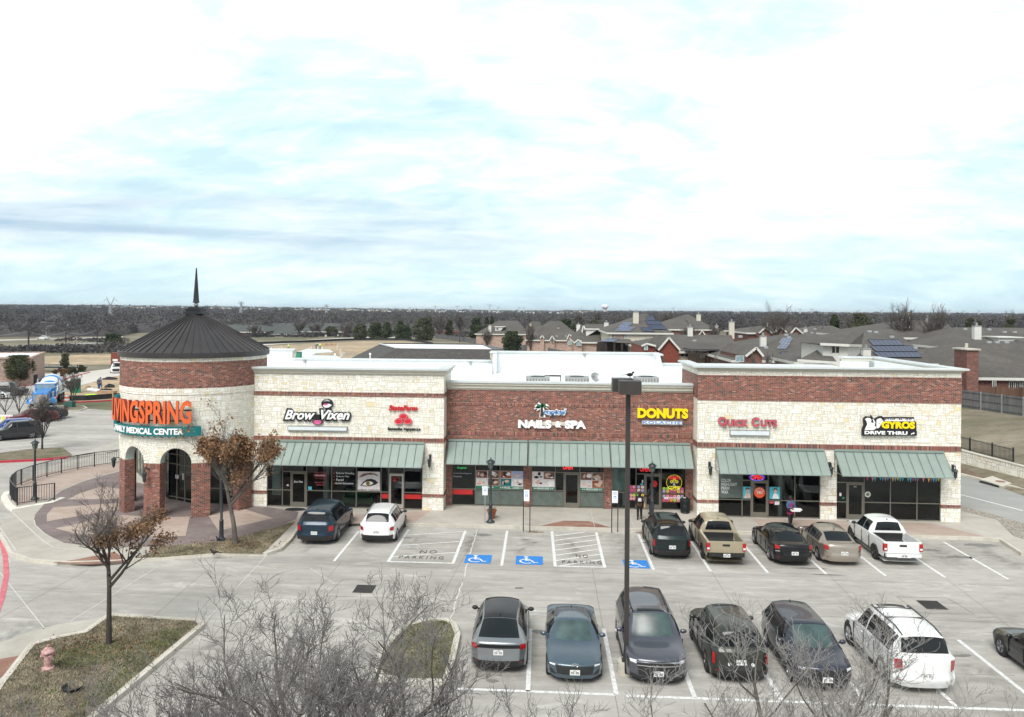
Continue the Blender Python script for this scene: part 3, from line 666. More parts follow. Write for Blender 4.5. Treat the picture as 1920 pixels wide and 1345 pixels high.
# storm inlet with a manhole lid
ib = thing('storm_inlet', 'pale concrete storm inlet with round lid in kerb by the drive lane', 'storm drain', (*G(1870, 905), 0))
mb = MB(); mb.prism(gp([(1838, 899), (1862, 893), (1904, 904), (1880, 913)], .16), 0, .175); mb.build('inlet_slab', 'kerb_concrete', ib)
mb = MB(); mb.lathe((*G(1876, 903, .18), 0), [(0, .19), (.33, .19), (.33, .17)], 20); mb.build('lid', 'ramp_brick_red', ib)
mb = MB(); a = G(1838, 905); b = G(1875, 915); mb.bar((a[0], a[1], .08), (b[0], b[1], .08), .16, .13); mb.build('opening', 'black_metal', ib)
for i, (l, lab) in enumerate([([(672, 1098), (706, 1098), (698, 1111), (658, 1111)], 'dark steel storm grate in the lot in front of the white crossover'), ([(1716, 1127), (1756, 1129), (1779, 1142), (1740, 1142)], 'dark steel storm grate in the lot behind the white pickup')]):
 p = gp(l); x0 = (p[0][0] + p[3][0]) / 2; x1 = (p[1][0] + p[2][0]) / 2; y0 = p[3][1]; y1 = p[0][1]
 t = thing('storm_grate', lab, 'storm grate', (x0, y0, 0), group='storm grates in the lot')
 mb = MB(); mb.box(x0, x1, y0, y1, .0, .010); mb.build('pit', 'black_metal', t)
 mb = MB()
 for k in range(9):
  x = x0 + (x1 - x0) * (k + .5) / 9; mb.box(x - .012, x + .012, y0, y1, .010, .022)
 for y in (y0, y1): mb.box(x0, x1, y - .03, y + .03, .011, .021)
 mb.build('grating', 'pole_bronze', t)
# wheel stops
for x, lab in [(-1.2, 'concrete wheel stop in the middle accessible bay'), (4.25, 'concrete wheel stop in the accessible bay nearest the donut shop')]:
 a = G(958, 1003) if x < 0 else G(1128, 1006); mb = MB()
 mb.extr([(a[1] - .09, .004), (a[1] + .09, .004), (a[1] + .06, .13), (a[1] - .06, .13)], 'x', a[0], a[0] + 1.75)
 tag(mb.build('wheel_stop', 'lot_concrete'), lab, 'wheel stop', 'wheel stops')
# ------------------------------------------------------------------ the shopping building
B = thing('strip_mall', 'long one-storey brick and limestone shopping building with green awnings and a round corner tower', 'building', (3, 47.7, 0))
def wallpanel(x0, x1, y, z0, z1, holes, mb, m=0):       # front wall with rectangular holes, plus 0.2 m reveals
 xs = sorted({x0, x1, *[h[0] for h in holes], *[h[1] for h in holes]}); zs = sorted({z0, z1, *[min(h[3], z1) for h in holes]})
 for i in range(len(xs) - 1):
  for j in range(len(zs) - 1):
   cx = (xs[i] + xs[i + 1]) / 2; cz = (zs[j] + zs[j + 1]) / 2
   if any(h[0] < cx < h[1] and h[2] < cz < h[3] for h in holes): continue
   mb.add([(xs[i], y, zs[j]), (xs[i + 1], y, zs[j]), (xs[i + 1], y, zs[j + 1]), (xs[i], y, zs[j + 1])], [(0, 1, 2, 3)], m)
 for h in holes:
  for x in (h[0], h[1]): mb.add([(x, y, z0), (x, y + .24, z0), (x, y + .24, h[3]), (x, y, h[3])], [(0, 1, 2, 3)], m)
  mb.add([(h[0], y, h[3]), (h[0], y + .24, h[3]), (h[1], y + .24, h[3]), (h[1], y, h[3])], [(0, 1, 2, 3)], m)
FY, MY = 47.75, 49.05
XL0, XL1, XR0, XR1 = -17.88, -5.85, 9.17, 24.18
YBK = 68.
def side(mb, x, y0, y1, z0, z1, m=0): mb.add([(x, y0, z0), (x, y1, z0), (x, y1, z1), (x, y0, z1)], [(0, 1, 2, 3)], m)
# left limestone wall
mb = MB(); wallpanel(XL0, XL1, FY, .1, 8.3, [(-16.65, -7.12, 0, 3.35)], mb); side(mb, XL1, FY, 51.5, .1, 8.3); mb.build('stone_wall', 'limestone', B)
mb = MB(); wallpanel(XR0, XR1, FY, .1, 7.1, [(10.42, 16.27, 0, 3.35), (17.2, 23.08, 0, 3.35)], mb); side(mb, XR0, FY, 51.5, .1, 7.1); side(mb, XR1, FY, YBK, .1, 7.1)
wallpanel(XR0, XR1, FY, 8.47, 8.8, [], mb); side(mb, XR0, FY, 53, 8.47, 8.8); side(mb, XR1, FY, 59.6, 8.47, 8.8); side(mb, XR1, 59.6, YBK, 7.1, 7.9)
mb.build('stone_wall', 'limestone', B)
mb = MB(); mb.box(XR0 - .02, XR1 + .02, FY - .02, FY + .1, 7.09, 8.47); side(mb, XR0 - .02, FY, 53, 7.09, 8.47); side(mb, XR1 + .02, FY, 59.6, 7.09, 8.47); mb.build('brick_band', 'red_brick', B)
mb = MB()      # soldier courses
def solband(x0, x1, z0, z1, holes=(), y=FY):
 segs = []; x = x0
 for h in sorted(holes): segs.append((x, h[0])); x = h[1]
 segs.append((x, x1))
 for a, b in segs: mb.box(a - (.015 if a == x0 else 0), b + (.015 if b == x1 else 0), y - .03, y + .05, z0, z1)
solband(XL0, XL1, 6.92, 7.17); solband(XL0, XL1, 4.20, 4.46); solband(XL0, XL1, .93, 1.12, [(-16.65, -7.12)])
solband(XR0, XR1, 4.20, 4.52); solband(XR0, XR1, .95, 1.13, [(10.42, 16.27), (17.2, 23.08)]); solband(XR0, XR1, 6.98, 7.085); solband(XR0, XR1, 8.40, 8.475, y=FY - .006)
for z0, z1 in ((6.92, 7.17), (4.20, 4.46), (.93, 1.12)): mb.box(XL1 - .05, XL1 + .03, FY, MY, z0, z1)
for z0, z1 in ((4.20, 4.52), (.95, 1.13)): mb.box(XR0 - .03, XR0 + .05, FY, MY, z0, z1); mb.box(XR1 - .05, XR1 + .03, FY, YBK, z0, z1)
solband(XL1, XR0, 6.33, 6.57, y=MY + .012); solband(XL1, XR0, 4.52, 4.76, y=MY + .012)
for a, b in ((-5.83, -5.49), (-1.07, -.58), (3.83, 4.32), (8.74, 9.15)): mb.box(a, b, MY - .02, MY + .05, 1.0, 1.25)
mb.build('soldier_course', 'brick_soldier', B)
mb = MB(); wallpanel(XL1, XR0, MY, .1, 7.4, [(-5.49, -1.07, 0, 3.35), (-.58, 3.83, 0, 3.35), (4.32, 8.74, 0, 3.35)], mb); mb.build('brick_wall', 'red_brick', B)
# cornices: stepped moulding with a pale metal cap
def cornice(path, z0, z1, lab=None):      # path of (x,y) corners, outward on the right hand side
 steps = [(0.03, z0, z0 + .10), (.12, z0 + .10, z0 + (z1 - z0) * .55), (.22, z0 + (z1 - z0) * .55, z1 - .10)]
 cb = MB(); cp = MB()
 def band(mb, o, a, b, inn=.35):
  pts = [Vector(p) for p in path]; out = []; inr = []
  for i, p in enumerate(pts):
   d0 = (pts[i] - pts[i - 1]).normalized() if i else (pts[1] - pts[0]).normalized(); d1 = (pts[i + 1] - pts[i]).normalized() if i < len(pts) - 1 else d0
   n0 = Vector((d0.y, -d0.x)); n1 = Vector((d1.y, -d1.x)); n = (n0 + n1) / (1 + n0.dot(n1)); out.append(p + n * o); inr.append(p - n * inn)
  for i in range(len(pts) - 1):
   mb.prism([tuple(out[i]), tuple(out[i + 1]), tuple(inr[i + 1]), tuple(inr[i])], a, b)
 for o, a, b in steps: band(cb, o, a, b)
 band(cp, .30, z1 - .10, z1, .42)
 cb.build('cornice', 'cream_cornice', B); cp.build('cornice_cap', 'cornice_metal', B)
cornice([(XL0 + .1, FY), (XL1, FY), (XL1, 51.5)], 8.22, 8.66)
cornice([(XL1 + .05, MY), (XR0 - .05, MY)], 7.30, 7.84)
cornice([(XR0, 53), (XR0, FY), (XR1, FY), (XR1, 59.6), (21.6, 59.6)], 8.72, 9.02)
xa = P(926, 659, YBK)[0]; xb = P(1228, 662, YBK)[0]; xc = P(550, 661, YBK)[0]; zt = 8.75
# back parapets and roof membrane
mb = MB()
mb.box(XL0 - 8, XR1 - .1, MY + .5, YBK - .05, 6.2, 6.9)                                                   # roof deck
for a, b, y0, y1, z in [(xc, xa, YBK - .3, YBK, 7.85), (xb, 24.0, YBK - .3, YBK, 7.75), (xa, xb, YBK - .3, YBK, 8.62), (xc - 12, xc, YBK - .3, YBK, 8.62),
      (XL0 + .3, XL1 - .4, FY + .4, FY + .7, 8.3), (XL1 + .1, XR0 - .1, MY + .4, MY + .6, 7.4), (XR0 + .4, XR1 - .4, FY + .4, FY + .7, 8.8),
      (XL1 - .4, XL1 - .1, FY + .4, 51.5, 8.3), (XR0 + .12, XR0 + .4, FY + .4, 53, 8.8), (XR1 - .4, XR1 - .12, FY + .4, 59.6, 8.8), (21.6, XR1 - .1, 59.3, 59.55, 8.8),
      (xb - .3, xb, YBK - 3, YBK, 8.62), (xa, xa + .3, YBK - 1.6, YBK, 8.62), (XR1 - .35, XR1 - .1, 59.6, YBK, 7.8), (6.0, 6.2, 58, YBK - .3, 7.75)]:
 mb.box(a, b, y0, y1, 6.85, z)
mb.add([(xa, YBK - .35, 8.6), (xa, YBK - 3.2, 6.9), (xa, YBK - .35, 6.9)], [(0, 1, 2)]); mb.add([(xb, YBK - 3, 8.6), (xb, YBK - 6.5, 6.9), (xb, YBK - 3, 6.9)], [(0, 1, 2)])
mb.build('flat_roof', 'roof_membrane', B)
mb = MB()
for a, b, y0, y1, z in [(xc, xa, YBK - .45, YBK + .1, 7.85), (xb, 24.0, YBK - .45, YBK + .1, 7.75), (xa - .25, xb + .25, YBK - .45, YBK + .2, 8.62), (xb - .45, xb + .25, YBK - 3, YBK - .46, 8.63), (xa - .25, xa + .35, YBK - 1.7, YBK - .46, 8.63), (xc - 12, xc + .25, YBK - .45, YBK + .2, 8.62)]: mb.box(a, b, y0, y1, z, z + .12)
mb.build('parapet_cap', 'cornice_metal', B)
for x, w_ in ((xa - .15, .3), (xb + .05, .3), (xc + .05, .3)): mb = MB(); mb.box(x - w_ * .5, x + w_ * .6, YBK - .1, YBK + .12, 8.1, 8.6); mb.box(x - .1, x + .12, YBK - .1, YBK + .1, 7.6, 8.1); mb.build('parapet_return', 'cream_cornice', B)
mb = MB(); mb.box(XL0 - .2, 24.1, YBK - .02, YBK + .06, .1, 7.7); mb.prism([(-24.25, 49.95), (-30.05, 57.65), (-30.05, 67.9), (XL0 - .1, 67.9), (XL0 - .1, 49.95)], 4.15, 6.5); mb.build('rear_wall', 'red_brick', B)
for u, v, s in [(572, 678, .2), (882, 681, .2), (1096, 666, .22), (1634, 684, .35), (1654, 685, .3)]:
 mb = MB(); Yv = YBK - .32 if u < 1500 else 59.2; p = XZ(u, v, Yv); mb.cyl(p, p + Vector((0, -.25, 0)), s * .5, n=8); mb.box(p.x - s * .5, p.x + s * .5, Yv - .1, Yv, p.z - s * .5, p.z + s * .5); mb.build('scupper', 'galvanised', B)
for u, v0, v1, Y in [(628, 665, 675, 60), (694, 664, 675, 60)]:
 t = XZ(u, v0, Y); mb = MB(); mb.cyl((t.x, Y, 6.9), t, .04, n=6); mb.ball(t, .09, 6); tag(mb.build('vent_pipe', 'white_paint'), 'thin white vent pipe with dark cap on the flat roof, ' + ('nearer the round tower' if u < 650 else 'nearer the brick-walled middle shops'), 'vent pipe', 'roof vent pipes')
# awnings: standing seam, one mesh each
def awning(x0, x1, yw, lab=None):
 yo = yw - 1.3; z0, z1 = 2.97, 4.16; mb = MB()
 mb.add([(x0, yo, z0), (x1, yo, z0), (x1, yw, z1), (x0, yw, z1)], [(0, 1, 2, 3)])
 mb.add([(x0, yo + .02, z0 - .05), (x1, yo + .02, z0 - .05), (x1, yw, z1 - .06), (x0, yw, z1 - .06)], [(3, 2, 1, 0)])
 mb.add([(x0, yo, z0 - .05), (x1, yo, z0 - .05), (x1, yo, z0), (x0, yo, z0)], [(0, 1, 2, 3)])
 mb.box(x0, x1, yw - .12, yw + .0, z1 - .03, z1 + .09)
 n = max(4, round((x1 - x0) / .50)); d = Vector((0, yw - yo, z1 - z0))
 for i in range(n + 1):
  x = x0 + (x1 - x0) * i / n; mb.bar((x, yo, z0 + .02), (x, yw - .1, z1 - .02), .012, .03)
 for x in (x0 + .02, x1 - .02): mb.bar((x, yo + .1, z0), (x, yw, z0 + .0), .03, .03); mb.bar((x, yw - .05, z0), (x, yw - .05, z1), .03, .03)
 o = mb.build('awning', 'awning_green', B)
 mb = MB()
 for i in range(n + 1):
  x = x0 + (x1 - x0) * i / n
  mb.add([(x + .011, yo - .002, z0 + .012), (x + .027, yo - .002, z0 + .012), (x + .027, yw - .12, z1 + .0), (x + .011, yw - .12, z1 + .0)], [(0, 1, 2, 3)])
 mb.build('seam_gap', 'black_metal', o)
awning(-16.85, -7.0, FY); awning(-5.7, -.85, MY); awning(-.77, 4.1, MY); awning(4.16, 8.97, MY); awning(10.2, 16.42, FY); awning(17.02, 23.16, FY)
mb = MB(); mb.add([(XR1, 51, 4.16), (XR1, 56, 4.16), (XR1 + 1.3, 56, 2.97), (XR1 + 1.3, 51, 2.97)], [(0, 1, 2, 3)]); mb.add([(XR1, 51, 4.16), (XR1 + 1.3, 51, 2.97), (XR1, 51, 2.97)], [(0, 1, 2)]); mb.bar((XR1, 51, 2.97), (XR1 + 1.3, 51, 2.97), .05, .05); mb.build('awning', 'awning_green', B)
# storefronts ---------------------------------------------------------
def storefront(y, cols, doors, top=3.35, trans=2.27, mid=1.14, silver=()):
 """cols: mullion x positions; doors: {col index: (door x0, x1)}"""
 sf = MB(); yy = y + .12; w_ = .055; x0, x1 = cols[0], cols[-1]
 for c in cols: sf.box(c - w_ / 2, c + w_ / 2, yy - .06, yy + .06, .15, top)
 sf.box(x0, x1, yy - .06, yy + .06, .15, .21); sf.box(x0, x1, yy - .06, yy + .06, top - .06, top)
 for i in range(len(cols) - 1):
  a, b = cols[i] + w_ / 2, cols[i + 1] - w_ / 2
  if i in doors:
   dx0, dx1 = doors[i]; sf.box(a, b, yy - .061, yy + .059, trans, trans + .06)
   if dx0 - a > .2: sf.box(a, dx0, yy - .058, yy + .058, mid, mid + .05); sf.box(dx0 - .05, dx0, yy - .059, yy + .058, .21, trans)
   if b - dx1 > .2: sf.box(dx1, b, yy - .058, yy + .058, mid, mid + .05); sf.box(dx1, dx1 + .05, yy - .059, yy + .058, .21, trans)
  else: sf.box(a, b, yy - .058, yy + .058, mid, mid + .05)
 S = sf.build('storefront', 'frame_bronze', B)
 for i in range(len(cols) - 1):
  a, b = cols[i], cols[i + 1]
  if i in doors:
   dx0, dx1 = doors[i]; pane = [(a, b, trans, top)]
   if dx0 - a > .2: pane += [(a, dx0, .2, mid), (a, dx0, mid, trans)]
   if b - dx1 > .2: pane += [(dx1, b, .2, mid), (dx1, b, mid, trans)]
   d = MB(); y2 = yy - .01
   for (p, q, r_, s_) in [(dx0, dx0 + .10, .17, trans), (dx1 - .10, dx1, .17, trans), (dx0 + .1, dx1 - .1, .17, .45), (dx0 + .1, dx1 - .1, trans - .12, trans)]: d.box(p, q, y2 - .035, y2 + .035, r_, s_)
   d.build('door', 'frame_silver' if i in silver else 'frame_bronze', S)
   d = MB(); d.add([(dx0 + .1, y2, .45), (dx1 - .1, y2, .45), (dx1 - .1, y2, trans - .12), (dx0 + .1, y2, trans - .12)], [(0, 1, 2, 3)]); d.build('door_glass', 'shop_glass', S)
   d = MB(); hx = dx0 + .14; d.tube([(hx, y2 - .04, 1.0), (hx, y2 - .1, 1.02), (hx, y2 - .1, 1.3), (hx, y2 - .04, 1.32)], .014, 6); d.build('door_handle', 'black_metal', S)
  else: pane = [(a, b, .2, mid), (a, b, mid, top)]
  for (p, q, r_, s_) in pane:
   g = MB(); g.add([(p, yy, r_), (q, yy, r_), (q, yy, s_), (p, yy, s_)], [(0, 1, 2, 3)]); g.build('window_pane', 'shop_glass', S)
 # the room behind
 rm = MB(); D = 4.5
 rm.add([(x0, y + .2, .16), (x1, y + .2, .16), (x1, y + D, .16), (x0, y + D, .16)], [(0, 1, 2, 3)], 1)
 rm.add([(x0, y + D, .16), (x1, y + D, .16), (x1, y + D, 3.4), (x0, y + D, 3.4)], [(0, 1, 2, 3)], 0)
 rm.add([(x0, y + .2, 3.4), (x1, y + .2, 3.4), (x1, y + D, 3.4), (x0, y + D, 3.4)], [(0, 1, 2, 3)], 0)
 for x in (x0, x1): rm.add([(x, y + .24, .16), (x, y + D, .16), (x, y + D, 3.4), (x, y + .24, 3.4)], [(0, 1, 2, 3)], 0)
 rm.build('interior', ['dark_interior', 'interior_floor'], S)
 return S, y + .10
SL, yl = storefront(FY, [-16.65, -15.71, -14.21, -12.67, -11.16, -9.65, -9.17, -8.25, -7.12], {1: (-15.17, -14.25), 6: (-9.14, -8.28)}, silver=(6,))
SM1, ym = storefront(MY, [-5.49, -4.04, -2.53, -1.07], {})
SM2, _ = storefront(MY, [-.58, .87, 2.36, 3.83], {1: (1.42, 2.33)})
SM3, _ = storefront(MY, [4.32, 5.77, 7.28, 8.74], {1: (6.31, 7.25)})
SR1, yr = storefront(FY, [10.42, 11.8, 13.3, 14.83, 16.27], {1: (12.34, 13.27)})
SR2, _ = storefront(FY, [17.2, 18.78, 20.27, 21.77, 23.08], {0: (17.82, 18.75)})
def zoomed(x, y, u0, v0, k): return (u0 + x / k, v0 + y / k)
def panel(par, name, x0, x1, z0, z1, y, m, d=.012, label=None):
 mb = MB(); mb.box(x0, x1, y - d, y, z0, z1); return mb.build(name, m, par, label=label)
def words(par, lines, y, m, name='window_lettering', bold=.01, **k):
 mb = MB()
 for s, x0, x1, z0, z1 in lines: lettering(mb, s, x0, x1, z0, z1, y, .004, bold=bold, **k)
 return mb.build(name, m, par)
# brow bar
words(SL, [('For Men & Women', -13.75, -13.05, 2.22, 2.32), ('917-233-2250', -13.7, -13.0, 1.86, 1.97), ('Eyebrow Threading', -13.72, -13.0, 1.60, 1.71), ('Eyebrow Wax', -13.62, -13.12, 1.45, 1.56)], yl, 'rose_letter', bold=.012)
panel(SL, 'window_stripe', -13.78, -13.0, 2.03, 2.15, yl, 'rose_letter'); words(SL, [('Walk-ins Welcome', -13.68, -13.08, 2.045, 2.135)], yl - .014, 'white_letter')
words(SL, [('Eyebrow Threading', -12.4, -11.3, 2.17, 2.31), ('Eyebrow Wax', -12.4, -11.6, 1.98, 2.10), ('Facial', -12.4, -11.95, 1.77, 1.92), ('Eyelash Extensions', -12.44, -11.34, 1.56, 1.69)], yl, 'white_letter', bold=.012)
for z in (2.24, 2.04, 1.84, 1.62): panel(SL, 'window_bullet', -12.56, -12.5, z - .03, z + .03, yl, 'rose_letter')
po = panel(SL, 'eye_poster', -11.08, -9.72, 1.22, 2.38, yl, 'poster_white')
def ell(mb, cx, cz, rx, rz, y, n=20, a0=0, a1=360, m=0):
 mb.add([(cx + rx * math.cos(R(a0 + (a1 - a0) * i / n)), y, cz + rz * math.sin(R(a0 + (a1 - a0) * i / n))) for i in range(n + (0 if a1 - a0 == 360 else 1))], [tuple(range(n + (0 if a1 - a0 == 360 else 1)))], m)
def shape(mb, pts, y, m=0): mb.add([(x, y, z) for x, z in pts], [tuple(range(len(pts)))], m)
e = MB(); Y0 = yl - .016
shape(e, [(-11.0, 2.06), (-10.75, 2.24), (-10.3, 2.32), (-9.95, 2.24), (-9.8, 2.1), (-10.1, 2.2), (-10.5, 2.18), (-10.85, 2.04)], Y0, 0)
shape(e, [(-10.92, 1.52), (-10.75, 1.75), (-10.5, 1.92), (-10.25, 1.95), (-10.0, 1.88), (-9.83, 1.72), (-9.98, 1.6), (-10.3, 1.5), (-10.6, 1.48)], Y0, 1)
shape(e, [(-10.82, 1.55), (-10.68, 1.70), (-10.48, 1.80), (-10.25, 1.78), (-10.1, 1.68), (-10.3, 1.57), (-10.55, 1.53)], Y0 - .002, 2)
ell(e, -10.45, 1.67, .13, .13, Y0 - .004, m=3); ell(e, -10.45, 1.67, .05, .05, Y0 - .006, m=1)
e.build('eye_picture', ['skin_dark_poster', 'black_letter', 'white_letter', 'eye_iris'], SL)
words(SL, [('EYEBROW  THREADING', -11.04, -9.76, 1.235, 1.31)], Y0, 'black_letter', bold=.01)
words(SL, [('Brow Vixen', -15.0, -14.45, 1.62, 1.75)], yl - .01, 'white_letter', shear=.3)
panel(SL, 'window_notice', -15.45, -15.33, 1.4, 1.5, yl, 'poster_white'); panel(SL, 'window_notice', -14.12, -13.9, 1.2, 1.4, yl, 'sky_poster')
panel(SL, 'red_window_stripe', -9.6, -9.2, .78, 1.05, yl, 'red_stripe'); panel(SL, 'red_window_stripe', -8.2, -7.18, .78, 1.05, yl, 'red_stripe')
words(SL, [('State Farm', -8.98, -8.5, 2.0, 2.07)], yl - .01, 'red_letter'); mb = MB()
for x, z in ((-8.8, 1.93), (-8.84, 1.85), (-8.76, 1.85)): ell(mb, x, z, .05, .04, yl - .01)
mb.build('window_emblem', 'red_letter', SL)
mb = MB(); mb.box(-16.5, -15.95, FY + .5, FY + .55, .75, 3.3); mb.cyl((-13.3, FY + 1.2, .16), (-13.3, FY + 1.2, 3.3), .2, n=16); mb.build('interior_column', 'interior_white', SL)
mb = MB(); mb.box(-12.1, -10.4, FY + .8, FY + 1.4, .25, .62); mb.box(-12.1, -10.4, FY + 1.4, FY + 1.7, .3, 1.05); mb.box(-12.2, -12.1, FY + .8, FY + 1.7, .25, .8); mb.box(-10.4, -10.3, FY + .8, FY + 1.7, .25, .8)
tag(mb.build('couch', 'couch_green', smooth=30), 'green upholstered couch inside the beauty shop window', 'couch')
# nail bar
def picgrid(par, x0, x1, z0, z1, nx, nz, seed):
 r_ = random.Random(seed); fr = panel(par, 'window_picture', x0, x1, z0, z1, ym, 'poster_white')
 for i in range(nx):
  for j in range(nz):
   a = x0 + (x1 - x0) * i / nx + .02; b = x0 + (x1 - x0) * (i + 1) / nx - .02; c = z0 + (z1 - z0) * j / nz + .015; d = z0 + (z1 - z0) * (j + 1) / nz - .015
   bgm = r_.choice(['skin_dark_poster', 'poster_white', 'skin_dark_poster', 'donut_blue', 'terracotta', 'poster_white', 'teal_board'])
   mb = MB(); mb.box(a, b, ym - .016, ym - .0121, c, d, 0)
   for k in range(r_.randint(3, 6)):       # hands, faces and feet as overlapping skin shapes
    ell(mb, r_.uniform(a + .12, b - .12), r_.uniform(c + .1, d - .1), r_.uniform(.05, .16), r_.uniform(.04, .13), ym - .018 - k * .0006, m=r_.choice([1, 1, 1, 2, 3]), n=12)
   mb.build('picture', [bgm, 'skin_poster', 'hair_black', 'white_letter'], fr)
for (x0, x1, nx, s, t) in [(-4.0, -2.57, 2, 1, 'SPA'), (-2.5, -1.1, 2, 2, 'FACIAL - LASHES'), (-.55, .84, 2, 3, 'MANICURES'), (2.4, 3.8, 2, 4, 'PEDICURES')]:
 par = SM1 if x1 < -1 else SM2; picgrid(par, x0, x1, 1.38, 2.32, nx, 2, s)
 panel(par, 'window_banner', x0, x1, 1.2, 1.38, ym - .001, 'poster_green'); cx = (x0 + x1) / 2; hw = .36 if len(t) < 12 else .48
 if len(t) < 5: hw = .12
 words(par, [(t, cx - hw, cx + hw, 1.23, 1.35)], ym - .014, 'white_letter', bold=.015)
 mb = MB()
 for sx in (-1, 1):
  for k in range(2): ell(mb, cx + sx * (hw + .09 + .11 * k), 1.29, .035, .045, ym - .015, n=8)
 mb.build('banner_ornament', 'poster_white', par)
panel(SM1, 'window_film', -5.44, -4.2, 1.24, 3.3, ym + .11, 'dark_interior'); panel(SM1, 'red_window_stripe', -5.44, -4.2, .82, 1.12, ym, 'red_stripe')
words(SM1, [('English', -5.15, -4.6, 2.38, 2.52)], ym - .03, 'neon_green', 'neon_sign', bold=.0)
words(SM1, [('Samantha Zheni Nguyen-Le', -5.4, -4.27, 2.08, 2.15), ('972-555-0100', -5.4, -4.9, 1.88, 1.95)], ym - .02, 'light_box')
def lowreflect(par, x0, x1, z0=.24, z1=1.1): panel(par, 'painted_reflection', x0, x1, z0, z1, ym + .004, 'glass_grey_far')  # grey-green panel paints the pavement's reflection onto the lower panes
for a, b in [(-4.0, -2.57), (-2.5, -1.1)]: lowreflect(SM1, a, b)
for a, b in [(-.55, .84), (.9, 1.36), (2.4, 3.8)]: lowreflect(SM2, a, b)
def neon(par, s, x0, x1, z0, z1, y, m='neon_red', bold=.02, ring=None):
 n = words(par, [(s, x0, x1, z0, z1)], y, m, 'neon_sign', bold=bold)
 if ring:
  mb = MB(); cx = (x0 + x1) / 2; cz = (z0 + z1) / 2; pts = [(cx + ring[0] * math.cos(R(a)), y, cz + ring[1] * math.sin(R(a))) for a in range(0, 361, 15)]; mb.tube(pts, .018, 5); mb.build('neon_ring', ring[2], par)
neon(SM2, 'OPEN', 1.32, 1.92, 2.48, 2.73, ym - .03, bold=.03)
neon(SM3, 'OPEN', 6.0, 6.6, 2.45, 2.75, ym - .03, bold=.0)
words(SM3, [('COFFEE', 7.72, 8.4, 1.42, 1.6)], ym - .045, 'neon_yellow', 'neon_sign'); words(SM3, [('DONUTS', 7.75, 8.4, 2.02, 2.2)], ym - .045, 'neon_red', 'neon_sign')
mb = MB(); cx, cz = 8.06, 1.82; mb.tube([(cx + .46 * math.cos(R(a)), ym - .04, cz + .46 * math.sin(R(a))) for a in range(0, 361, 12)], .009, 5)
for dx, dz in ((0, .15), (-.16, .05), (.16, .05)): mb.tube([(cx + dx + .07 * math.cos(R(a)), ym - .05, cz + dz + .07 * math.sin(R(a))) for a in range(0, 361, 40)], .014, 4)
mb.build('neon_ring', 'neon_yellow', SM3)
mb = MB(); ell(mb, cx, cz, .44, .44, ym - .03); mb.build('neon_backing', 'black_letter', SM3)
words(SM3, [('&', 7.98, 8.14, 1.62, 1.85)], ym - .05, 'light_box', 'neon_sign', bold=.03)
def donuts(x0, x1, z0, z1, seed, skip=()):
 r_ = random.Random(seed); fr = panel(SM3, 'donut_film', x0, x1, z0, z1, ym, 'donut_brown'); nx = max(1, round((x1 - x0) / .21)); nz = max(1, round((z1 - z0) / .21)); cs = ['donut_pink', 'donut_white', 'donut_green', 'donut_orange', 'donut_blue', 'donut_yellow', 'donut_magenta']
 mb = MB()
 for i in range(nx):
  for j in range(nz):
   cx = x0 + (x1 - x0) * (i + .5) / nx; cz = z0 + (z1 - z0) * (j + .5) / nz; k = r_.randint(0, 6)
   ell(mb, cx, cz, .088, .088, ym - .014, 14, m=k); ell(mb, cx, cz, .028, .028, ym - .017, 8, m=7)
 mb.build('donut_picture', cs + ['donut_brown'], fr)
donuts(5.2, 5.74, 1.2, 1.6, 1); donuts(5.2, 5.74, .68, 1.1, 2); donuts(5.82, 6.28, 1.2, 1.6, 3); donuts(5.82, 6.28, .68, 1.1, 4); donuts(7.35, 8.65, 1.2, 1.52, 5); donuts(7.35, 8.65, .62, 1.1, 6)
panel(SM3, 'sandwich_banner', 7.45, 8.5, .80, .93, ym - .02, 'poster_white'); words(SM3, [('Sandwich', 7.7, 8.25, .82, .91)], ym - .034, 'red_letter', shear=.3)
panel(SM3, 'white_blind', 4.35, 5.18, 1.22, 2.95, ym + .11, 'interior_white'); panel(SM3, 'white_blind', 5.0, 5.45, .24, 3.3, ym + .3, 'interior_white')
mb = MB(); ell(mb, 6.86, 1.72, .2, .2, ym - .02); mb.build('door_sticker', 'red_letter', SM3)
panel(SM3, 'window_notice', 6.12, 6.2, 1.75, 1.93, ym, 'poster_white'); panel(SM3, 'window_notice', 6.02, 6.2, 1.62, 1.71, ym, 'sky_poster')
# hair salon
panel(SR1, 'window_film', 10.45, 11.77, 1.24, 3.3, yr + .03, 'glass_grey_far')
words(SR1, [('COLOR', 10.6, 11.15, 2.18, 2.37), ('HIGHLIGHT', 10.6, 11.5, 1.95, 2.14), ('PERM', 10.6, 11.06, 1.72, 1.91), ('WAX', 10.6, 11.0, 1.50, 1.68)], yr, 'white_letter', bold=.01)
neon(SR1, 'OPEN', 12.32, 12.98, 2.36, 2.62, yr - .03, bold=.02, ring=(.42, .18, 'neon_blue'))
mb = MB(); ell(mb, 12.81, 1.6, .32, .32, yr - .01, 24); mb.build('door_sticker', 'orange_disc', SR1); words(SR1, [('DELI', 12.66, 12.96, 1.54, 1.7), ], yr - .015, 'white_letter', bold=.02)
mb = MB(); lettering(mb, 'QUICK CUTS', 0, 1, 0, .07, 0, .004, bold=.02, fn=lambda a, b, d: (12.81 + (.20 + b) * math.sin(R(-75 + 150 * a)), yr - .015, 1.6 + (.20 + b) * math.cos(R(-75 + 150 * a)))); mb.build('window_lettering', 'white_letter', SR1)
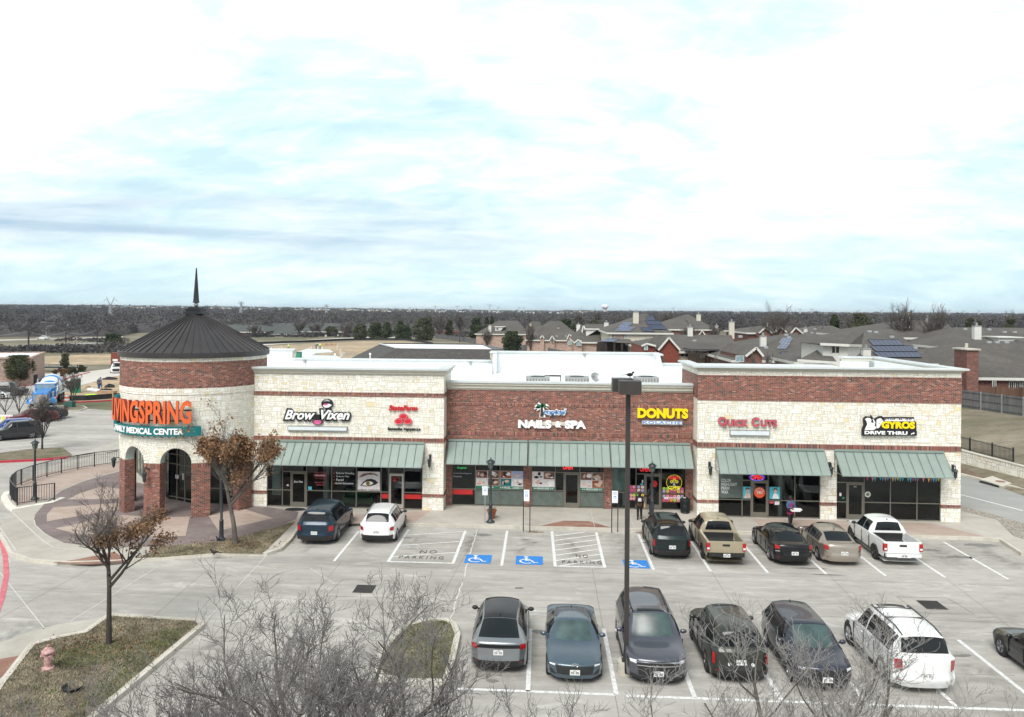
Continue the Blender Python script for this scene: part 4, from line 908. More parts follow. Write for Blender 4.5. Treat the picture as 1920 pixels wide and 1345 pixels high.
for a, b, c, d in [(11.85, 12.3, 1.24, 1.93), (13.38, 13.98, 1.24, 1.95)]:
 panel(SR1, 'portrait_poster', a, b, c, d, yr, 'sky_poster'); mb = MB(); cx = (a + b) / 2 + .04
 ell(mb, cx, c + .45, .09, .12, yr - .016, m=0); ell(mb, cx, c + .54, .12, .10, yr - .0145, m=1); shape(mb, [(cx - .18, c + .02), (cx - .12, c + .28), (cx, c + .34), (cx + .14, c + .28), (cx + .2, c + .02)], yr - .014, 0 if a < 12 else 2)
 mb.build('portrait', ['skin_poster', 'hair_black', 'white_letter'], SR1)
panel(SR1, 'window_notice', 13.38, 13.64, .98, 1.1, yr, 'rose_letter'); panel(SR1, 'window_notice', 13.68, 13.96, .90, 1.1, yr, 'poster_white')
mb = MB(); mb.box(14.0, 14.22, FY + .45, FY + .7, .16, 3.3); mb.build('interior_column', 'interior_white', SR1)
# gyro shop
panel(SR2, 'window_notice', 17.38, 17.5, 1.5, 1.68, yr, 'poster_white'); mb = MB(); ell(mb, 17.62, 1.38, .07, .07, yr); mb.build('door_sticker', 'poster_green', SR2)
mb = MB(); ell(mb, 19.0, 1.62, .17, .17, yr, m=0); ell(mb, 19.0, 1.62, .10, .10, yr - .004, m=1); mb.build('window_emblem', ['poster_white', 'couch_green'], SR2)
mb = MB(); r_ = random.Random(5); x = 18.9
while x < 22.95:
 mb.add([(x, yr - .02, 2.62), (x + .13, yr - .02, 2.62), (x + .065, yr - .02, 2.62 - r_.uniform(.16, .26))], [(0, 2, 1)], r_.randint(0, 4)); x += r_.choice([.14, .14, .3])
mb.build('bunting', ['donut_yellow', 'sky_poster', 'donut_magenta', 'donut_blue', 'donut_pink'], SR2)
words(SR2, [('106', 18.2, 18.36, 2.02, 2.1)], yr, 'light_box')
# ------------------------------------------------------------------ tower
NT = 360
def tp(r, a): return (Tc.x + r * math.sin(a), Tc.y - r * math.cos(a))      # a = 0 faces the lot, positive towards the shops
PILL = [R(-45.6 - 36.9), R(-45.6), R(-8.7), R(28.2), R(65.1)]
ARCH = [(PILL[i] + PILL[i + 1]) / 2 for i in range(4)]
SPR, AHW = 3.26, .87
def zlow(a):
 for c in ARCH:
  d = abs(a - c) * TR
  if d < AHW: return SPR + math.sqrt(AHW * AHW - d * d) * 1.03
 return SPR
def tower():
 aa = [R(-180 + 360 * i / NT) for i in range(NT)]
 for c in ARCH: aa += [c - AHW / TR + .0005, c + AHW / TR - .0005, c - AHW / TR * .985, c + AHW / TR * .985, c - AHW / TR - .0005, c + AHW / TR + .0005]
 aa = sorted(aa); n = len(aa); mb = MB(); r0, r1 = TR, TR - .5
 for i in range(n):
  a, b = aa[i], aa[(i + 1) % n]; b2 = b if b > a else b + 2 * math.pi; za, zb = zlow(a), zlow(b)
  ua, ub = a * TR, b2 * TR
  def q(r, z0a, z0b, z1, m):
   p, s = tp(r, a), tp(r, b)
   mb.add([(*p, z0a), (*s, z0b), (*s, z1), (*p, z1)], [(0, 1, 2, 3)], m, [[(ua, z0a), (ub, z0b), (ub, z1), (ua, z1)]])
  q(r0, za, zb, 7.2, 0); q(r0 + .03, 7.2, 7.2, 7.57, 3); q(r0 + .01, 7.57, 7.57, 9.08, 1); q(r0, 9.08, 9.08, 9.36, 0)
  p0, p1, p2, p3 = tp(r0, a), tp(r0, b), tp(r1, b), tp(r1, a)
  mb.add([(*p0, za), (*p1, zb), (*p2, zb), (*p3, za)], [(3, 2, 1, 0)], 2)
  mb.add([(*p3, za), (*p2, zb), (*p2, 4.6), (*p3, 4.6)], [(3, 2, 1, 0)], 2)
 # arch stones
 for c in ARCH:
  k = 19
  for i in range(k):
   t0 = R(180 * i / k) + .02; t1 = R(180 * (i + 1) / k) - .02
   pts = [(AHW * math.cos(t0), AHW * math.sin(t0) * 1.03), ((AHW + .30) * math.cos(t0), (AHW + .30) * math.sin(t0)), ((AHW + .30) * math.cos(t1), (AHW + .30) * math.sin(t1)), (AHW * math.cos(t1), AHW * math.sin(t1) * 1.03)]
   V = [(*tp(TR + .035, c + x / TR), SPR + z) for x, z in pts] + [(*tp(TR - .1, c + x / TR), SPR + z) for x, z in pts]
   mb.add(V, [(0, 1, 2, 3), (4, 5, 1, 0), (5, 6, 2, 1), (6, 7, 3, 2), (7, 4, 0, 3)], 0)
 mb.build('tower_wall', ['limestone', 'red_brick', 'interior_white', 'limestone'], B)
 # band soldier courses
 sb = MB()
 for z0, z1 in ((7.57, 7.66), (9.0, 9.085)):
  for i in range(NT):
   a, b = R(i), R(i + 1); p, s = tp(TR + .02, a), tp(TR + .02, b); sb.add([(*p, z0), (*s, z0), (*s, z1), (*p, z1)], [(0, 1, 2, 3)], 0, [[(a * TR, z0), (b * TR, z0), (b * TR, z1), (a * TR, z1)]])
 sb.build('soldier_course', 'brick_soldier', B)
 for c in PILL:
  pb = MB(); hw = R(18.45) - AHW / TR; k = 8; rr0, rr1 = TR + .04, TR - .55
  out = [tp(rr0, c - hw + 2 * hw * i / k) for i in range(k + 1)]; inn = [tp(rr1, c - hw + 2 * hw * i / k) for i in range(k + 1)]
  for i in range(k):
   u0 = (c - hw + 2 * hw * i / k) * TR; u1 = (c - hw + 2 * hw * (i + 1) / k) * TR
   for z0, z1, m in ((.15, 3.02, 0), (3.02, SPR + .005, 1)):
    pb.add([(*out[i], z0), (*out[i + 1], z0), (*out[i + 1], z1), (*out[i], z1)], [(0, 1, 2, 3)], m, [[(u0, z0), (u1, z0), (u1, z1), (u0, z1)]])
    pb.add([(*inn[i], z0), (*inn[i + 1], z0), (*inn[i + 1], z1), (*inn[i], z1)], [(3, 2, 1, 0)], m)
   pb.add([(*out[i], SPR + .005), (*out[i + 1], SPR + .005), (*inn[i + 1], SPR + .005), (*inn[i], SPR + .005)], [(0, 1, 2, 3)], m)
  for o_, i_ in ((out[0], inn[0]), (out[-1], inn[-1])):
   pb.add([(*i_, .15), (*o_, .15), (*o_, SPR), (*i_, SPR)], [(0, 1, 2, 3)], 0, [[(0, .15), (.59, .15), (.59, SPR), (0, SPR)]])
  pb.build('pillar', ['red_brick', 'brick_soldier'], B)
 cb = MB(); cb.lathe((Tc.x, Tc.y, 0), [(0, 4.6), (TR - .5, 4.6)], 48); cb.build('porch_ceiling', 'interior_white', B)
 # conical standing-seam roof
 rb = MB(); RE = 4.45; ap = .42
 rb.lathe((Tc.x, Tc.y, 0), [(TR, 9.30), (RE, 9.30), (RE, 9.60), (RE - .02, 9.62), (ap, 11.85), (ap, 11.9)], 96)
 nr = 52
 for i in range(nr):
  a = 2 * math.pi * i / nr; p = tp(RE - .02, a); q_ = tp(ap, a); rb.bar((*p, 9.64), (*q_, 11.88), .035, .06)
 o = rb.build('cone_roof', 'cone_metal', B, smooth=30)
 sp = MB()
 for w_, z0, z1 in ((.56, 11.84, 11.98), (.46, 11.98, 12.10), (.52, 12.10, 12.14), (.36, 12.14, 12.26)): sp.box(Tc.x - w_, Tc.x + w_, Tc.y - w_, Tc.y + w_, z0, z1)
 sp.lathe((Tc.x, Tc.y, 0), [(.08, 12.26), (.08, 12.30)], 10)
 sp.lathe((Tc.x, Tc.y, 0), [(.14, 12.52), (.22, 12.54), (.22, 12.58), (.19, 12.62), (.035, 14.70), (0, 14.71)], 8); sp.build('spire', 'black_metal', B)
 bb_ = MB(); bb_.ball((Tc.x, Tc.y, 12.41), .14, 10); bb_.build('spire_ball', 'galvanised', B, smooth=60)
 # glazed entrance under the porch
 poly_ = [(-17.9, 47.95), (-21.35, 47.95), (-23.30, 48.92), (-24.25, 49.90), (-30.1, 57.6)]
 fr = MB(); gl = MB(); br = MB(); segs = [(0, 4, 3), (1, 3, 2), (2, 2, 1), (3, 9, 1)]
 for k, nsub, _ in segs:
  a = Vector(poly_[k]); b = Vector(poly_[k + 1])
  for i in range(nsub + 1):
   p = a.lerp(b, i / nsub); fr.box(p.x - .035, p.x + .035, p.y - .035, p.y + .035, .15, 3.7)
  for z in (.18, 1.15 if k != 1 else .4, 2.45, 3.05, 3.7): fr.bar((a.x, a.y, z), (b.x, b.y, z), .06, .06)
  gl.add([(b.x, b.y, .15), (a.x, a.y, .15), (a.x, a.y, 3.7), (b.x, b.y, 3.7)], [(0, 1, 2, 3)])
  br.bar((a.x, a.y + .02, 4.15), (b.x, b.y + .02, 4.15), .14, .9)
 F_ = fr.build('entrance_frame', 'frame_bronze', B); gl.build('window_pane', 'shop_glass', F_); br.build('brick_lintel', 'red_brick', B)
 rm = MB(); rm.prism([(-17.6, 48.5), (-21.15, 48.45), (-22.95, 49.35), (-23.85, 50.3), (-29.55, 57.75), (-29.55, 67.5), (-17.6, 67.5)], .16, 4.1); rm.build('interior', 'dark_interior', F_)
 dh = MB(); a = Vector(poly_[1]); b = Vector(poly_[2]); d = (b - a).normalized(); n_ = Vector((d.y, -d.x));
 if n_.y > 0: n_ = -n_
 for s in (-.09, .09):
  p = a.lerp(b, .5) + d * s + n_ * .07; q_ = p + d * (.14 if s > 0 else -.14); dh.tube([(p.x, p.y, 1.0), (p.x, p.y, 1.3), (q_.x, q_.y, 1.3), (q_.x, q_.y, 1.0), (p.x, p.y, 1.0)], .018, 6)
 dh.build('door_handle', 'black_metal', F_)
 no = MB()
 for t_, z0, z1, w_ in ((.40, 1.55, 1.95, .14), (.66, 1.55, 1.8, .3)):
  p = a.lerp(b, t_) + n_ * .03; no.bar((p.x - d.x * w_ / 2, p.y - d.y * w_ / 2, (z0 + z1) / 2), (p.x + d.x * w_ / 2, p.y + d.y * w_ / 2, (z0 + z1) / 2), .01, z1 - z0)
 no.build('door_notice', 'poster_white', F_)
tower()
# ------------------------------------------------------------------ signs on the facade
def curve_fn(r, a_of):
 return lambda a, b, d: (*tp(r - d, a_of(a)), b)
vis = math.atan2(-Tc.x, Tc.y)           # the angle on the tower that looks at the lot camera side
S = thing('tower_sign', 'curved tower sign with tall orange letters LIVINGSPRING above a teal FAMILY MEDICAL CENTER board', 'sign', (*tp(TR + .1, R(-20)), 4.8))
a0, a1 = R(-73) + vis, R(-2.6) + vis
mb = MB(); lettering(mb, 'LIVINGSPRING', 0, 1, 5.60, 6.92, 0, .20, 0, 1, bold=.035, spacing=1.05, fn=curve_fn(TR + .32, lambda a: a0 + (a1 - a0) * a)); mb.build('letters', ['orange_letter', 'orange_side'], S)
mb = MB(); k = 40
for (r_, z0, z1, s0, s1) in ((TR + .34, 4.88, 5.42, a0 - .02, R(4) + vis), ):
 for i in range(k):
  x, y = s0 + (s1 - s0) * i / k, s0 + (s1 - s0) * (i + 1) / k
  o0, o1, i0, i1 = tp(r_, x), tp(r_, y), tp(r_ - .18, x), tp(r_ - .18, y)
  mb.add([(*o0, z0), (*o1, z0), (*o1, z1), (*o0, z1)], [(0, 1, 2, 3)]); mb.add([(*o0, z1), (*o1, z1), (*i1, z1), (*i0, z1)], [(0, 1, 2, 3)]); mb.add([(*o0, z0), (*o1, z0), (*i1, z0), (*i0, z0)], [(3, 2, 1, 0)]); mb.add([(*i0, z0), (*i1, z0), (*i1, z1), (*i0, z1)], [(3, 2, 1, 0)])
mb.build('board', 'teal_board', S)
mb = MB(); lettering(mb, 'FAMILY MEDICAL CENTER', 0, 1, 4.98, 5.34, 0, .03, 0, 0, bold=.035, fn=curve_fn(TR + .355, lambda a: a0 + .02 + (R(-9) + vis - a0) * a)); mb.build('board_lettering', 'white_letter', S)
mb = MB()
for rr_, zz_ in ((TR + .18, 5.75), (TR + .18, 6.35)):
 pts = [(*tp(rr_, a0 + (a1 - a0) * i / 20), zz_) for i in range(21)]; mb = MB(); mb.tube(pts, .04, 4); mb.build('raceway', 'pole_bronze', S)
for i in range(14):
 a = a0 + (a1 - a0) * i / 13; mb = MB(); mb.bar((*tp(TR, a), 4.75), (*tp(TR + .3, a), 4.9), .03, .03); mb.build('bracket', 'pole_bronze', S)
mb = MB(); p = tp(TR + .30, a0 - .05); q_ = tp(TR - .1, a0 - .14); mb.bar((p[0], p[1], 6.05), (q_[0], q_[1], 6.05), .2, 1.9); mb.build('end_panel', 'teal_board', S)
def sign(name, lab, u0, v0, u1, v1, Y):
 return thing(name, lab, 'sign', (*[(lambda c: (c[0], Y))(P((u0 + u1) / 2, v1, Y))][0], P((u0 + u1) / 2, v1, Y)[1]))
def wz(u, v, Y): return P(u, v, Y)
def offs(pts, d): return pts
S = sign('shop_sign', 'black and white script sign BROW VIXEN with an eye above and pink lips below', 533, 748, 657, 797, FY)
y = FY - .05
def fit(mb, s, u0, u1, v0, v1, Y, depth, m=0, ms=None, grow=0, **k):
 x0, zt_ = P(u0, v0, Y); x1, _ = P(u1, v0, Y); zb = P((u0 + u1) / 2, v1, Y)[1]; zt_ = P((u0 + u1) / 2, v0, Y)[1]
 lettering(mb, s, x0 - grow, x1 + grow, zb - grow, zt_ + grow, Y, depth, m, ms, **k)
mb = MB(); fit(mb, 'Brow', 533, 592, 768, 788, y, .08, grow=.07, bold=.09, shear=.35); fit(mb, 'Vixen', 601, 657, 768, 788, y, .08, grow=.07, bold=.09, shear=.35)
x0, z0 = P(586, 786, y); mb.box(x0 - .1, x0 + .7, y - .08, y, z0, z0 + .28)
ex, ez = P(614, 757, y); ell(mb, ex, ez, .36, .30, y - .08, 24); mb.add([(ex + .36 * math.cos(t), y + dd_, ez + .3 * math.sin(t)) for t in [2 * math.pi * i / 24 for i in range(24)] for dd_ in (-.08, 0)], [(2 * i, 2 * i + 1, (2 * i + 3) % 48, (2 * i + 2) % 48) for i in range(24)])
lx, lz = P(596, 791, y); ell(mb, lx, lz, .33, .17, y - .081, 24)
mb.build('backing', 'black_letter', S)
mb = MB(); fit(mb, 'Brow', 534, 591, 769, 787, y - .085, .02, bold=.03, shear=.35); mb.build('letters', 'white_letter', S); mb = MB(); fit(mb, 'Vixen', 602, 656, 769, 787, y - .085, .02, bold=.03, shear=.35); mb.build('letters', 'white_letter', S)
mb = MB(); shape(mb, [(ex - .27, ez - .12), (ex - .1, ez - .02), (ex + .12, ez - .0), (ex + .3, ez - .08), (ex + .1, ez - .22), (ex - .12, ez - .24)], y - .095)
for k_ in range(3): shape(mb, [(ex - .3 + .03 * k_, ez + .12 + .05 * k_), (ex, ez + .17 + .04 * k_), (ex + .22, ez + .12 + .03 * k_), (ex, ez + .19 + .04 * k_)], y - .095)
mb.build('eyelid', 'white_letter', S)
mb = MB(); ell(mb, ex - .09, ez - .05, .14, .06, y - .10, 14)
shape(mb, [(lx - .30, lz), (lx - .13, lz + .11), (lx - .04, lz + .08), (lx, lz + .12), (lx + .06, lz + .08), (lx + .15, lz + .11), (lx + .28, lz + .02), (lx, lz + .015)], y - .095); shape(mb, [(lx - .26, lz - .02), (lx, lz - .0), (lx + .26, lz - .01), (lx + .14, lz - .14), (lx - .1, lz - .15)], y - .095); mb.build('lips', 'pink_lip', S)
def lightbox(name, lab, u0, v0, u1, v1, Y, par=None, m='light_box'):
 x0, zt_ = P(u0, v0, Y); x1, _ = P(u1, v0, Y); zb = P((u0 + u1) / 2, v1, Y)[1]; zt_ = P((u0 + u1) / 2, v0, Y)[1]
 t = thing(name, lab, 'sign', (x0, Y, zb)) if par is None else par
 mb = MB(); mb.box(x0, x1, Y - .12, Y, zb, zt_); mb.build('box', 'galvanised', t); mb = MB(); mb.box(x0 + .05, x1 - .05, Y - .135, Y - .118, zb + .05, zt_ - .05); mb.build('panel', m, t); return t, x0, x1, zb, zt_
lightbox('light_box', 'long blank white light box under the Brow Vixen lettering', 540, 799, 652, 808, FY - .02)
lightbox('light_box', 'blank white light box under the Quick Cuts lettering', 1367.5, 806.5, 1443, 817, FY - .02)
S = sign('shop_sign', 'red State Farm sign with three red ovals and black name lettering beneath', 726, 760, 790, 808, FY)
mb = MB(); fit(mb, 'StateFarm', 729, 783, 760, 770, y, .08, bold=.035, shear=.18); mb.build('letters', 'red_letter', S)
mb = MB()
for u, v in ((756.5, 781), (748, 790), (765, 790)):
 x, z = P(u, v, y); ell(mb, x, z, .265, .185, y - .09, 20); mb.add([(x + .265 * math.cos(t), y + dd_, z + .185 * math.sin(t)) for t in [2 * math.pi * i / 20 for i in range(20)] for dd_ in (-.09, 0)], [(2 * i, 2 * i + 1, (2 * i + 3) % 40, (2 * i + 2) % 40) for i in range(20)])
mb.build('ovals', 'red_letter', S)
mb = MB()
for u, v in ((756.5, 781), (748, 790), (765, 790)):
 x, z = P(u, v, y)
 for i in range(24):
  t0, t1 = 2 * math.pi * i / 24, 2 * math.pi * (i + 1) / 24; mb.add([(x + .205 * math.cos(t0), y - .094, z + .13 * math.sin(t0)), (x + .225 * math.cos(t0), y - .094, z + .148 * math.sin(t0)), (x + .225 * math.cos(t1), y - .094, z + .148 * math.sin(t1)), (x + .205 * math.cos(t1), y - .094, z + .13 * math.sin(t1))], [(0, 1, 2, 3)])
mb.build('oval_line', 'donut_pink', S)
mb = MB(); fit(mb, 'Samantha Nguyen-Le', 727, 788.5, 801.5, 808.5, y, .05, bold=.04); mb.build('name_letters', 'black_letter', S)
ymf = MY - .06
S = sign('shop_sign', 'white NAILS & SPA letters under a palm tree and blue Tropical script on brick', 971, 760, 1100, 805, MY)
mb = MB(); fit(mb, 'NAILS', 971.5, 1034, 787.5, 803, ymf, .1, bold=.06); fit(mb, '&', 1041, 1052.5, 789.5, 801.5, ymf, .1, bold=.05); fit(mb, 'SPA', 1059, 1099, 788.5, 804, ymf, .1, bold=.06); mb.build('letters', 'white_letter', S)
mb = MB(); x0, z0 = P(985, 797, MY - .02); x1, _ = P(1090, 797, MY - .02); mb.box(x0, x1, MY - .05, MY, z0 - .0, z0 + .22); mb.build('raceway', 'cream_cornice', S)
mb = MB(); fit(mb, 'ropical', 1019, 1061, 768, 780, ymf, .07, bold=.11, shear=.25, grow=.05)
px_, pz_ = P(1015.5, 762.5, ymf)
palm = [(-.05, .0), (-.09, -.62), (.13, -.62), (.07, 0)]
shape(mb, [(px_ + a * 1.7 + .02, pz_ + b * 1.02 - .02) for a, b in palm], ymf - .07)
for a in (-160, -130, -60, -25, 20, 75, 130, 160, 190):
 c, s_ = math.cos(R(a)), math.sin(R(a)); L_ = .42 + .05 * (a % 3); shape(mb, [(px_ + s_ * .09, pz_ - c * .09), (px_ + c * L_ * .6 - 0, pz_ + s_ * L_ * .5 + .1), (px_ + c * L_, pz_ + s_ * L_ * .55 - .08), (px_ - s_ * .09, pz_ + c * .09)], ymf - .068)
mb.build('script_outline', 'white_letter', S)
mb = MB(); fit(mb, 'ropical', 1019, 1061, 768, 780, ymf - .075, .015, bold=.02, shear=.25); mb.build('script_letters', 'blue_letter', S)
mb = MB(); shape(mb, [(px_ + a, pz_ + b) for a, b in palm], ymf - .08); mb.build('palm_trunk', 'pole_bronze', S)
mb = MB()
for a in (-50, -20, 25, 70, 150):
 c, s_ = math.cos(R(a)), math.sin(R(a)); L_ = .36; shape(mb, [(px_ + s_ * .05, pz_ - c * .05), (px_ + c * L_ * .6, pz_ + s_ * L_ * .5 + .07), (px_ + c * L_, pz_ + s_ * L_ * .5 - .06), (px_ - s_ * .05, pz_ + c * .05)], ymf - .082)
mb.build('palm_leaves', 'palm_green', S)
S = sign('shop_sign', 'yellow DONUTS letters above a white KOLACHE strip on brick', 1194, 765, 1291, 797, MY)
mb = MB(); fit(mb, 'DONUTS', 1195, 1290, 765.5, 784.5, ymf, .11, bold=.06); mb.build('letters', 'yellow_letter', S)
lightbox('x', '', 1203, 788.5, 1279, 796.5, MY - .02, par=S, m='white_letter')
mb = MB(); fit(mb, 'KOLACHE', 1205.5, 1276.5, 790.3, 795.2, MY - .16, .01, bold=.02, spacing=1.1); mb.build('strip_lettering', 'blue_letter', S)
S = sign('shop_sign', 'faded rose QUICK CUTS letters on limestone above a blank light box', 1346, 781, 1457, 801, FY)
mb = MB(); fit(mb, 'Q', 1346, 1362.5, 781.5, 800.5, y, .11, 0, 1, bold=.05); fit(mb, 'UICK', 1363.5, 1402.5, 786.5, 799.5, y, .11, 0, 1, bold=.06, spacing=1.1); fit(mb, 'C', 1409, 1423.5, 782.5, 800.5, y, .11, 0, 1, bold=.05); fit(mb, 'UTS', 1426, 1456.5, 787, 800.5, y, .11, 0, 1, bold=.06, spacing=1.1); mb.build('letters', ['rose_letter', 'black_letter'], S)
S = sign('shop_sign', 'black GYROS DRIVE THRU sign with a cook carving meat and yellow letters', 1615, 779, 1717, 818, FY)
def pp(l, k=13.714, u0=1600, v0=770): return [P(u0 + a / k, v0 + b / k, y) for a, b in l]
out = [(205, 640), (205, 480), (255, 350), (235, 210), (300, 140), (400, 150), (425, 180), (430, 110), (500, 200), (530, 205), (640, 145), (715, 135), (730, 165), (1530, 165), (1535, 262), (1590, 290), (1590, 500), (1605, 520), (1605, 640)]
mb = MB(); mb.extr(pp(out), 'y', y - .14, y); mb.build('backing', 'black_letter', S)
mb = MB(); fit(mb, 'DRIVE THRU', 1621, 1701.5, 808.5, 815.2, y - .14, .012, bold=.055, spacing=1.05)
shape(mb, pp([(1450, 625), (1460, 575), (1510, 565), (1510, 545), (1555, 575), (1510, 605), (1510, 590), (1480, 595)]), y - .15)
x0, zt_ = P(1657, 784.3, y); x1, zb = P(1711, 789.2, y); mb.box(x0, x1, y - .15, y - .139, zb - .02, zt_)
shape(mb, pp([(265, 490), (330, 340), (310, 260), (270, 210), (330, 180), (400, 185), (440, 230), (430, 300), (500, 310), (470, 205), (490, 205), (540, 300), (520, 380), (580, 430), (500, 490)]), y - .149)
shape(mb, pp([(565, 400), (570, 230), (630, 195), (680, 190), (750, 265), (700, 330), (640, 430), (590, 450)]), y - .148)
mb.build('white_artwork', 'white_letter', S)
mb = MB(); fit(mb, 'STOP -N- GO', 1659, 1709.5, 785.3, 788.2, y - .15, .008, bold=.04, spacing=1.2);
rr2 = random.Random(3)
for i in range(26):
 c = rr2.uniform(585, 710), rr2.uniform(225, 400); shape(mb, pp([(c[0], c[1]), (c[0] + 28, c[1] - 8), (c[0] + 26, c[1] + 3)]), y - .1495)
for c in [(340, 285), (380, 300), (350, 330), (420, 340), (440, 380), (390, 390), (340, 420), (360, 250)]: shape(mb, pp([(c[0], c[1]), (c[0] + 30, c[1] + 5), (c[0] + 12, c[1] + 14)]), y - .152)
mb.build('black_artwork', 'black_letter', S)
mb = MB(); fit(mb, 'GYROS', 1652.5, 1715.5, 790.5, 804, y - .14, .03, bold=.06); mb.build('letters', 'yellow_letter', S)
# wall lanterns
def wall_lamp(u, v, Y, lab, dirx=0):
 x, z = P(u, v, Y); t = thing('wall_lamp', lab, 'wall lamp', (x, Y, z), group='wall lamps along the shop fronts')
 mb = MB(); mb.box(x - .07, x + .07, Y - .05, Y, z + .05, z + .45); mb.tube([(x, Y - .05, z + .3), (x, Y - .3, z + .45), (x, Y - .35, z + .25)], .025, 6); mb.build('bracket', 'lamp_black', t)
 mb = MB(); mb.lathe((x, Y - .33, z), [(0, .28), (.13, .18), (.15, .14), (.11, .12), (.08, -.22), (.02, -.30), (0, -.36)], 8); mb.build('lantern', 'lamp_black', t)
wall_lamp(806.5, 866, FY, 'black lantern on limestone pier right of the left shop awning')
wall_lamp(1330, 880, FY, 'black lantern on limestone pier beside the salon awning, left side')
wall_lamp(1555, 881, FY, 'black lantern on limestone pier between the salon and gyro awnings')
wall_lamp(1786, 886, FY, 'black lantern on limestone pier at the right end of the building')
p = tp(TR + .04, R(-10.5)); t = thing('wall_lamp', 'black lantern on the second brick pillar of the round tower', 'wall lamp', (*p, 3), group='wall lamps along the shop fronts')
mb = MB(); mb.tube([(p[0], p[1], 2.9), (p[0] - .1, p[1] - .3, 3.1), (p[0] - .15, p[1] - .35, 2.8)], .04, 6); mb.lathe((p[0] - .12, p[1] - .35, 2.6), [(0, .3), (.15, .18), (.17, .12), (.12, .1), (.09, -.28), (0, -.38)], 8); mb.build('lantern', 'lamp_black', t)
p = tp(TR + .04, R(-48 + -12)); mb = MB(); mb.lathe((p[0] - .3, p[1], 2.9), [(0, .3), (.13, .2), (.16, .12), (.12, .1), (.09, -.25), (0, -.38)], 8); mb.bar((p[0] - .3, p[1], 3.15), (p[0] + .3, p[1] + .2, 3.15), .04, .04); tag(mb.build('wall_lamp', 'lamp_black'), 'black lantern on the far left side of the round tower', 'wall lamp', 'wall lamps along the shop fronts')
# roof plant
for u0, u1, lab in [(986, 1031, 'grey rooftop air conditioner nearest the tower side'), (1060, 1105, 'grey rooftop air conditioner left of the satellite dish'), (1192, 1236, 'grey rooftop air conditioner right of the parking lot lamp head')]:
 Y = 58.; x0 = P(u0, 708, Y)[0]; x1 = P(u1, 708, Y)[0]; zt_ = P(u0, 707.5, Y)[1]; t = thing('rooftop_unit', lab, 'air conditioner', (x0, Y, 6.9), group='air conditioners on the flat roof')
 mb = MB(); mb.box(x0, x1, Y, Y + 1.6, 6.95, zt_); mb.build('casing', 'galvanised', t)
 mb = MB(); mb.lathe(((x0 + x1) / 2, Y + .8, zt_), [(0, .01), (.5, .01), (.5, .03), (.55, .03)], 20); mb.build('fan_grille', 'black_metal', t)
 for k_ in range(8): mb = MB(); x = x0 + (x1 - x0) * (k_ + .5) / 8; mb.box(x - .04, x + .04, Y - .012, Y, 7.0, zt_ - .1); mb.build('louvre', 'frame_bronze', t)
t = thing('satellite_dish', 'grey satellite dish on the flat roof above the donut shop', 'satellite dish', (*[P(1115, 716, 56)[0], 56], 6.9)); c = XZ(1116, 708, 56)
mb = MB(); mb.lathe((0, 0, 0), [(0, 0), (.2, .03), (.36, .1)], 20); mb.M = None
q = Matrix.Translation(c) @ Matrix.Rotation(R(60), 4, 'X') @ Matrix.Rotation(R(20), 4, 'Y'); mb.v = [tuple(q @ Vector(p)) for p in mb.v]; mb.build('dish', 'galvanised', t)
mb = MB(); mb.cyl((c.x, c.y, 6.9), c, .03); mb.bar(c, (c.x - .3, c.y - .3, c.z + .25), .03, .03); mb.build('mount', 'galvanised', t)
mb = MB(); a = XZ(1021, 704, 60); b = XZ(1052, 705.5, 60); mb.box(a.x, b.x, 59.9, 60.1, a.z - .08, a.z + .03); mb.box(a.x, a.x + .06, 60, 60.1, 6.9, a.z); mb.box(b.x - .06, b.x, 60, 60.1, 6.9, a.z); tag(mb.build('pipe_rack', 'pole_bronze'), 'low brown pipe rack on the white flat roof', 'pipe rack')
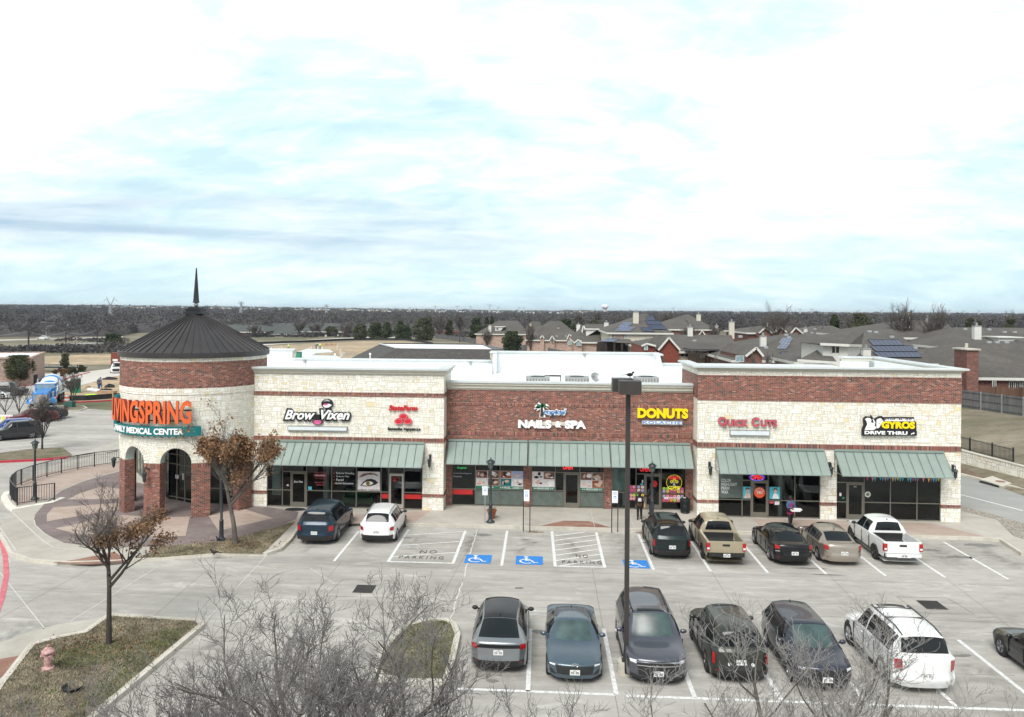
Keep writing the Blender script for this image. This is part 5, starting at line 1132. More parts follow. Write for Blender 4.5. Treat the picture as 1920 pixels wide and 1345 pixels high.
#%%PART3
# ------------------------------------------------------------------ vehicles
class Shell:
 """car skin from three long curves: centre line C, roof/bonnet edge U and belt line B, each with 13 stations from front bumper to rear bumper"""
 def __init__(s, C, U, B_, half):
  s.h = half; s.st = []
  for c, u, b in zip(C, U, B_):
   u = Vector((u[0], u[1], u[2])); b = Vector((b[0], b[1], b[2])); c = Vector((0, c[0], c[1])); v = (u + b) / 2 + Vector((abs(u.z - b.z) * .07, 0, abs(u.z - b.z) * .04))
   s.st.append((c, u, v, b))
 def ctrl(s, k, j):
  n = len(s.st); p = s.st
  i = min(int(k), n - 2); f = k - i
  p0, p1, p2, p3 = p[max(i - 1, 0)][j], p[i][j], p[i + 1][j], p[min(i + 2, n - 1)][j]
  l = (p2 - p1).length; m1 = (p2 - p0); m2 = (p3 - p1)
  m1 = m1.normalized() * l * .72 if m1.length > 1e-6 else m1; m2 = m2.normalized() * l * .72 if m2.length > 1e-6 else m2
  f2, f3 = f * f, f * f * f
  return p1 * (2 * f3 - 3 * f2 + 1) + m1 * (f3 - 2 * f2 + f) + p2 * (-2 * f3 + 3 * f2) + m2 * (f3 - f2)
 def S(s, k, t):
  sg = -1 if t < 0 else 1; t = abs(t); c, u, v, b = [s.ctrl(k, j) for j in range(4)]
  if t <= 1: q = Vector((u.x * t, c.y + (u.y - c.y) * t * t, c.z + (u.z - c.z) * t ** 2.4))
  elif t <= 2: q = u.lerp(v, t - 1)
  else: q = v.lerp(b, min(1, t - 2))
  return Vector((q.x * sg, q.y, q.z))
 def body(s, mb, sa=3, sb=9, n=5, nc=7, sill=.22, bulge=.03, m=0, skip=None):
  ns = len(s.st) - 1; T = [-3, -2.5, -2, -1.5] + [-1 + 2 * i / (nc + 3) for i in range(nc + 4)] + [1.5, 2, 2.5, 3]
  T = sorted(set(T)); K = [i / n for i in range(ns * n + 1)]; W_n = len(T)
  mb.add([s.S(k, t) for k in K for t in T], [(j * W_n + i, (j + 1) * W_n + i, (j + 1) * W_n + i + 1, j * W_n + i + 1) for j in range(len(K) - 1) for i in range(W_n - 1)], m)
  for sg in (1, -1):
   top = [s.S(k, 3 * sg) for k in K if sa <= k <= sb]; fr = [s.S(k, 3 * sg) for k in K if k <= sa]; re = [s.S(k, 3 * sg) for k in K[::-1] if k >= sb]
   R_ = len(fr); re_ = [re[int(round(i * (len(re) - 1) / (R_ - 1)))] for i in range(R_)]
   nx = len(top); a = fr[0]; b = re_[0]; vs = []
   for r in range(R_):
    v = r / (R_ - 1)
    for c in range(nx):
     # arc-length in y for the bottom edge
     u = (top[0].y - top[c].y) / (top[0].y - top[-1].y)
     bot = Vector((sg * (s.h * .965), a.y + (b.y - a.y) * u, sill));
     if c == 0: bot = a
     if c == nx - 1: bot = b
     P_ = (bot * (1 - v) + top[c] * v) + (fr[r] * (1 - u) + re_[r] * u) - (a * (1 - v) * (1 - u) + b * (1 - v) * u + top[0] * v * (1 - u) + top[-1] * v * u)
     P_.x += sg * bulge * 4 * v * (1 - v) * min(1, 6 * u * (1 - u)); vs.append(P_)
   fs = [(r * nx + c, r * nx + c + 1, (r + 1) * nx + c + 1, (r + 1) * nx + c) for r in range(R_ - 1) for c in range(nx - 1)]
   if sg > 0: fs = [f[::-1] for f in fs]
   mb.add(vs, fs, m)
  # floor
  L0 = [s.S(0, t) for t in (-3, 0, 3)]; L1 = [s.S(ns, t) for t in (3, 0, -3)]; mb.add([(p.x, p.y, .22) for p in L0 + L1], [(0, 1, 2, 3, 4, 5)], m)
  return mb
 def patch(s, mb, q, off=.008, ns=6, nt_=6, m=0):
  (k0, t0), (k1, t1), (k2, t2), (k3, t3) = q; vs = []
  for j in range(ns + 1):
   v = j / ns
   for i in range(nt_ + 1):
    u = i / nt_; k = (k0 * (1 - u) + k1 * u) * (1 - v) + (k3 * (1 - u) + k2 * u) * v; t = (t0 * (1 - u) + t1 * u) * (1 - v) + (t3 * (1 - u) + t2 * u) * v
    e = .02; k_ = min(max(k, .03), len(s.st) - 1.03); p = s.S(k, t)
    nn_ = (s.S(k_ + e, t) - s.S(k_ - e, t)).cross(s.S(k_, t + e) - s.S(k_, t - e))
    if nn_.length > 1e-9:
     nn_.normalize(); c = Vector((0, p.y * .6, .5))
     if nn_.dot(p - c) < 0: nn_ = -nn_
     p = p + nn_ * off
    vs.append(p)
  w_ = nt_ + 1
  return mb.add(vs, [(j * w_ + i, j * w_ + i + 1, (j + 1) * w_ + i + 1, (j + 1) * w_ + i) for j in range(ns) for i in range(nt_)], m)
def carstations(L, W, H, kind, hood=.95, cowl=1.25, wst=1.95, rend=None, zg=None, deck=None, nose=.62, belt=None, yUr=.64, bed=None):
 """cowl/wst: distance of windscreen base/top behind the front bumper; rend: roof end and zg: rear glass foot (dist from rear, z); deck: boot edge (dist from rear, z)"""
 h = W / 2; F = L / 2; zb = belt or hood + .02
 C = [(F - .07, .22), (F, .48), (F - .05, nose + .06), (F - .55, hood - .10), (F - cowl, hood), (F - wst, H - .025), (F - (L * .5), H), None, None, None, (-F + .03, .66), (-F, .48), (-F + .10, .24)]
 U = [(h * .62, F - .14, .22), (h * .64, F - .09, .48), (h * .70, F - .16, nose + .05), (h * .72, F - .62, hood - .12), (h * .74, F - cowl - .12, hood - .01), (h * .64, F - wst - .05, H - .085), (h * .66, 0, H - .06), None, None, None, (h * .72, -F + .10, .66), (h * .70, -F + .07, .48), (h * .66, -F + .16, .24)]
 B_ = [(h * .88, F - .38, .24), (h * .92, F - .32, .48), (h * .93, F - .34, nose), (h * .975, F - .75, hood - .20), (h * .985, F - cowl - .25, zb - .06), (h, F - wst, zb - .02), (h, 0, zb), None, None, None, (h * .93, -F + .30, .66), (h * .92, -F + .28, .48), (h * .88, -F + .38, .25)]
 (r1, zr) = rend; (g1, zgl) = zg; (d1, zd) = deck
 C[7] = (-F + r1, zr); U[7] = (h * yUr, -F + r1 + .04, zr - .06); B_[7] = (h * .995, -F + max(r1, .75), zb + .01)
 C[8] = (-F + g1, zgl); U[8] = (h * .72, -F + g1 + .06, zgl - .01); B_[8] = (h * .975, -F + g1 + .18, min(zb, zgl - .02))
 C[9] = (-F + d1, zd); U[9] = (h * .74, -F + d1 + .06, zd - .01); B_[9] = (h * .95, -F + d1 + .22, zd - .05)
 return Shell(C, U, B_, h)
def wheel(T, x, y, r, rimm, w_=.23):
 sg = 1 if x > 0 else -1; mb = MB(); mb.lathe((x, y, r), [(r * .62, sg * w_ / 2), (r * .70, sg * w_ / 2), (r * .96, sg * w_ * .46), (r, sg * w_ * .3), (r, -sg * w_ * .3), (r * .94, -sg * w_ / 2), (r * .5, -sg * w_ / 2)], 22, axis='x'); ty = mb.build('wheel', 'tyre', T, smooth=40, world=False)
 mb = MB(); xo = x + sg * w_ * .38; mb.lathe((xo, y, r), [(r * .66, sg * .025), (r * .60, sg * .02), (r * .57, -sg * .05)], 22, axis='x'); mb.lathe((xo, y, r), [(0, sg * .015), (r * .16, sg * .015), (r * .18, -sg * .02)], 12, axis='x')
 for k in range(5):
  a = 2 * math.pi * k / 5 + .3
  for da in (-.11, .11): mb.bar((xo, y + r * .1 * math.cos(a), r + r * .1 * math.sin(a)), (xo, y + r * .62 * math.cos(a + da), r + r * .62 * math.sin(a + da)), .03, .035)
 mb.build('rim', rimm, ty, world=False, smooth=40)
 mb = MB(); mb.lathe((xo - sg * .03, y, r), [(0, 0), (r * .62, 0)], 16, axis='x'); mb.build('brake_disc', 'black_metal', ty, world=False)
def plate(T, y, z, dy, x=0, tilt=0):
 mb = MB(); mb.box(x - .16, x + .16, y - .012, y + .012, z - .08, z + .08); o = mb.build('number_plate', 'plate_white', T, world=False)
 mb = MB(); r_ = random.Random(int(y * 100 + z * 37)); yy = y + dy * .016
 for i in range(7):
  if i == 3: continue
  a = x - .125 + i * .038; mb.box(a, a + .012 + .012 * r_.random(), yy - .003, yy + .003, z - .045, z + .035);
  if r_.random() < .6: mb.box(a + .0, a + .026, yy - .002, yy + .0025, z - .01, z + .0)
 mb.box(x - .05, x + .06, yy - .003, yy + .003, z + .055, z + .066); mb.build('plate_marks', 'stencil_grey', o, world=False)
def mirrors(T, sh, pm, y, z, w_):
 for sg in (-1, 1):
  mb = MB(); mb.ball((sg * (w_ + .10), y, z), .1, 8, sz=(1.15, .75, .8)); mb.bar((sg * (w_ - .06), y, z - .04), (sg * (w_ + .06), y, z - .02), .05, .04); mb.build('door_mirror', pm, T, smooth=60, world=False)
def build_car(label, cat, kind, L, W, H, paint, loc, rz=0., group=None, wb=None, r=.35, rim='rim', glass='car_glass', roof=None, tail=None, front=None, plates='r', rails=None, sun=None, spoiler=False, clad=None, hood=None, wkw=None, fog=None, extra=None, name=None, lowtrim=None, fglass=None, cross=False):
 name = name or ('pickup_truck' if kind == 'pickup' else 'parked_car'); T = thing(name, label, cat, (loc[0], loc[1], 0.006), rz, group)
 h = W / 2; F = L / 2; wb = wb or L * .575
 kw = dict(suv=dict(hood=1.06, cowl=1.25, wst=1.95, rend=(.38, H - .05), zg=(.13, H * .665), deck=(.05, H * .60), nose=.80),
              cross=dict(hood=.99, cowl=1.1, wst=1.85, rend=(.55, H - .06), zg=(.16, H * .69), deck=(.05, H * .60), nose=.74),
              coupe=dict(hood=.98, cowl=1.1, wst=1.9, rend=(1.15, H - .09), zg=(.22, H * .70), deck=(.06, H * .64), nose=.70, yUr=.60),
              sedan=dict(hood=.90, cowl=1.2, wst=2.05, rend=(1.35, H - .05), zg=(.62, H * .73), deck=(.10, H * .715), nose=.62),
              pickup=dict(hood=1.12, cowl=1.25, wst=1.95, rend=(1.9, H - .05), zg=(1.78, 1.16), deck=(1.72, 1.10), nose=.86))[kind]
 kw = dict(kw); kw.update(wkw or {}); sh = carstations(L, W, H, kind, **kw); zb = kw['hood'] + .02
 if kind == 'pickup':      # the bed: floor low between high rails, then the tailgate
  d = kw['deck'][0]; bedf, rail = .78, 1.16; hh = h * .97; C = [list(x) for x in []]
  st = sh.st[:8]
  def S4(yc, zc, ux, uy, uz, vx, vy, vz, bx, by, bz): return (Vector((0, yc, zc)), Vector((ux, uy, uz)), Vector((vx, vy, vz)), Vector((bx, by, bz)))
  yb = -F + kw['rend'][0] - .1
  st += [S4(yb, rail, h * .80, yb, rail, h * .86, yb, rail, hh, yb, rail), S4(yb - .03, bedf, h * .80, yb - .03, bedf, h * .84, yb - .05, rail, hh, yb - .06, rail), S4(-F + .17, bedf, h * .80, -F + .17, bedf, h * .84, -F + .16, rail, hh, -F + .2, rail),
               S4(-F + .15, rail, h * .80, -F + .15, rail, h * .84, -F + .13, rail - .005, hh * .985, -F + .14, rail - .02), S4(-F + .10, rail, h * .80, -F + .10, rail, h * .86, -F + .10, rail - .02, hh * .97, -F + .13, rail - .05), S4(-F + .09, .62, h * .80, -F + .10, .62, h * .88, -F + .11, .62, hh * .96, -F + .16, .62)]
  sh.st = st; ns = 13
  mb = MB(); sh.body(mb, 3, 12, 4, sill=.42 if True else .3); body = mb.build('body', paint, T, smooth=38, world=False)
  lb = MB(); sh.patch(lb, [(8.06, -.97), (8.06, .97), (10.9, .97), (10.9, -.97)], .006, 12, 8)
  for sg in (-1, 1): sh.patch(lb, [(8.3, sg * 1.0), (8.3, sg * 2.2), (10.8, sg * 2.2), (10.8, sg * 1.0)], .012, 10, 4)
  lb.build('bed_liner', 'bed_liner', T, world=False)
  mb = MB(); mb.box(-h * .88, h * .88, -F - .02, -F + .16, .46, .60); mb.box(-h * .35, h * .35, -F - .04, -F + .02, .44, .52); mb.build('rear_bumper', clad or 'chrome', T, smooth=30, world=False)
  mb = MB(); mb.box(-.28, .28, -F + .082, -F + .10, .98, 1.12) if clad is None else mb.box(-.17, .17, -F + .082, -F + .10, .93, 1.03); mb.build('tailgate_handle', 'trim_black', T, world=False)
  for sg in (-1, 1):
   mb = MB(); x = sg * h * .90; mb.box(x - .085, x + .085, -F + .06, -F + .2, .72, 1.08, 0); mb.build('tail_lamp', 'tail_red', T, world=False)
   mb = MB(); mb.box(x - .06, x + .06, -F + .05, -F + .1, .78, .87); mb.build('reversing_lamp', 'lamp_clear', T, world=False)
  plate(T, -F - .045, .53, -1); rearg = (7.12, 7.86);
 else:
  mb = MB(); sh.body(mb, 3, 9, 5); body = mb.build('body', paint, T, smooth=38, world=False)
  lt = lowtrim or ('trim_black' if kind in ('suv', 'cross', 'coupe') else None)
  if lt:
   mb = MB(); sh.patch(mb, [(10.9, -2.95), (10.9, 2.95), (12, 2.95), (12, -2.95)], .01, 5, 16); mb.build('bumper_trim', lt, T, world=False, smooth=40); mb = MB(); sh.patch(mb, [(.0, -2.95), (.0, 2.95), (.45, 2.95), (.45, -2.95)], .01, 3, 16); mb.build('bumper_trim', lt, T, world=False, smooth=40)
 gl = MB()
 # windscreen, rear screen
 sh.patch(gl, [(4.06, -.93), (4.06, .93), (4.93, .95), (4.93, -.95)], .007, 8, 10); gl.build('windscreen', fglass or glass, T, smooth=50, world=False)
 gl = MB()
 if kind == 'pickup': sh.patch(gl, [(7.14, -.86), (7.14, .86), (7.80, .9), (7.80, -.9)], .012, 6, 8)
 elif kind == 'suv': sh.patch(gl, [(7.16, -1.25), (7.16, 1.25), (7.86, 1.25), (7.86, -1.25)], .009, 8, 10)
 elif kind == 'coupe': sh.patch(gl, [(7.10, -1.0), (7.10, 1.0), (7.93, 1.1), (7.93, -1.1)], .009, 8, 10)
 else: sh.patch(gl, [(7.10, -.96), (7.10, .96), (7.92, .93), (7.92, -.93)], .009, 8, 10)
 gl.build('rear_screen', glass, T, smooth=50, world=False)
 if roof:
  mb = MB(); sh.patch(mb, [(4.98, -1.0), (4.98, 1.0), (7.05, 1.0), (7.05, -1.0)], .006, 12, 8); mb.build('roof_panel', roof, T, smooth=50, world=False)
 if sun:
  mb = MB(); sh.patch(mb, [(sun[0], -.72), (sun[0], .72), (sun[1], .72), (sun[1], -.72)], .012, 6, 6); mb.build('sunroof', 'car_glass', T, smooth=50, world=False)
 kr_ = {'sedan': 7.55, 'suv': 7.25, 'cross': 7.35, 'coupe': 7.5, 'pickup': 7.0}[kind]
 for sg in (-1, 1):
  for a, b in ((4.55, 6.02), (6.08, 6.72 if kind != 'suv' else 6.85), (6.76 if kind != 'suv' else 6.89, kr_)):
   if kind == 'pickup' and a > 6.5: continue
   if kind == 'pickup' and a > 6: b = 6.9
   mb = MB(); lo = 2.86; f = a < 5; r_ = b >= kr_ - .01
   q = [(a + (.45 if f else 0), sg * 1.28), (b - (.28 if r_ else 0), sg * 1.28), (b, sg * lo), (a - (.12 if f else 0), sg * lo)]
   sh.patch(mb, q, .008, 5, 7); mb.build('side_window', glass, T, smooth=50, world=False)
 # wheels and arches
 for sg in (-1, 1):
  for y in (wb / 2 + .02 * L - .02, -wb / 2 + .02 * L - .02):
   mb = MB(); ax = h * .985 if kind != 'pickup' else h * .99; prof = [(0, 0), (r * 1.16, 0), (r * 1.2, -sg * .02)] ; mb.lathe((sg * (ax + .006), y, r), prof, 24, axis='x', a0=R(-12) , a1=R(192)); mb.build('wheel_arch', clad if (clad and kind != 'pickup') else 'trim_black', T, world=False)
   wheel(T, sg * (h - .09), y, r, rim)
 for sg in (-1, 1):
  mb = MB(); x = sg * (h + .004)
  if kind in ('suv', 'cross', 'coupe'): mb.box(x - .02, x + .012, -wb / 2 + r + .05, wb / 2 - r + .05, .22, .34)
  for y in ((F - L * .30), (F - L * .48), (F - L * .655)):
   mb.box(x - .03, x + .004, y - .006, y + .006, .36, zb - .08)
  mb.build('sill_trim', 'trim_black', T, world=False)
 for sg in (-1, 1):
  for y in (F - L * .455, F - L * .63):
   mb = MB(); x = sg * (h + .012); mb.box(x - .02, x + .012, y - .09, y + .09, zb - .2, zb - .165); mb.build('door_handle', paint, T, world=False)
 mirrors(T, sh, 'trim_black' if paint in ('paint_silver', 'paint_sand', 'paint_deep_green', 'paint_white') and not (kind == 'suv' and paint == 'paint_white') else paint, F - kw['cowl'] - .45, zb + .06, h)
 # front lamps and grille
 fl_ = front or dict(grille=(.75, 1.95, .9))
 for sg in (-1, 1):
  mb = MB(); sh.patch(mb, [(1.62, sg * 1.1), (1.72, sg * 2.6), (2.02, sg * 2.8), (1.92, sg * .98)], .010, 4, 6); mb.build('headlight', 'lamp_clear', T, smooth=50, world=False)
 g = fl_['grille']; mb = MB(); sh.patch(mb, [(g[0], -g[2]), (g[0], g[2]), (g[1], g[2] * 1.05), (g[1], -g[2] * 1.05)], .009, 5, 10); gr = mb.build('grille', 'trim_black', T, smooth=50, world=False)
 if fl_.get('bar'):
  mb = MB(); sh.patch(mb, [(1.74, -1.15), (1.74, 1.15), (1.84, 1.2), (1.84, -1.2)], .022, 2, 14); sh.patch(mb, [(1.5, -1.0), (1.5, 1.0), (1.56, 1.0), (1.56, -1.0)], .022, 2, 14); mb.build('grille_bar', 'chrome', gr, smooth=50, world=False)
 if fl_.get('wings'):
  for sg in (-1, 1): mb = MB(); sh.patch(mb, [(.4, sg * 1.15), (.35, sg * 2.7), (1.1, sg * 2.75), (.55, sg * 1.5)], .010, 4, 5); mb.build('bumper_vent', 'trim_black', T, smooth=50, world=False)
 if fl_.get('emblem'):
  mb = MB(); p = sh.S(1.93, 0); pts = [(.11 * math.cos(R(a)), p.y + .02 + .0, p.z - .0 + .055 * math.sin(R(a))) for a in range(0, 361, 20)]; mb.tube(pts, .010, 5)
  mb.bar((-.045, p.y + .02, p.z - .04), (-.03, p.y + .02, p.z + .04), .018, .018); mb.bar((.03, p.y + .02, p.z - .04), (.045, p.y + .02, p.z + .04), .018, .018); mb.bar((-.04, p.y + .02, p.z - .008), (.04, p.y + .02, p.z + .008), .016, .016); mb.build('emblem', 'chrome', T, world=False)
 # tail lamps
 if kind != 'pickup':
  tq = tail or dict(k0=9.05, k1=9.75, t0=1.15)
  for sg in (-1, 1):
   mb = MB(); sh.patch(mb, [(tq['k0'] + tq.get('sl', 0), sg * tq['t0']), (tq['k0'] - .08, sg * 3.0), (tq['k1'] - .05, sg * 3.0), (tq['k1'] - tq.get('sl', 0) * .4, sg * tq['t0'])], .012, 5, 8); mb.build('tail_lamp', tq.get('m', 'tail_red'), T, smooth=50, world=False)
   if not tq.get('nolow'): mb = MB(); sh.patch(mb, [(11.05, sg * 1.5), (11.05, sg * 2.3), (11.2, sg * 2.3), (11.2, sg * 1.5)], .02, 2, 3); mb.build('reflector', 'tail_red', T, world=False)
  if tq.get('bar'):
   mb = MB(); sh.patch(mb, [(tq['k0'] + .1, -1.4), (tq['k0'] + .1, 1.4), (tq['k0'] + .38, 1.4), (tq['k0'] + .38, -1.4)], .011, 3, 14); mb.build('lamp_bar', 'tail_red' if tq['bar'] == 1 else tq['bar'], T, smooth=50, world=False)
  if tq.get('edge'):
   mb = MB()
   for sg in (-1, 1): sh.patch(mb, [(9.7, sg * 1.2), (9.75, sg * 2.9), (9.9, sg * 2.9), (9.85, sg * 1.2)], .02, 2, 4)
   mb.build('lamp_trim', 'chrome', T, world=False)
 if 'r' in plates and kind != 'pickup':
  zpl = sh.S(plates_k(kind, plates), 0); plate(T, zpl.y - .02, zpl.z, -1)
 if 'f' in plates:
  zpl = sh.S(1.0, 0); plate(T, zpl.y + .022, zpl.z - .02, 1)
 if spoiler:
  mb = MB(); a = sh.S(7.02, -1.05); b = sh.S(7.02, 1.05); mb.extr([(a.y - .14, a.z - .02), (a.y + .1, a.z + .06), (a.y + .05, a.z + .07), (a.y - .15, a.z + .035)], 'x', a.x, b.x); mb.build('spoiler', 'trim_black' if spoiler == 'b' else paint, T, smooth=40, world=False)
 if rails:
  for sg in (-1, 1):
   mb = MB(); mb.tube([sh.S(k, sg * .98) + Vector((0, 0, .05 if 5.1 < k < 6.95 else .0)) for k in (5.05, 5.3, 5.8, 6.3, 6.7, 7.0)], .022, 6); mb.build('roof_rail', rails, T, world=False)
  if cross:
   for k in (5.75, 6.4): mb = MB(); mb.bar(sh.S(k, -.98) + Vector((0, 0, .05)), sh.S(k, .98) + Vector((0, 0, .05)), .05, .025); mb.build('cross_bar', rails, T, world=False)
 else:
  p = sh.S(6.85, 0); mb = MB(); mb.extr([(p.y + .1, p.z), (p.y - .08, p.z), (p.y - .07, p.z + .06)], 'x', -.012, .012); mb.build('aerial', 'trim_black', T, world=False)
 if fog:
  for sg in (-1, 1): mb = MB(); p = sh.S(9.9, sg * .55); mb.lathe((p.x, p.y - .02, p.z), [(0, -.01), (.055, -.01), (.06, .02)], 10, axis='y'); mb.build('reversing_lamp', 'lamp_clear', T, world=False)
 if extra: extra(T, sh)
 return T
def plates_k(kind, p): return 10.0 if 'u' not in p else 9.7
PR = 'cars parked in front of the shops'; PB = 'cars parked in the row facing the shops'
def rearpos(u0, u1, v, zb_, L):      # rear bumper seen between u0 and u1 at height zb_
 a = G(u0, v, zb_); b = G(u1, v, zb_); return ((a[0] + b[0]) / 2, (a[1] + b[1]) / 2 + L / 2), b[0] - a[0]
def RP(u0, u1, v, z, L): return rearpos(u0, u1, v, z, L)[0]
build_car('navy blue seven-seat SUV parked nose-in beside the grass bed', 'car', 'suv', 4.95, 1.98, 1.76, 'paint_navy', RP(553, 624, 1008, .45, 4.95), 0, PR, rim='rim', tail=dict(k0=9.0, k1=9.8, t0=1.0, sl=.12), plates='r', r=.37)
build_car('small white crossover with black lower bumper parked left of the no parking box', 'car', 'cross', 4.4, 1.84, 1.60, 'paint_white', RP(670, 740, 1006, .45, 4.4), 0, PR, tail=dict(k0=9.0, k1=9.85, t0=1.15, sl=.3), rails='galvanised', r=.34, rim='rim')
build_car('very dark green SUV with black roof parked in front of the donut shop', 'car', 'suv', 4.8, 1.9, 1.70, 'paint_deep_green', RP(1222, 1300, 1035, .45, 4.8), 0, PR, roof='car_glass', rails='trim_black', tail=dict(k0=9.0, k1=10.1, t0=2.15), r=.36, rim='rim_dark', wkw=dict(hood=1.02))
build_car('sand coloured pickup with empty black bed beside the dark green SUV', 'pickup truck', 'pickup', 5.39, 1.89, 1.79, 'paint_sand', RP(1323, 1402, 1043, .5, 5.39), 0, PR, clad='trim_black', r=.39, rim='rim_dark')
build_car('glossy black sedan parked in front of the hair salon', 'car', 'sedan', 4.88, 1.84, 1.445, 'paint_black', RP(1451, 1531, 1047, .45, 4.88), 0, PR, tail=dict(k0=9.02, k1=9.6, t0=1.05, sl=.15, edge=1), r=.34, roof='car_glass', spoiler=True)
build_car('champagne sedan between the black sedan and the white pickup', 'car', 'sedan', 4.9, 1.83, 1.45, 'paint_champagne', RP(1544, 1624, 1047, .45, 4.9), 0, PR, tail=dict(k0=9.02, k1=9.7, t0=1.3, sl=.15, edge=1), r=.34, sun=(5.15, 5.7))
build_car('white crew-cab pickup with black bed parked in front of the gyro shop', 'pickup truck', 'pickup', 5.22, 1.85, 1.78, 'paint_white', RP(1652, 1738, 1044, .5, 5.22), 0, PR, clad='paint_white', r=.39, rim='rim_dark')
def B2f(u0, u1, v, z): a = G(u0, v, z); b = G(u1, v, z); return ((a[0] + b[0]) / 2, (a[1] + b[1]) / 2)
build_car('silver coupe-style crossover with black glass roof beside the curved grass island', 'car', 'coupe', 4.8, 1.895, 1.635, 'paint_silver', RP(883, 985, 1240, .5, 4.8), 0, PB, roof='car_glass', tail=dict(k0=9.02, k1=9.5, t0=1.2, bar='car_glass', nolow=0), r=.37, plates='ru', rim='rim_dark', lowtrim='trim_black')
build_car('slate blue sedan facing the camera with accessible tag in its windscreen', 'car', 'sedan', 4.68, 1.825, 1.42, 'paint_slate', (B2f(1026, 1130, 1262, .45)[0], B2f(1026, 1130, 1262, .45)[1] + 2.34), R(180), PB, front=dict(grille=(.55, 1.72, 1.0), emblem=1, wings=1), plates='f', r=.33, fglass='car_glass_teal', wkw=dict(cowl=1.35))
build_car('grey-blue SUV facing the camera behind the tall lamp pole', 'car', 'suv', 4.98, 1.99, 1.77, 'paint_greyblue', (B2f(1182, 1288, 1262, .5)[0], B2f(1182, 1288, 1262, .5)[1] + 2.49), R(180), PB, front=dict(grille=(.6, 1.9, 1.0), bar=1), plates='f', r=.37, sun=(5.1, 5.5), rails='trim_black', fglass='car_glass_teal', wkw=dict(cowl=1.35, hood=1.08))
build_car('dark olive boxy SUV behind bare branches with two round reversing lamps', 'car', 'suv', 4.65, 1.88, 1.74, 'paint_olive', RP(1345, 1436, 1262, .45, 4.65), 0, PB, tail=dict(k0=9.0, k1=10.2, t0=2.2), r=.38, fog=1, sun=(5.3, 5.75), plates='ru', rim='rim_dark')
build_car('dark blue-grey crossover facing the camera behind bare branches', 'car', 'cross', 4.65, 1.86, 1.58, 'paint_blue_grey', (B2f(1497, 1606, 1276, .45)[0], B2f(1497, 1606, 1276, .45)[1] + 2.32), R(180), PB, front=dict(grille=(.5, 1.75, 1.0), wings=1), plates='f', r=.33, roof='paint_blue_grey', fglass='car_glass_teal')
build_car('large white SUV with roof rails and dark sunroof in the near row', 'car', 'suv', 4.95, 1.98, 1.88, 'paint_white', RP(1683, 1798, 1278, .5, 4.95), 0, PB, tail=dict(k0=8.98, k1=9.75, t0=1.15), rails='black_metal', cross=True, r=.40, sun=(5.12, 5.62), lowtrim='paint_white', wkw=dict(hood=1.12))
build_car('black sedan half out of frame at the right end of the near row', 'car', 'sedan', 4.88, 1.84, 1.445, 'paint_black', (G(1885, 1233)[0] + .83, G(1885, 1233)[1] - 1.35), R(0), PB, r=.34)
# cars of the far lot on the left
ang = math.atan2(-(G(0, 830)[0] - G(60, 825)[0]), (G(0, 830)[1] - G(60, 825)[1]))
def between(a, b, dy=0): return ((a[0] + b[0]) / 2, (a[1] + b[1]) / 2 + dy)
FLg = 'cars parked in the far lot'
ctr = between(G(2.5, 827), G(59, 823.5)); ctr = (ctr[0] - .62, ctr[1] + .68); tl = G(76, 818)
build_car('charcoal SUV parked side-on in the far lot behind the small bare tree', 'car', 'suv', 4.6, 1.87, 1.66, 'paint_charcoal', ctr, ang, FLg, r=.36)
c2 = (ctr[0] - 1.8, ctr[1] + 2.0); build_car('bright blue car mostly hidden behind the charcoal SUV in the far lot', 'car', 'cross', 4.5, 1.8, 1.55, 'paint_blue', c2, ang, FLg)
c3 = (ctr[0] + G(102, 788)[0] - tl[0], ctr[1] + G(102, 788)[1] - tl[1]); build_car('maroon sedan in the far lot beyond the small bare tree', 'car', 'sedan', 4.85, 1.84, 1.45, 'paint_maroon', c3, ang, FLg)
c4 = (ctr[0] + G(121, 783)[0] - tl[0], ctr[1] + G(121, 783)[1] - tl[1]); build_car('charcoal sedan in the far lot beyond the maroon sedan', 'car', 'sedan', 4.85, 1.84, 1.45, 'paint_charcoal', c4, ang, FLg)
build_car('dark pickup nose at the left edge of the far street', 'pickup truck', 'pickup', 5.6, 1.95, 1.85, 'paint_charcoal', (G(6, 742)[0], G(6, 742)[1] + .5), R(-80), FLg, r=.42, rim='rim')
build_car('white car at the left edge below the dark pickup', 'car', 'sedan', 4.7, 1.8, 1.45, 'paint_white', (G(-14, 748)[0], G(-14, 748)[1]), R(-75), FLg)
build_car('white pickup facing the lot on the construction road behind the round tower', 'pickup truck', 'pickup', 5.6, 1.95, 1.9, 'paint_white', (G(217, 701)[0] - 1.2, G(217, 701)[1] + 2.6), R(205), FLg, r=.42)
build_car('small white car driving on the distant road at the far left', 'car', 'sedan', 4.8, 1.85, 1.5, 'paint_white', (G(81, 637)[0], G(81, 637)[1]), R(95), None, name='moving_car')
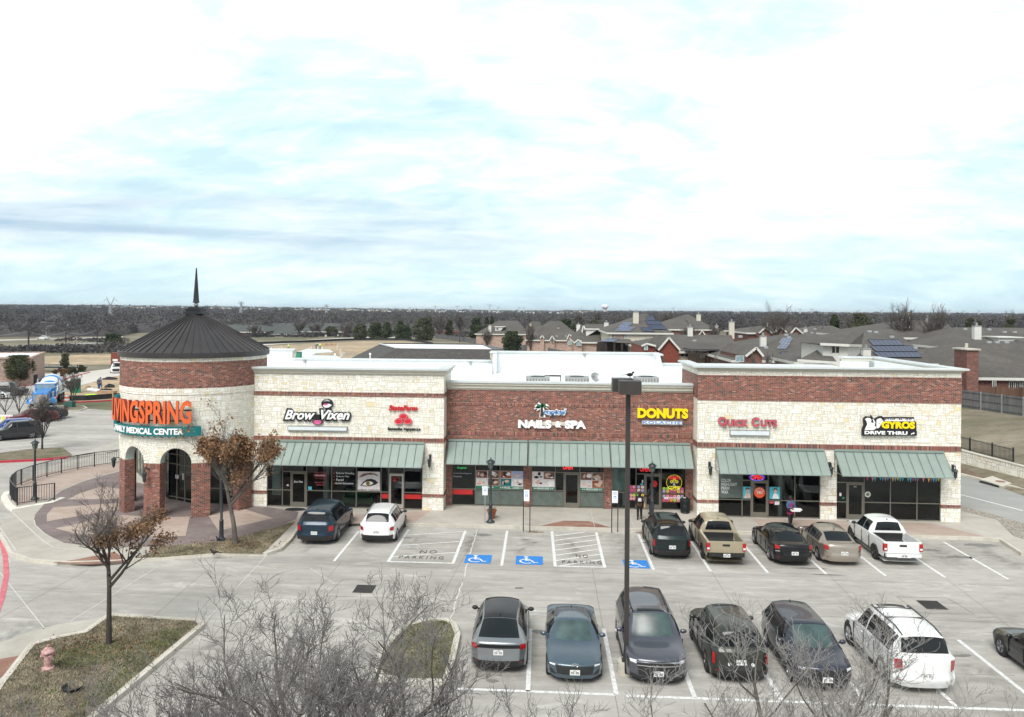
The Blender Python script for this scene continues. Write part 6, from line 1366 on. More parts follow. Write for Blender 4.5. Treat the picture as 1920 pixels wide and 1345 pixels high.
# concrete mixer truck
def mixer():
 p = between(G(60, 757), G(95, 757)); x, y = p; T = thing('concrete_mixer_truck', 'bright blue concrete mixer truck with blue and white striped drum', 'truck', (G(76, 764)[0] - 4.3 * .40, G(76, 764)[1] + 4.3 * .92, 0), R(203))
 mb = MB();
 mb.box(-1.05, 1.05, 1.0, 2.9, .9, 1.75); mb.box(-1.15, 1.15, -.4, 1.0, .9, 2.55); mb.box(-.9, .9, 2.9, 4.2, .8, 1.65); mb.build('cab', 'mixer_blue', T, world=False)
 mb = MB(); mb.extr([(4.15, .9), (4.25, 1.55), (3.9, 1.72), (1.0, 2.0), (1.0, .9)], 'x', -.8, .8); mb.build('bonnet', 'mixer_blue', T, world=False)
 mb = MB(); mb.box(-1.0, 1.0, .95, 1.06, 1.95, 2.5); mb.build('windscreen', 'blue_window', T, world=False)
 mb = MB(); mb.box(-1.1, 1.1, -.2, 1.08, 2.56, 2.66); mb.build('cab_roof', 'mixer_white', T, world=False)
 for sg in (-1, 1):
  mb = MB(); mb.lathe((sg * 1.0, 3.5, .55), [(0, .62), (.3, .55), (.62, .3), (.7, -.1)], 14, sy=1.1); mb.build('fender', 'mixer_blue', T, smooth=50, world=False)
  mb = MB(); mb.box(sg * .95 - .14, sg * .95 + .14, 4.12, 4.2, .85, 1.05); mb.build('headlight', 'lamp_clear', T, world=False)
  mb = MB(); mb.box(sg * 1.35 - .06, sg * 1.35 + .06, 1.1, 1.2, 1.7, 2.4); mb.bar((sg * 1.0, 1.1, 2.2), (sg * 1.35, 1.15, 2.2), .04, .04); mb.build('door_mirror', 'mixer_white', T, world=False)
  mb = MB(); mb.cyl((sg * 1.15, -.5, 1), (sg * 1.15, -.5, 3.1), .08); mb.build('exhaust_stack', 'chrome', T, world=False)
  for yy in (3.4, -2.2, -3.5, -4.8):
   wheel(T, sg * 1.05, yy, .52, 'rim', .3)
  mb = MB(); mb.box(sg * 1.2 - .1, sg * 1.2 + .1, -5.4, -1.2, 1.05, 1.12); mb.build('mudguard', 'mixer_white', T, world=False)
 mb = MB(); mb.box(-.75, .75, 4.18, 4.28, .6, 1.55); mb.build('grille', 'chrome', T, world=False)
 mb = MB(); mb.box(-1.1, 1.1, 4.25, 4.4, .45, .78); mb.build('front_bumper', 'chrome', T, world=False)
 mb = MB(); mb.box(-.5, .5, -6, 3, .6, .9); mb.build('chassis', 'black_metal', T, world=False)
 prof = [(0, 0), (.7, .05), (.95, .5), (1.3, 1.6), (1.38, 2.4), (1.25, 3.2), (.8, 4.6), (.6, 4.9), (.6, 5.0)]
 mb = MB(); q = Matrix.Translation((0, -.7, 1.45)) @ Matrix.Rotation(R(90 - 14), 4, 'X')
 for i, (a, b) in enumerate(zip(prof, prof[1:])):
  for k in range(2):
   c = [(a[0] + (b[0] - a[0]) * j / 2, a[1] + (b[1] - a[1]) * j / 2) for j in (k, k + 1)]; mb.lathe((0, 0, 0), c, 24, m=(i + k) % 2)
 mb.v = [tuple(q @ Vector(p_)) for p_ in mb.v]; mb.build('drum', ['mixer_blue', 'mixer_white'], T, smooth=50, world=False)
 mb = MB(); mb.bar((0, -5.6, 3.2), (0, -6.6, 2.2), .5, .1); mb.bar((-.5, -5.4, .9), (-.3, -5.6, 3.4), .1, .1); mb.bar((.5, -5.4, .9), (.3, -5.6, 3.4), .1, .1); mb.build('chute', 'mixer_white', T, world=False)
mixer()
# ------------------------------------------------------------------ street furniture
def tall_lamp():
 bx, by = G(1174, 1262); t = thing('parking_lot_lamp', 'tall dark bronze parking lot lamp with two square heads', 'street lamp', (bx, by, 0))
 dep = -bx * syw + by * cyw; zt_ = CAMH - (735 - 583.5) * dep / FX
 mb = MB(); mb.bar((bx, by, .1), (bx, by, zt_), .15, .15); mb.build('pole', 'pole_bronze', t)
 mb = MB(); mb.lathe((bx, by, 0), [(.0, .42), (.30, .42), (.30, 0)], 24); mb.build('footing', 'kerb_concrete', t, smooth=30)
 mb = MB(); mb.box(bx - .15, bx + .15, by - .15, by + .15, .42, .46); mb.build('base_plate', 'pole_bronze', t)
 q = [XZ(u, 722, by) for u in (1146, 1190)]
 x0 = P(1154, 710, by)[0]; x1 = P(1193.5, 710, by)[0]
 mb = MB(); a = P(1154, 708.5, by - .45)[1]; mb.box(bx - .36, bx + .36, by - .72, by - .12, zt_ - .02, zt_ + .42); mb.build('lamp_head', 'pole_bronze', t)
 mb = MB(); mb.box(bx - .50, bx + .20, by + .12, by + .74, zt_ - .02, zt_ + .42); mb.build('lamp_head', 'pole_bronze', t)
 mb = MB(); mb.bar((bx, by - .2, zt_ + .1), (bx, by + .2, zt_ + .1), .1, .1); mb.build('bracket', 'pole_bronze', t)
 return bx, by, zt_ + .42
LX, LY, LZ = tall_lamp()
def bird(x, y, z, rz, lab, s=1.):
 t = MB(); t.ball((0, 0, .13), .075, 8, sz=(.8, 1.7, .85)); t.ball((0, .13, .2), .042, 7, sz=(1, 1.1, 1)); t.cyl((0, .16, .2), (0, .23, .19), .012, .003, 5)
 t.add([(-.02, -.1, .14), (.02, -.1, .14), (.05, -.34, .12), (-.05, -.34, .12), (0, -.1, .16)], [(0, 1, 2, 3), (0, 4, 1)])
 for sx in (-.02, .02): t.cyl((sx, 0, .08), (sx, .01, 0), .006, .006, 4)
 for sx in (-1, 1): t.add([(sx * .06, .06, .17), (sx * .065, -.16, .14), (sx * .05, -.05, .08)], [(0, 1, 2)])
 o = t.build('bird', 'bird_black', smooth=60); o.location = (x, y, z); o.rotation_euler = (0, 0, rz); o.scale = (s, s, s); tag(o, lab, 'bird')
bird(LX + .1, LY + .4, LZ, R(-60), 'black bird perched on top of the parking lot lamp head')
p = G(401, 1042, .17); bird(p[0], p[1], .18, R(80), 'black bird on the kerb-side grass beneath the brown-leaved oak', 1.3)
p = G(409, 1015, .17); bird(p[0], p[1], .17, R(60), 'black bird at the foot of the black lamp post near the round tower', 1.)
def post_lamp(u, v, vt, lab):
 x, y = G(u, v, .15); T = thing('lamp_post', lab, 'lamp post', (x, y, .15), group='black lantern posts on the walks')
 dep = -x * syw + y * cyw; H_ = (CAMH - .15) - (vt - 580) * dep / FX; H_ = max(3.2, H_); hs = H_ - .62
 mb = MB(); mb.lathe((0, 0, 0), [(.24, 0), (.24, .06), (.17, .12), (.13, .2), (.115, .25), (.105, 1.0), (.12, 1.05), (.07, 1.12), (.062, hs - .1), (.08, hs - .06), (.05, hs)], 16); mb.build('post', 'lamp_black', T, smooth=35, world=False)
 mb = MB(); mb.lathe((0, 0, hs), [(.05, 0), (.12, .05), (.19, .36), (.19, .38)], 6);
 mb.build('lantern_glass', 'glass_grey_far', T, world=False)
 mb = MB()
 for i in range(6):
  a = 2 * math.pi * i / 6; mb.bar((.12 * math.cos(a), .12 * math.sin(a), hs + .03), (.195 * math.cos(a), .195 * math.sin(a), hs + .38), .02, .02)
 mb.lathe((0, 0, hs), [(.26, .37), (.25, .40), (.14, .50), (.05, .53), (.04, .57), (.02, .60), (.03, .62), (0, .68)], 12); mb.build('lantern_cap', 'lamp_black', T, smooth=35, world=False)
 return T
post_lamp(65, 937, 828, 'black lantern post behind the curved railing at the left end')
post_lamp(415, 1014, 880, 'black lantern post on the grass bed edge beside the brown-leaved oak')
post_lamp(919.5, 980, 857, 'black lantern post in front of the nail bar with a clay pot at its foot')
post_lamp(1222.5, 972, 862, 'black lantern post outside the donut shop door')
# curved railing
def railing():
 l = [(225, 869), (209, 870.5), (177, 875), (146, 880), (115, 887), (88, 893), (62, 901), (40, 909), (23, 905 + 16), (18, 932), (32, 947), (102, 937)]
 l = [(225, 868.5), (177, 874.5), (146, 880), (115, 886.5), (88, 893.5), (62, 901), (40, 909), (31, 913), (22, 921), (18, 929), (22, 937), (26, 942), (32.5, 947), (68, 942), (102, 937.5)]
 z0 = .18; pts = [Vector((*G(u, v, z0), z0)) for u, v in l]; T = thing('railing', 'curved black picket railing round the raised end of the plaza', 'railing', tuple(pts[7]))
 tr = MB(); bt = MB(); pk_ = MB()
 for i, (a, b) in enumerate(zip(pts, pts[1:])):
  tr.bar(a + Vector((0, 0, 1.04)), b + Vector((0, 0, 1.04)), .05, .04); bt.bar(a + Vector((0, 0, .1)), b + Vector((0, 0, .1)), .04, .03)
  n = max(2, int((b - a).length / .125))
  for k in range(n): p = a.lerp(b, k / n); pk_.box(p.x - .009, p.x + .009, p.y - .009, p.y + .009, z0 + .1, z0 + 1.03)
 tr.build('top_rail', 'black_metal', T); bt.build('bottom_rail', 'black_metal', T); pk_.build('pickets', 'black_metal', T)
 for i in (0, 1, 2, 3, 4, 5, 6, 8, 10, 12, 13, 14):
  p = pts[i]; mb = MB(); mb.box(p.x - .03, p.x + .03, p.y - .03, p.y + .03, .1, z0 + 1.06); mb.build('post', 'black_metal', T)
railing()
rw = gp([(118, 933), (95, 942), (60, 948), (27, 954), (16, 945), (10, 936), (8, 930), (14, 922)], .15); mb = MB(); ribbon(mb, rw, .35, -.02, .16)
tag(mb.build('stone_edging', 'limestone'), 'low white stone edging under the curved railing', 'wall')
# sign posts
def acc_sign(u, vt, vb, ub, w_, h_, posts, lab, pm):
 x, y = G(ub, vb, .1); zt_ = P(u, vt, y)[1]; T = thing('accessible_parking_sign', lab, 'sign', (x, y, .1), group='accessible parking signs'); cx = P(u, vt, y)[0]
 for dx in posts: mb = MB(); mb.box(cx + dx - .025, cx + dx + .025, y - .0, y + .05, .05, zt_ - (.05 if len(posts) > 1 else .4)); mb.build('post', pm, T)
 mb = MB(); mb.box(cx - w_ / 2, cx + w_ / 2, y - .03, y - .012, zt_ - h_, zt_); mb.build('plate', 'white_letter', T)
 mb = MB(); mb.box(cx - .07, cx + .07, y - .036, y - .031, zt_ - h_ * .62, zt_ - h_ * .42); mb.build('symbol_field', 'blue_paint', T)
 mb = MB(); ell(mb, cx, zt_ - h_ * .54, .045, .045, y - .038, 10); mb.box(cx - .02, cx + .015, y - .039, y - .0365, zt_ - h_ * .53, zt_ - h_ * .45); mb.build('symbol', 'white_letter', T)
 mb = MB(); lettering(mb, 'RESERVED', cx - w_ * .35, cx + w_ * .35, zt_ - .12, zt_ - .06, y - .031, .004); lettering(mb, 'PARKING', cx - w_ * .35, cx + w_ * .35, zt_ - .21, zt_ - .15, y - .031, .004); mb.build('lettering', 'blue_letter', T)
acc_sign(909.5, 912, 982, 910, .30, .50, [0], 'accessible parking sign on a single galvanised post beside the lantern post', 'galvanised')
acc_sign(987.5, 918.5, 995, 989, .30, .62, [-.17, .19], 'accessible parking sign between two black posts, left of the brick ramp panel', 'black_metal')
acc_sign(1153, 920.5, 997, 1153, .32, .66, [-.16, .17], 'accessible parking sign between two black posts beside the tall lamp pole', 'black_metal')
# plant pot, trash bin, hydrant, mat
x, y = G(921, 976, .15); y += .45; T = thing('plant_pot', 'terracotta pot of dry twigs behind the lantern post', 'plant pot', (x, y, .15)); mb = MB(); mb.lathe((x, y, .15), [(.16, 0), (.26, .42), (.30, .44), (.30, .5), (.26, .5), (.24, .4), (0, .4)], 18); mb.build('pot', 'terracotta', T, smooth=35)
mb = MB()
for i in range(46): a = rng.uniform(0, 6.28); b = rng.uniform(.1, .34); q = Vector((x, y, .55)); e = q + Vector((b * math.cos(a), b * math.sin(a), rng.uniform(.15, .4))); mb.cyl(q, e, .008, .003, 3)
mb.build('twigs', 'dead_leaf', T)
x, y = G(1286, 964, .15); T = thing('trash_bin', 'black slatted trash bin at the right end of the donut shop', 'trash bin', (x, y + .25, .15)); y += .25
mb = MB(); mb.lathe((x, y, .15), [(.24, 0), (.24, .04), (.26, .8), (.24, .82), (0, .80)], 24); mb.build('bin_body', 'trash_black', T, smooth=30)
for i in range(24):
 pass
mb = MB()
for i in range(24): a = 2 * math.pi * i / 24; mb.bar((x + .265 * math.cos(a), y + .265 * math.sin(a), .2), (x + .29 * math.cos(a), y + .29 * math.sin(a), .93), .035, .012)
for zz, rr_ in ((.22, .27), (.62, .285), (.93, .30)): mb.lathe((x, y, zz), [(rr_, -.02), (rr_ + .01, 0), (rr_, .02)], 24)
mb.build('slats', 'trash_black', T)
mb = MB(); mb.lathe((x, y, .95), [(.31, 0), (.31, .05), (.16, .12), (.14, .10)], 24); mb.build('lid', 'trash_black', T, smooth=30)
mb = MB(); mb.ball((x - .05, y, 1.04), .09, 6, sz=(1.2, 1, .4)); tag(mb.build('paper_bag', 'white_paint'), 'crumpled white paper on top of the black trash bin', 'litter')
def hydrant():
 x, y = G(90, 1254, .12); T = thing('fire_hydrant', 'faded pink fire hydrant on the corner grass', 'fire hydrant', (x, y, .12), R(-20))
 mb = MB(); mb.lathe((0, 0, 0), [(.20, 0), (.20, .05), (.15, .07), (.125, .1), (.12, .5), (.15, .52), (.15, .55), (.0, .55)], 20); mb.build('barrel', 'hydrant_pink', T, smooth=35, world=False)
 mb = MB(); mb.lathe((0, 0, 0), [(.21, .55), (.21, .585), (.18, .62), (.11, .70), (.05, .73), (.045, .79), (0, .79)], 20); mb.build('bonnet', 'hydrant_pink', T, smooth=35, world=False)
 for a in (90, 200, -20):
  c, s_ = math.cos(R(a)), math.sin(R(a)); rr_ = .075 if a == 90 else .055; mb = MB(); mb.cyl((0, 0, .42), (c * .2, s_ * .2, .42), rr_, n=12); mb.cyl((c * .19, s_ * .19, .42), (c * .23, s_ * .23, .42), rr_ + .025, n=8); mb.build('nozzle', 'hydrant_pink', T, smooth=35, world=False)
hydrant()
x, y = G(136, 1293, .12); mb = MB(); mb.lathe((x, y, .13), [(.12, 0), (.28, .03), (.32, .10), (.30, .11), (.26, .04), (.1, .015)], 18, a0=R(150), a1=R(385)); tag(mb.build('plastic_scrap', 'trim_black'), 'curved black plastic scrap lying on the corner grass', 'litter')
mb = MB(); mb.lathe((-14.7, 47.2, .155), [(0, .012), (.62, .012), (.62, 0)], 24, sy=.6); tag(mb.build('door_mat', 'cloth_black'), 'dark oval door mat outside the brow bar', 'door mat')
mb = MB(); mb.box(17.7, 19.3, 46.8, 47.5, .158, .17); tag(mb.build('door_mat', 'cloth_black'), 'dark rectangular door mat outside the gyro shop', 'door mat')
for i, (u, v) in enumerate([(1003, 999), (1206, 1000)]):
 x, y = G(u, v, .0); mb = MB(); r_ = random.Random(i)
 for k in range(160): a = r_.uniform(0, 6.28); d = r_.random() ** .6; q = (x + .5 * d * math.cos(a), y + .22 * d * math.sin(a)); s_ = r_.uniform(.02, .05); mb.add([(q[0], q[1], .012 + r_.random() * .03), (q[0] + s_, q[1], .015), (q[0] + s_, q[1] + s_, .03), (q[0], q[1] + s_, .012)], [(0, 1, 2, 3)])
 tag(mb.build('leaf_litter', 'dead_leaf'), kind='stuff')
# ------------------------------------------------------------------ people
def skin_mesh(name, pts, edges, radii, m, T, sub=1, root=0):
 me = bpy.data.meshes.new(name); me.from_pydata(pts, edges, []); o = bpy.data.objects.new(name, me); col.objects.link(o)
 o.modifiers.new('skin', 'SKIN'); me.skin_vertices[0].data
 for i, r_ in enumerate(radii): me.skin_vertices[0].data[i].radius = (r_, r_) if not hasattr(r_, '__len__') else r_
 me.skin_vertices[0].data[root].use_root = True; s_ = o.modifiers.new('sub', 'SUBSURF'); s_.levels = sub; s_.render_levels = sub
 dg = bpy.context.evaluated_depsgraph_get(); ev = o.evaluated_get(dg); m2 = bpy.data.meshes.new_from_object(ev); bpy.data.objects.remove(o); m2.name = name
 m2.materials.clear(); m2.materials.append(M(m)); m2.shade_smooth(); ob = bpy.data.objects.new(name, m2); col.objects.link(ob); ob.parent = T; return ob
def person(lab, loc, rz, skin, top, legs, hair, H_=1.68, step=.12, arms=((-.24, .02, .80), (.24, .02, .80)), long_top=.0, hooded=False, cat='person', dress=None, elbow=None, detail=True, hat=None):
 T = thing('person', lab, cat, loc, rz); k = H_ / 1.68; V = []; E_ = []; Rr = []
 def v(x, y, z, r_): V.append((x * k, y * k, z * k)); Rr.append(r_ * k); return len(V) - 1
 def e(a, b): E_.append((a, b))
 pel = v(0, 0, .92, .13); wa = v(0, 0, 1.08, .115); ch = v(0, .01, 1.28, .135); nk0 = v(0, 0, 1.42, .07); nk = v(0, .01, 1.48, .05); hd = v(0, .02, 1.56, .085); ht = v(0, .015, 1.62, .075)
 for a, b in ((pel, wa), (wa, ch), (ch, nk0), (nk0, nk), (nk, hd), (hd, ht)): e(a, b)
 hands = []
 for i, sg in enumerate((-1, 1)):
  hp = v(sg * .09, 0, .86, .095); kn = v(sg * .10, step * sg * .6 + .02, .48, .062); an = v(sg * .10, step * sg, .09, .042); toe = v(sg * .11, step * sg + .14, .045, .04)
  e(pel, hp); e(hp, kn); e(kn, an); e(an, toe)
  sh_ = v(sg * .17, 0, 1.36, .062); hx, hy, hz = arms[i]; el_ = v(sg * .24, (hy * .25 - .05) if elbow is None else elbow, 1.36 - .29, .045); wr = v(hx, hy, hz + .06, .032); e(ch, sh_); e(sh_, el_); e(el_, wr); hands.append((hx, hy, hz, sg))
 skin_mesh('body', V, E_, Rr, skin, T, 1)
 # face
 if detail:
  mb = MB()
  for sx in (-.032, .032): mb.ball((sx * k, .105 * k, 1.575 * k), .011, 6)
  mb.build('eyes', 'black_letter', T, world=False); mb = MB(); mb.extr([(.095 * k, 1.57 * k), (.125 * k, 1.54 * k), (.095 * k, 1.535 * k)], 'x', -.012, .012); mb.build('nose', skin, T, world=False)
  mb = MB(); mb.box(-.025, .025, .09 * k, .107 * k, 1.508 * k, 1.518 * k); mb.build('mouth', 'cedar_red', T, world=False)
  for sx in (-1, 1): mb = MB(); mb.ball((sx * .09 * k, .01, 1.56 * k), .025, 6, sz=(.5, 1, 1.3)); mb.build('ear', skin, T, world=False, smooth=60)
 for hx, hy, hz, sg in hands:       # palm, four fingers and thumb
  mb = MB(); c = Vector((hx, hy, hz + .02)) * k; mb.ball(c, .036, 6, sz=(.6, .8, 1.2)); d = Vector((0, .35, -1)).normalized() if hz < 1.0 and abs(hy) < .15 else Vector((0, 1, -.1)).normalized(); ax = Vector((0, 1, 0)) if abs(d.z) > .6 else Vector((1, 0, 0))
  for f in range(4):
   a = c + ax * (-.024 + .016 * f) + d * .025; L_ = (.055, .065, .062, .048)[f]; b = a + d * L_ * .6; mb.cyl(a, b, .009, .008, 5); mb.cyl(b, b + (d + Vector((-sg * .3, 0, 0))).normalized() * L_ * .5, .008, .006, 5)
  a = c + ax * .02 + Vector((-sg * .01, 0, 0)); mb.cyl(a, a + (d + ax * 1.1).normalized() * .05, .010, .007, 5); mb.build('hand', skin, T, world=False, smooth=60)
 # clothes
 V = []; E_ = []; Rr = []; pe = v(0, 0, .90 - long_top, .15); wa = v(0, 0, 1.08, .135); ch = v(0, .01, 1.27, .155); nk = v(0, 0, 1.41, .085); e(pe, wa); e(wa, ch); e(ch, nk)
 for i, sg in enumerate((-1, 1)):
  sh_ = v(sg * .17, 0, 1.36, .08); hx, hy, hz = arms[i]; el_ = v(sg * .24, (hy * .25 - .05) if elbow is None else elbow, 1.07, .062); wr = v(hx, hy * .93, hz + .09, .048); e(ch, sh_); e(sh_, el_); e(el_, wr)
 skin_mesh('jacket', V, E_, Rr, top, T, 1)
 V = []; E_ = []; Rr = []; pe = v(0, 0, .93, .148)
 for sg in (-1, 1): hp = v(sg * .09, 0, .84, .112); kn = v(sg * .10, step * sg * .6 + .02, .48, .080); an = v(sg * .10, step * sg, .13, .062); e(pe, hp); e(hp, kn); e(kn, an)
 skin_mesh('trousers', V, E_, Rr, legs, T, 1)
 for sg in (-1, 1): mb = MB(); mb.ball((sg * .11 * k, (step * sg + .06) * k, .05), .07, 8, sz=(.75, 1.9, .75)); mb.build('shoe', 'cloth_black', T, world=False, smooth=60)
 mb = MB(); mb.ball((0, -.015 * k, 1.60 * k), .108 * k, 10, sz=(.95, 1.0, 1.05))
 if hooded or hair == 'long': mb.ball((0, -.06 * k, 1.50 * k), .10 * k, 8, sz=(.95, .7, 1.2))
 mb.build('hair', hat or 'hair_black', T, world=False, smooth=60)
 if dress:
  mb = MB(); mb.lathe((0, 0, 0), [(.13, 1.36 * k), (.165, 1.2 * k), (.16, 1.0 * k), (.21, .72 * k), (.20, .70 * k)], 16, sy=.8); mb.build('tunic', dress, T, world=False, smooth=50)
 return T
p = G(1199, 975, .15); T1 = person('person in black hooded top and black trousers seen from behind outside the donut shop', (*p, .16), R(-5), 'skin', 'cloth_black', 'cloth_black', 'long', 1.62, .08, hooded=True)
mb = MB();
for z, a, b in ((1.27, -.08, .08), (1.22, -.10, .10), (1.17, -.09, .09), (1.12, -.10, .10)): mb.box(a, b, -.185, -.165, z - .016, z + .016)
mb.build('back_print', 'white_letter', T1, world=False)
q = Vector(p); T = thing('shoulder_bag', 'tan shoulder bag worn by the person in the black hooded top', 'bag', (p[0] + .27, p[1] - .03, 1.02)); mb = MB(); mb.extr([(-.11, -.13), (.11, -.13), (.09, .12), (-.09, .12)], 'x', -.04, .04); mb.build('bag_body', 'bag_tan', T, world=False); mb = MB(); mb.tube([(0, -.08, .1), (-.06, -.10, .35), (-.12, 0, .42), (-.06, .1, .3), (0, .08, .1)], .012, 5); mb.build('strap', 'bag_tan', T, world=False)
p = G(1218, 968, .15); person('person in dark clothes stepping in at the donut shop door behind the lantern post', (p[0] + .1, p[1] + .1, .16), R(35), 'skin', 'cloth_black', 'cloth_black', 'short', 1.86, .18, arms=((-.28, .25, .95), (.24, .1, .85)))
Y = 45.9; x = P(1482, 960, Y)[0]; T3 = person('person in denim jacket and magenta top carrying white takeout boxes', (x, Y, .16), R(200), 'skin', 'denim', 'cloth_black', 'short', 1.70, .08, arms=((-.10, .36, 1.04), (.12, .36, 1.04)), dress='cloth_magenta')
mb = MB(); ca, sa_ = math.cos(R(200)), math.sin(R(200)); cx, cy = x - .42 * sa_ * 1.0, Y + .42 * ca
for i, (dx, z, w_) in enumerate(((.0, 1.165, .24), (.12, 1.235, .2))): mb.box(cx - w_ + dx, cx + w_ + dx, cy - .18, cy + .12, z - .03, z + .035)
tag(mb.build('takeout_boxes', 'white_paint'), 'white takeout boxes held by the person in the denim jacket', 'food boxes')
#%%PART4
# ------------------------------------------------------------------ vegetation
def prisms(segs, sides=3):
 """segs: array rows p0(3) p1(3) r0 r1 -> one numpy mesh of thin prisms"""
 S_ = np.array(segs, float); n = len(S_); a, b = S_[:, :3], S_[:, 3:6]; d = b - a; L = np.linalg.norm(d, axis=1, keepdims=True); d = d / np.maximum(L, 1e-9)
 h = np.where(np.abs(d[:, 2:3]) > .9, np.array([[1., 0, 0]]), np.array([[0, 0, 1.]])); x = np.cross(d, h); x /= np.linalg.norm(x, axis=1, keepdims=True); y = np.cross(d, x)
 V = np.zeros((n, 2 * sides, 3))
 for i in range(sides):
  t = 2 * math.pi * i / sides; o = x * math.cos(t) + y * math.sin(t); V[:, i] = a + o * S_[:, 6:7]; V[:, sides + i] = b + o * S_[:, 7:8]
 base = np.arange(n)[:, None] * 2 * sides; F_ = []
 for i in range(sides): j = (i + 1) % sides; F_.append(np.concatenate([base + i, base + j, base + sides + j, base + sides + i], 1))
 return V.reshape(-1, 3), np.stack(F_, 1).reshape(-1, 4)
def quads(c, size, rs, aspect=.6, up=0.):
 n = len(c); u = rs.normal(size=(n, 3)); u /= np.linalg.norm(u, axis=1, keepdims=True); w_ = rs.normal(size=(n, 3)); w_[:, 2] += up; v = np.cross(u, w_); v /= np.linalg.norm(v, axis=1, keepdims=True)
 s = (np.asarray(size) * rs.uniform(.6, 1.3, n))[:, None]; u = u * s; v = v * s * aspect
 V = np.stack([c - u, c - v, c + u, c + v], 1); F_ = np.arange(4 * n).reshape(-1, 4); return V.reshape(-1, 3), F_
def np_mesh(name, parts, m, smooth=False):
 off = 0; Vs = []; Fs = []
 for V, F_ in parts: Vs.append(V); Fs.append(F_ + off); off += len(V)
 V = np.concatenate(Vs); F_ = np.concatenate(Fs); me = bpy.data.meshes.new(name); me.vertices.add(len(V)); me.vertices.foreach_set('co', V.ravel().astype(np.float32))
 me.loops.add(F_.size); me.loops.foreach_set('vertex_index', F_.ravel().astype(np.int32)); k = F_.shape[1]; me.polygons.add(len(F_)); me.polygons.foreach_set('loop_start', np.arange(0, F_.size, k, dtype=np.int32)); me.polygons.foreach_set('loop_total', np.full(len(F_), k, np.int32))
 me.materials.append(M(m)); me.update(calc_edges=True);
 if smooth: me.shade_smooth()
 return me
def obj(name, me, parent=None):
 o = bpy.data.objects.new(name, me); col.objects.link(o); o.parent = parent; return o
def grow(seed, H, Rw, trunk_h, r0, kids=(4, 5, 5, 5), up=.25, lean=(0, 0), twigr=.009, fork=3, droop=0., seg=4, squash=1., leader=False):
 r_ = random.Random(seed); big = []; small = []; tips = []
 def br(p, d, L, r, lv):
  pts = [p]; n = seg if lv < 3 else 3; dd = d.copy()
  for i in range(n):
   dd = (dd + Vector((r_.uniform(-1, 1), r_.uniform(-1, 1), r_.uniform(-.6, 1)) ) * (.16 + .08 * lv) + Vector((0, 0, up * .25 - droop * lv * .05))).normalized(); pts.append(pts[-1] + dd * L / n)
  rr = [max(twigr * .6, r * (1 - .62 * i / n)) for i in range(n + 1)]
  for i in range(n): (big if lv <= 1 else small).append((*pts[i], *pts[i + 1], rr[i], rr[i + 1]))
  if lv >= len(kids): tips.append(pts[-1]); tips.append(pts[-2]); return
  k = kids[lv]
  for j in range(k):
   t = .25 + .72 * (j + r_.random() * .8) / k; i = min(n - 1, int(t * n)); q = pts[i].lerp(pts[i + 1], t * n - i)
   ax = Vector((r_.uniform(-1, 1), r_.uniform(-1, 1), r_.uniform(-.35, .9))).normalized(); nd = (dd * .75 + ax * r_.uniform(.55, 1.05) + Vector((0, 0, up * .4))).normalized()
   br(q, nd, L * r_.uniform(.42, .72) * (1 - .15 * t), max(twigr, rr[i] * r_.uniform(.42, .62)), lv + 1)
  tips.append(pts[-1])
 tr = [Vector((0, 0, 0)), Vector((lean[0] * .4, lean[1] * .4, trunk_h * .55)), Vector((lean[0], lean[1], trunk_h))]
 for i in range(2): big.append((*tr[i], *tr[i + 1], r0 * (1.15 - .3 * i), r0 * (.85 - .1 * i)))
 for j in range(fork):
  a = 2 * math.pi * (j + r_.random() * .6) / fork; sp = Rw / max(.5, H - trunk_h); d = Vector((math.cos(a) * sp, math.sin(a) * sp, 1 * squash)).normalized()
  t_ = j / fork if leader else 0; br(tr[2] + Vector((-lean[0] * .5 * t_, 0, -.05 + (H - trunk_h) * .55 * t_)), (d + Vector((0, 0, -.25 if leader else 0))).normalized(), math.hypot(Rw, H - trunk_h) * r_.uniform(.62, .78) * (1 - .45 * t_), r0 * .62 * (1 - .4 * t_), 0)
 d = Vector((r_.uniform(-.1, .1), r_.uniform(-.1, .1), 1)).normalized(); br(tr[2], (d + Vector((-lean[0] * .2, 0, 0))).normalized(), (H - trunk_h) * (.95 if leader else .72), r0 * (.8 if leader else .6), 0)
 # fit to the wanted height and width
 allp = np.array([[s[3], s[4], s[5]] for s in big + small]); zs = (H - trunk_h) / max(.1, np.percentile(allp[:, 2], 99.7) - trunk_h); xs = Rw / max(.1, np.percentile(np.hypot(allp[:, 0] - lean[0], allp[:, 1] - lean[1]), 97))
 def fx(s):
  s = list(s)
  for o in (0, 3):
   if s[o + 2] > trunk_h: s[o + 2] = trunk_h + (s[o + 2] - trunk_h) * zs; s[o] = lean[0] + (s[o] - lean[0]) * xs; s[o + 1] = lean[1] + (s[o + 1] - lean[1]) * xs
  return s
 tips = [Vector((lean[0] + (t.x - lean[0]) * xs, lean[1] + (t.y - lean[1]) * xs, trunk_h + (t.z - trunk_h) * zs)) for t in tips]
 return [fx(s) for s in big], [fx(s) for s in small], tips
def bare_tree(lab, loc, seed, H, Rw, trunk_h, r0, group=None, m1='bark', m2='twig_grey', leaf=None, name='bare_tree', rz=0., **k):
 T = thing(name, lab, 'tree', loc, rz, group); b, s, tips = grow(seed, H, Rw, trunk_h, r0, **k)
 obj('trunk', np_mesh('trunk', [prisms(b, 7)], m1, True), T); obj('crown', np_mesh('crown', [prisms(s, 3)], m2), T)
 if leaf:
  fn, cnt, size, spread, mm = leaf; rs = np.random.RandomState(seed); C = []
  for t in tips:
   if fn(t, rs): C.append(np.array(t[:]) + rs.normal(size=(cnt, 3)) * spread)
  V = quads(np.concatenate(C), size, rs, .7); obj('leaves', np_mesh('leaves', [V], mm), T)
 return T
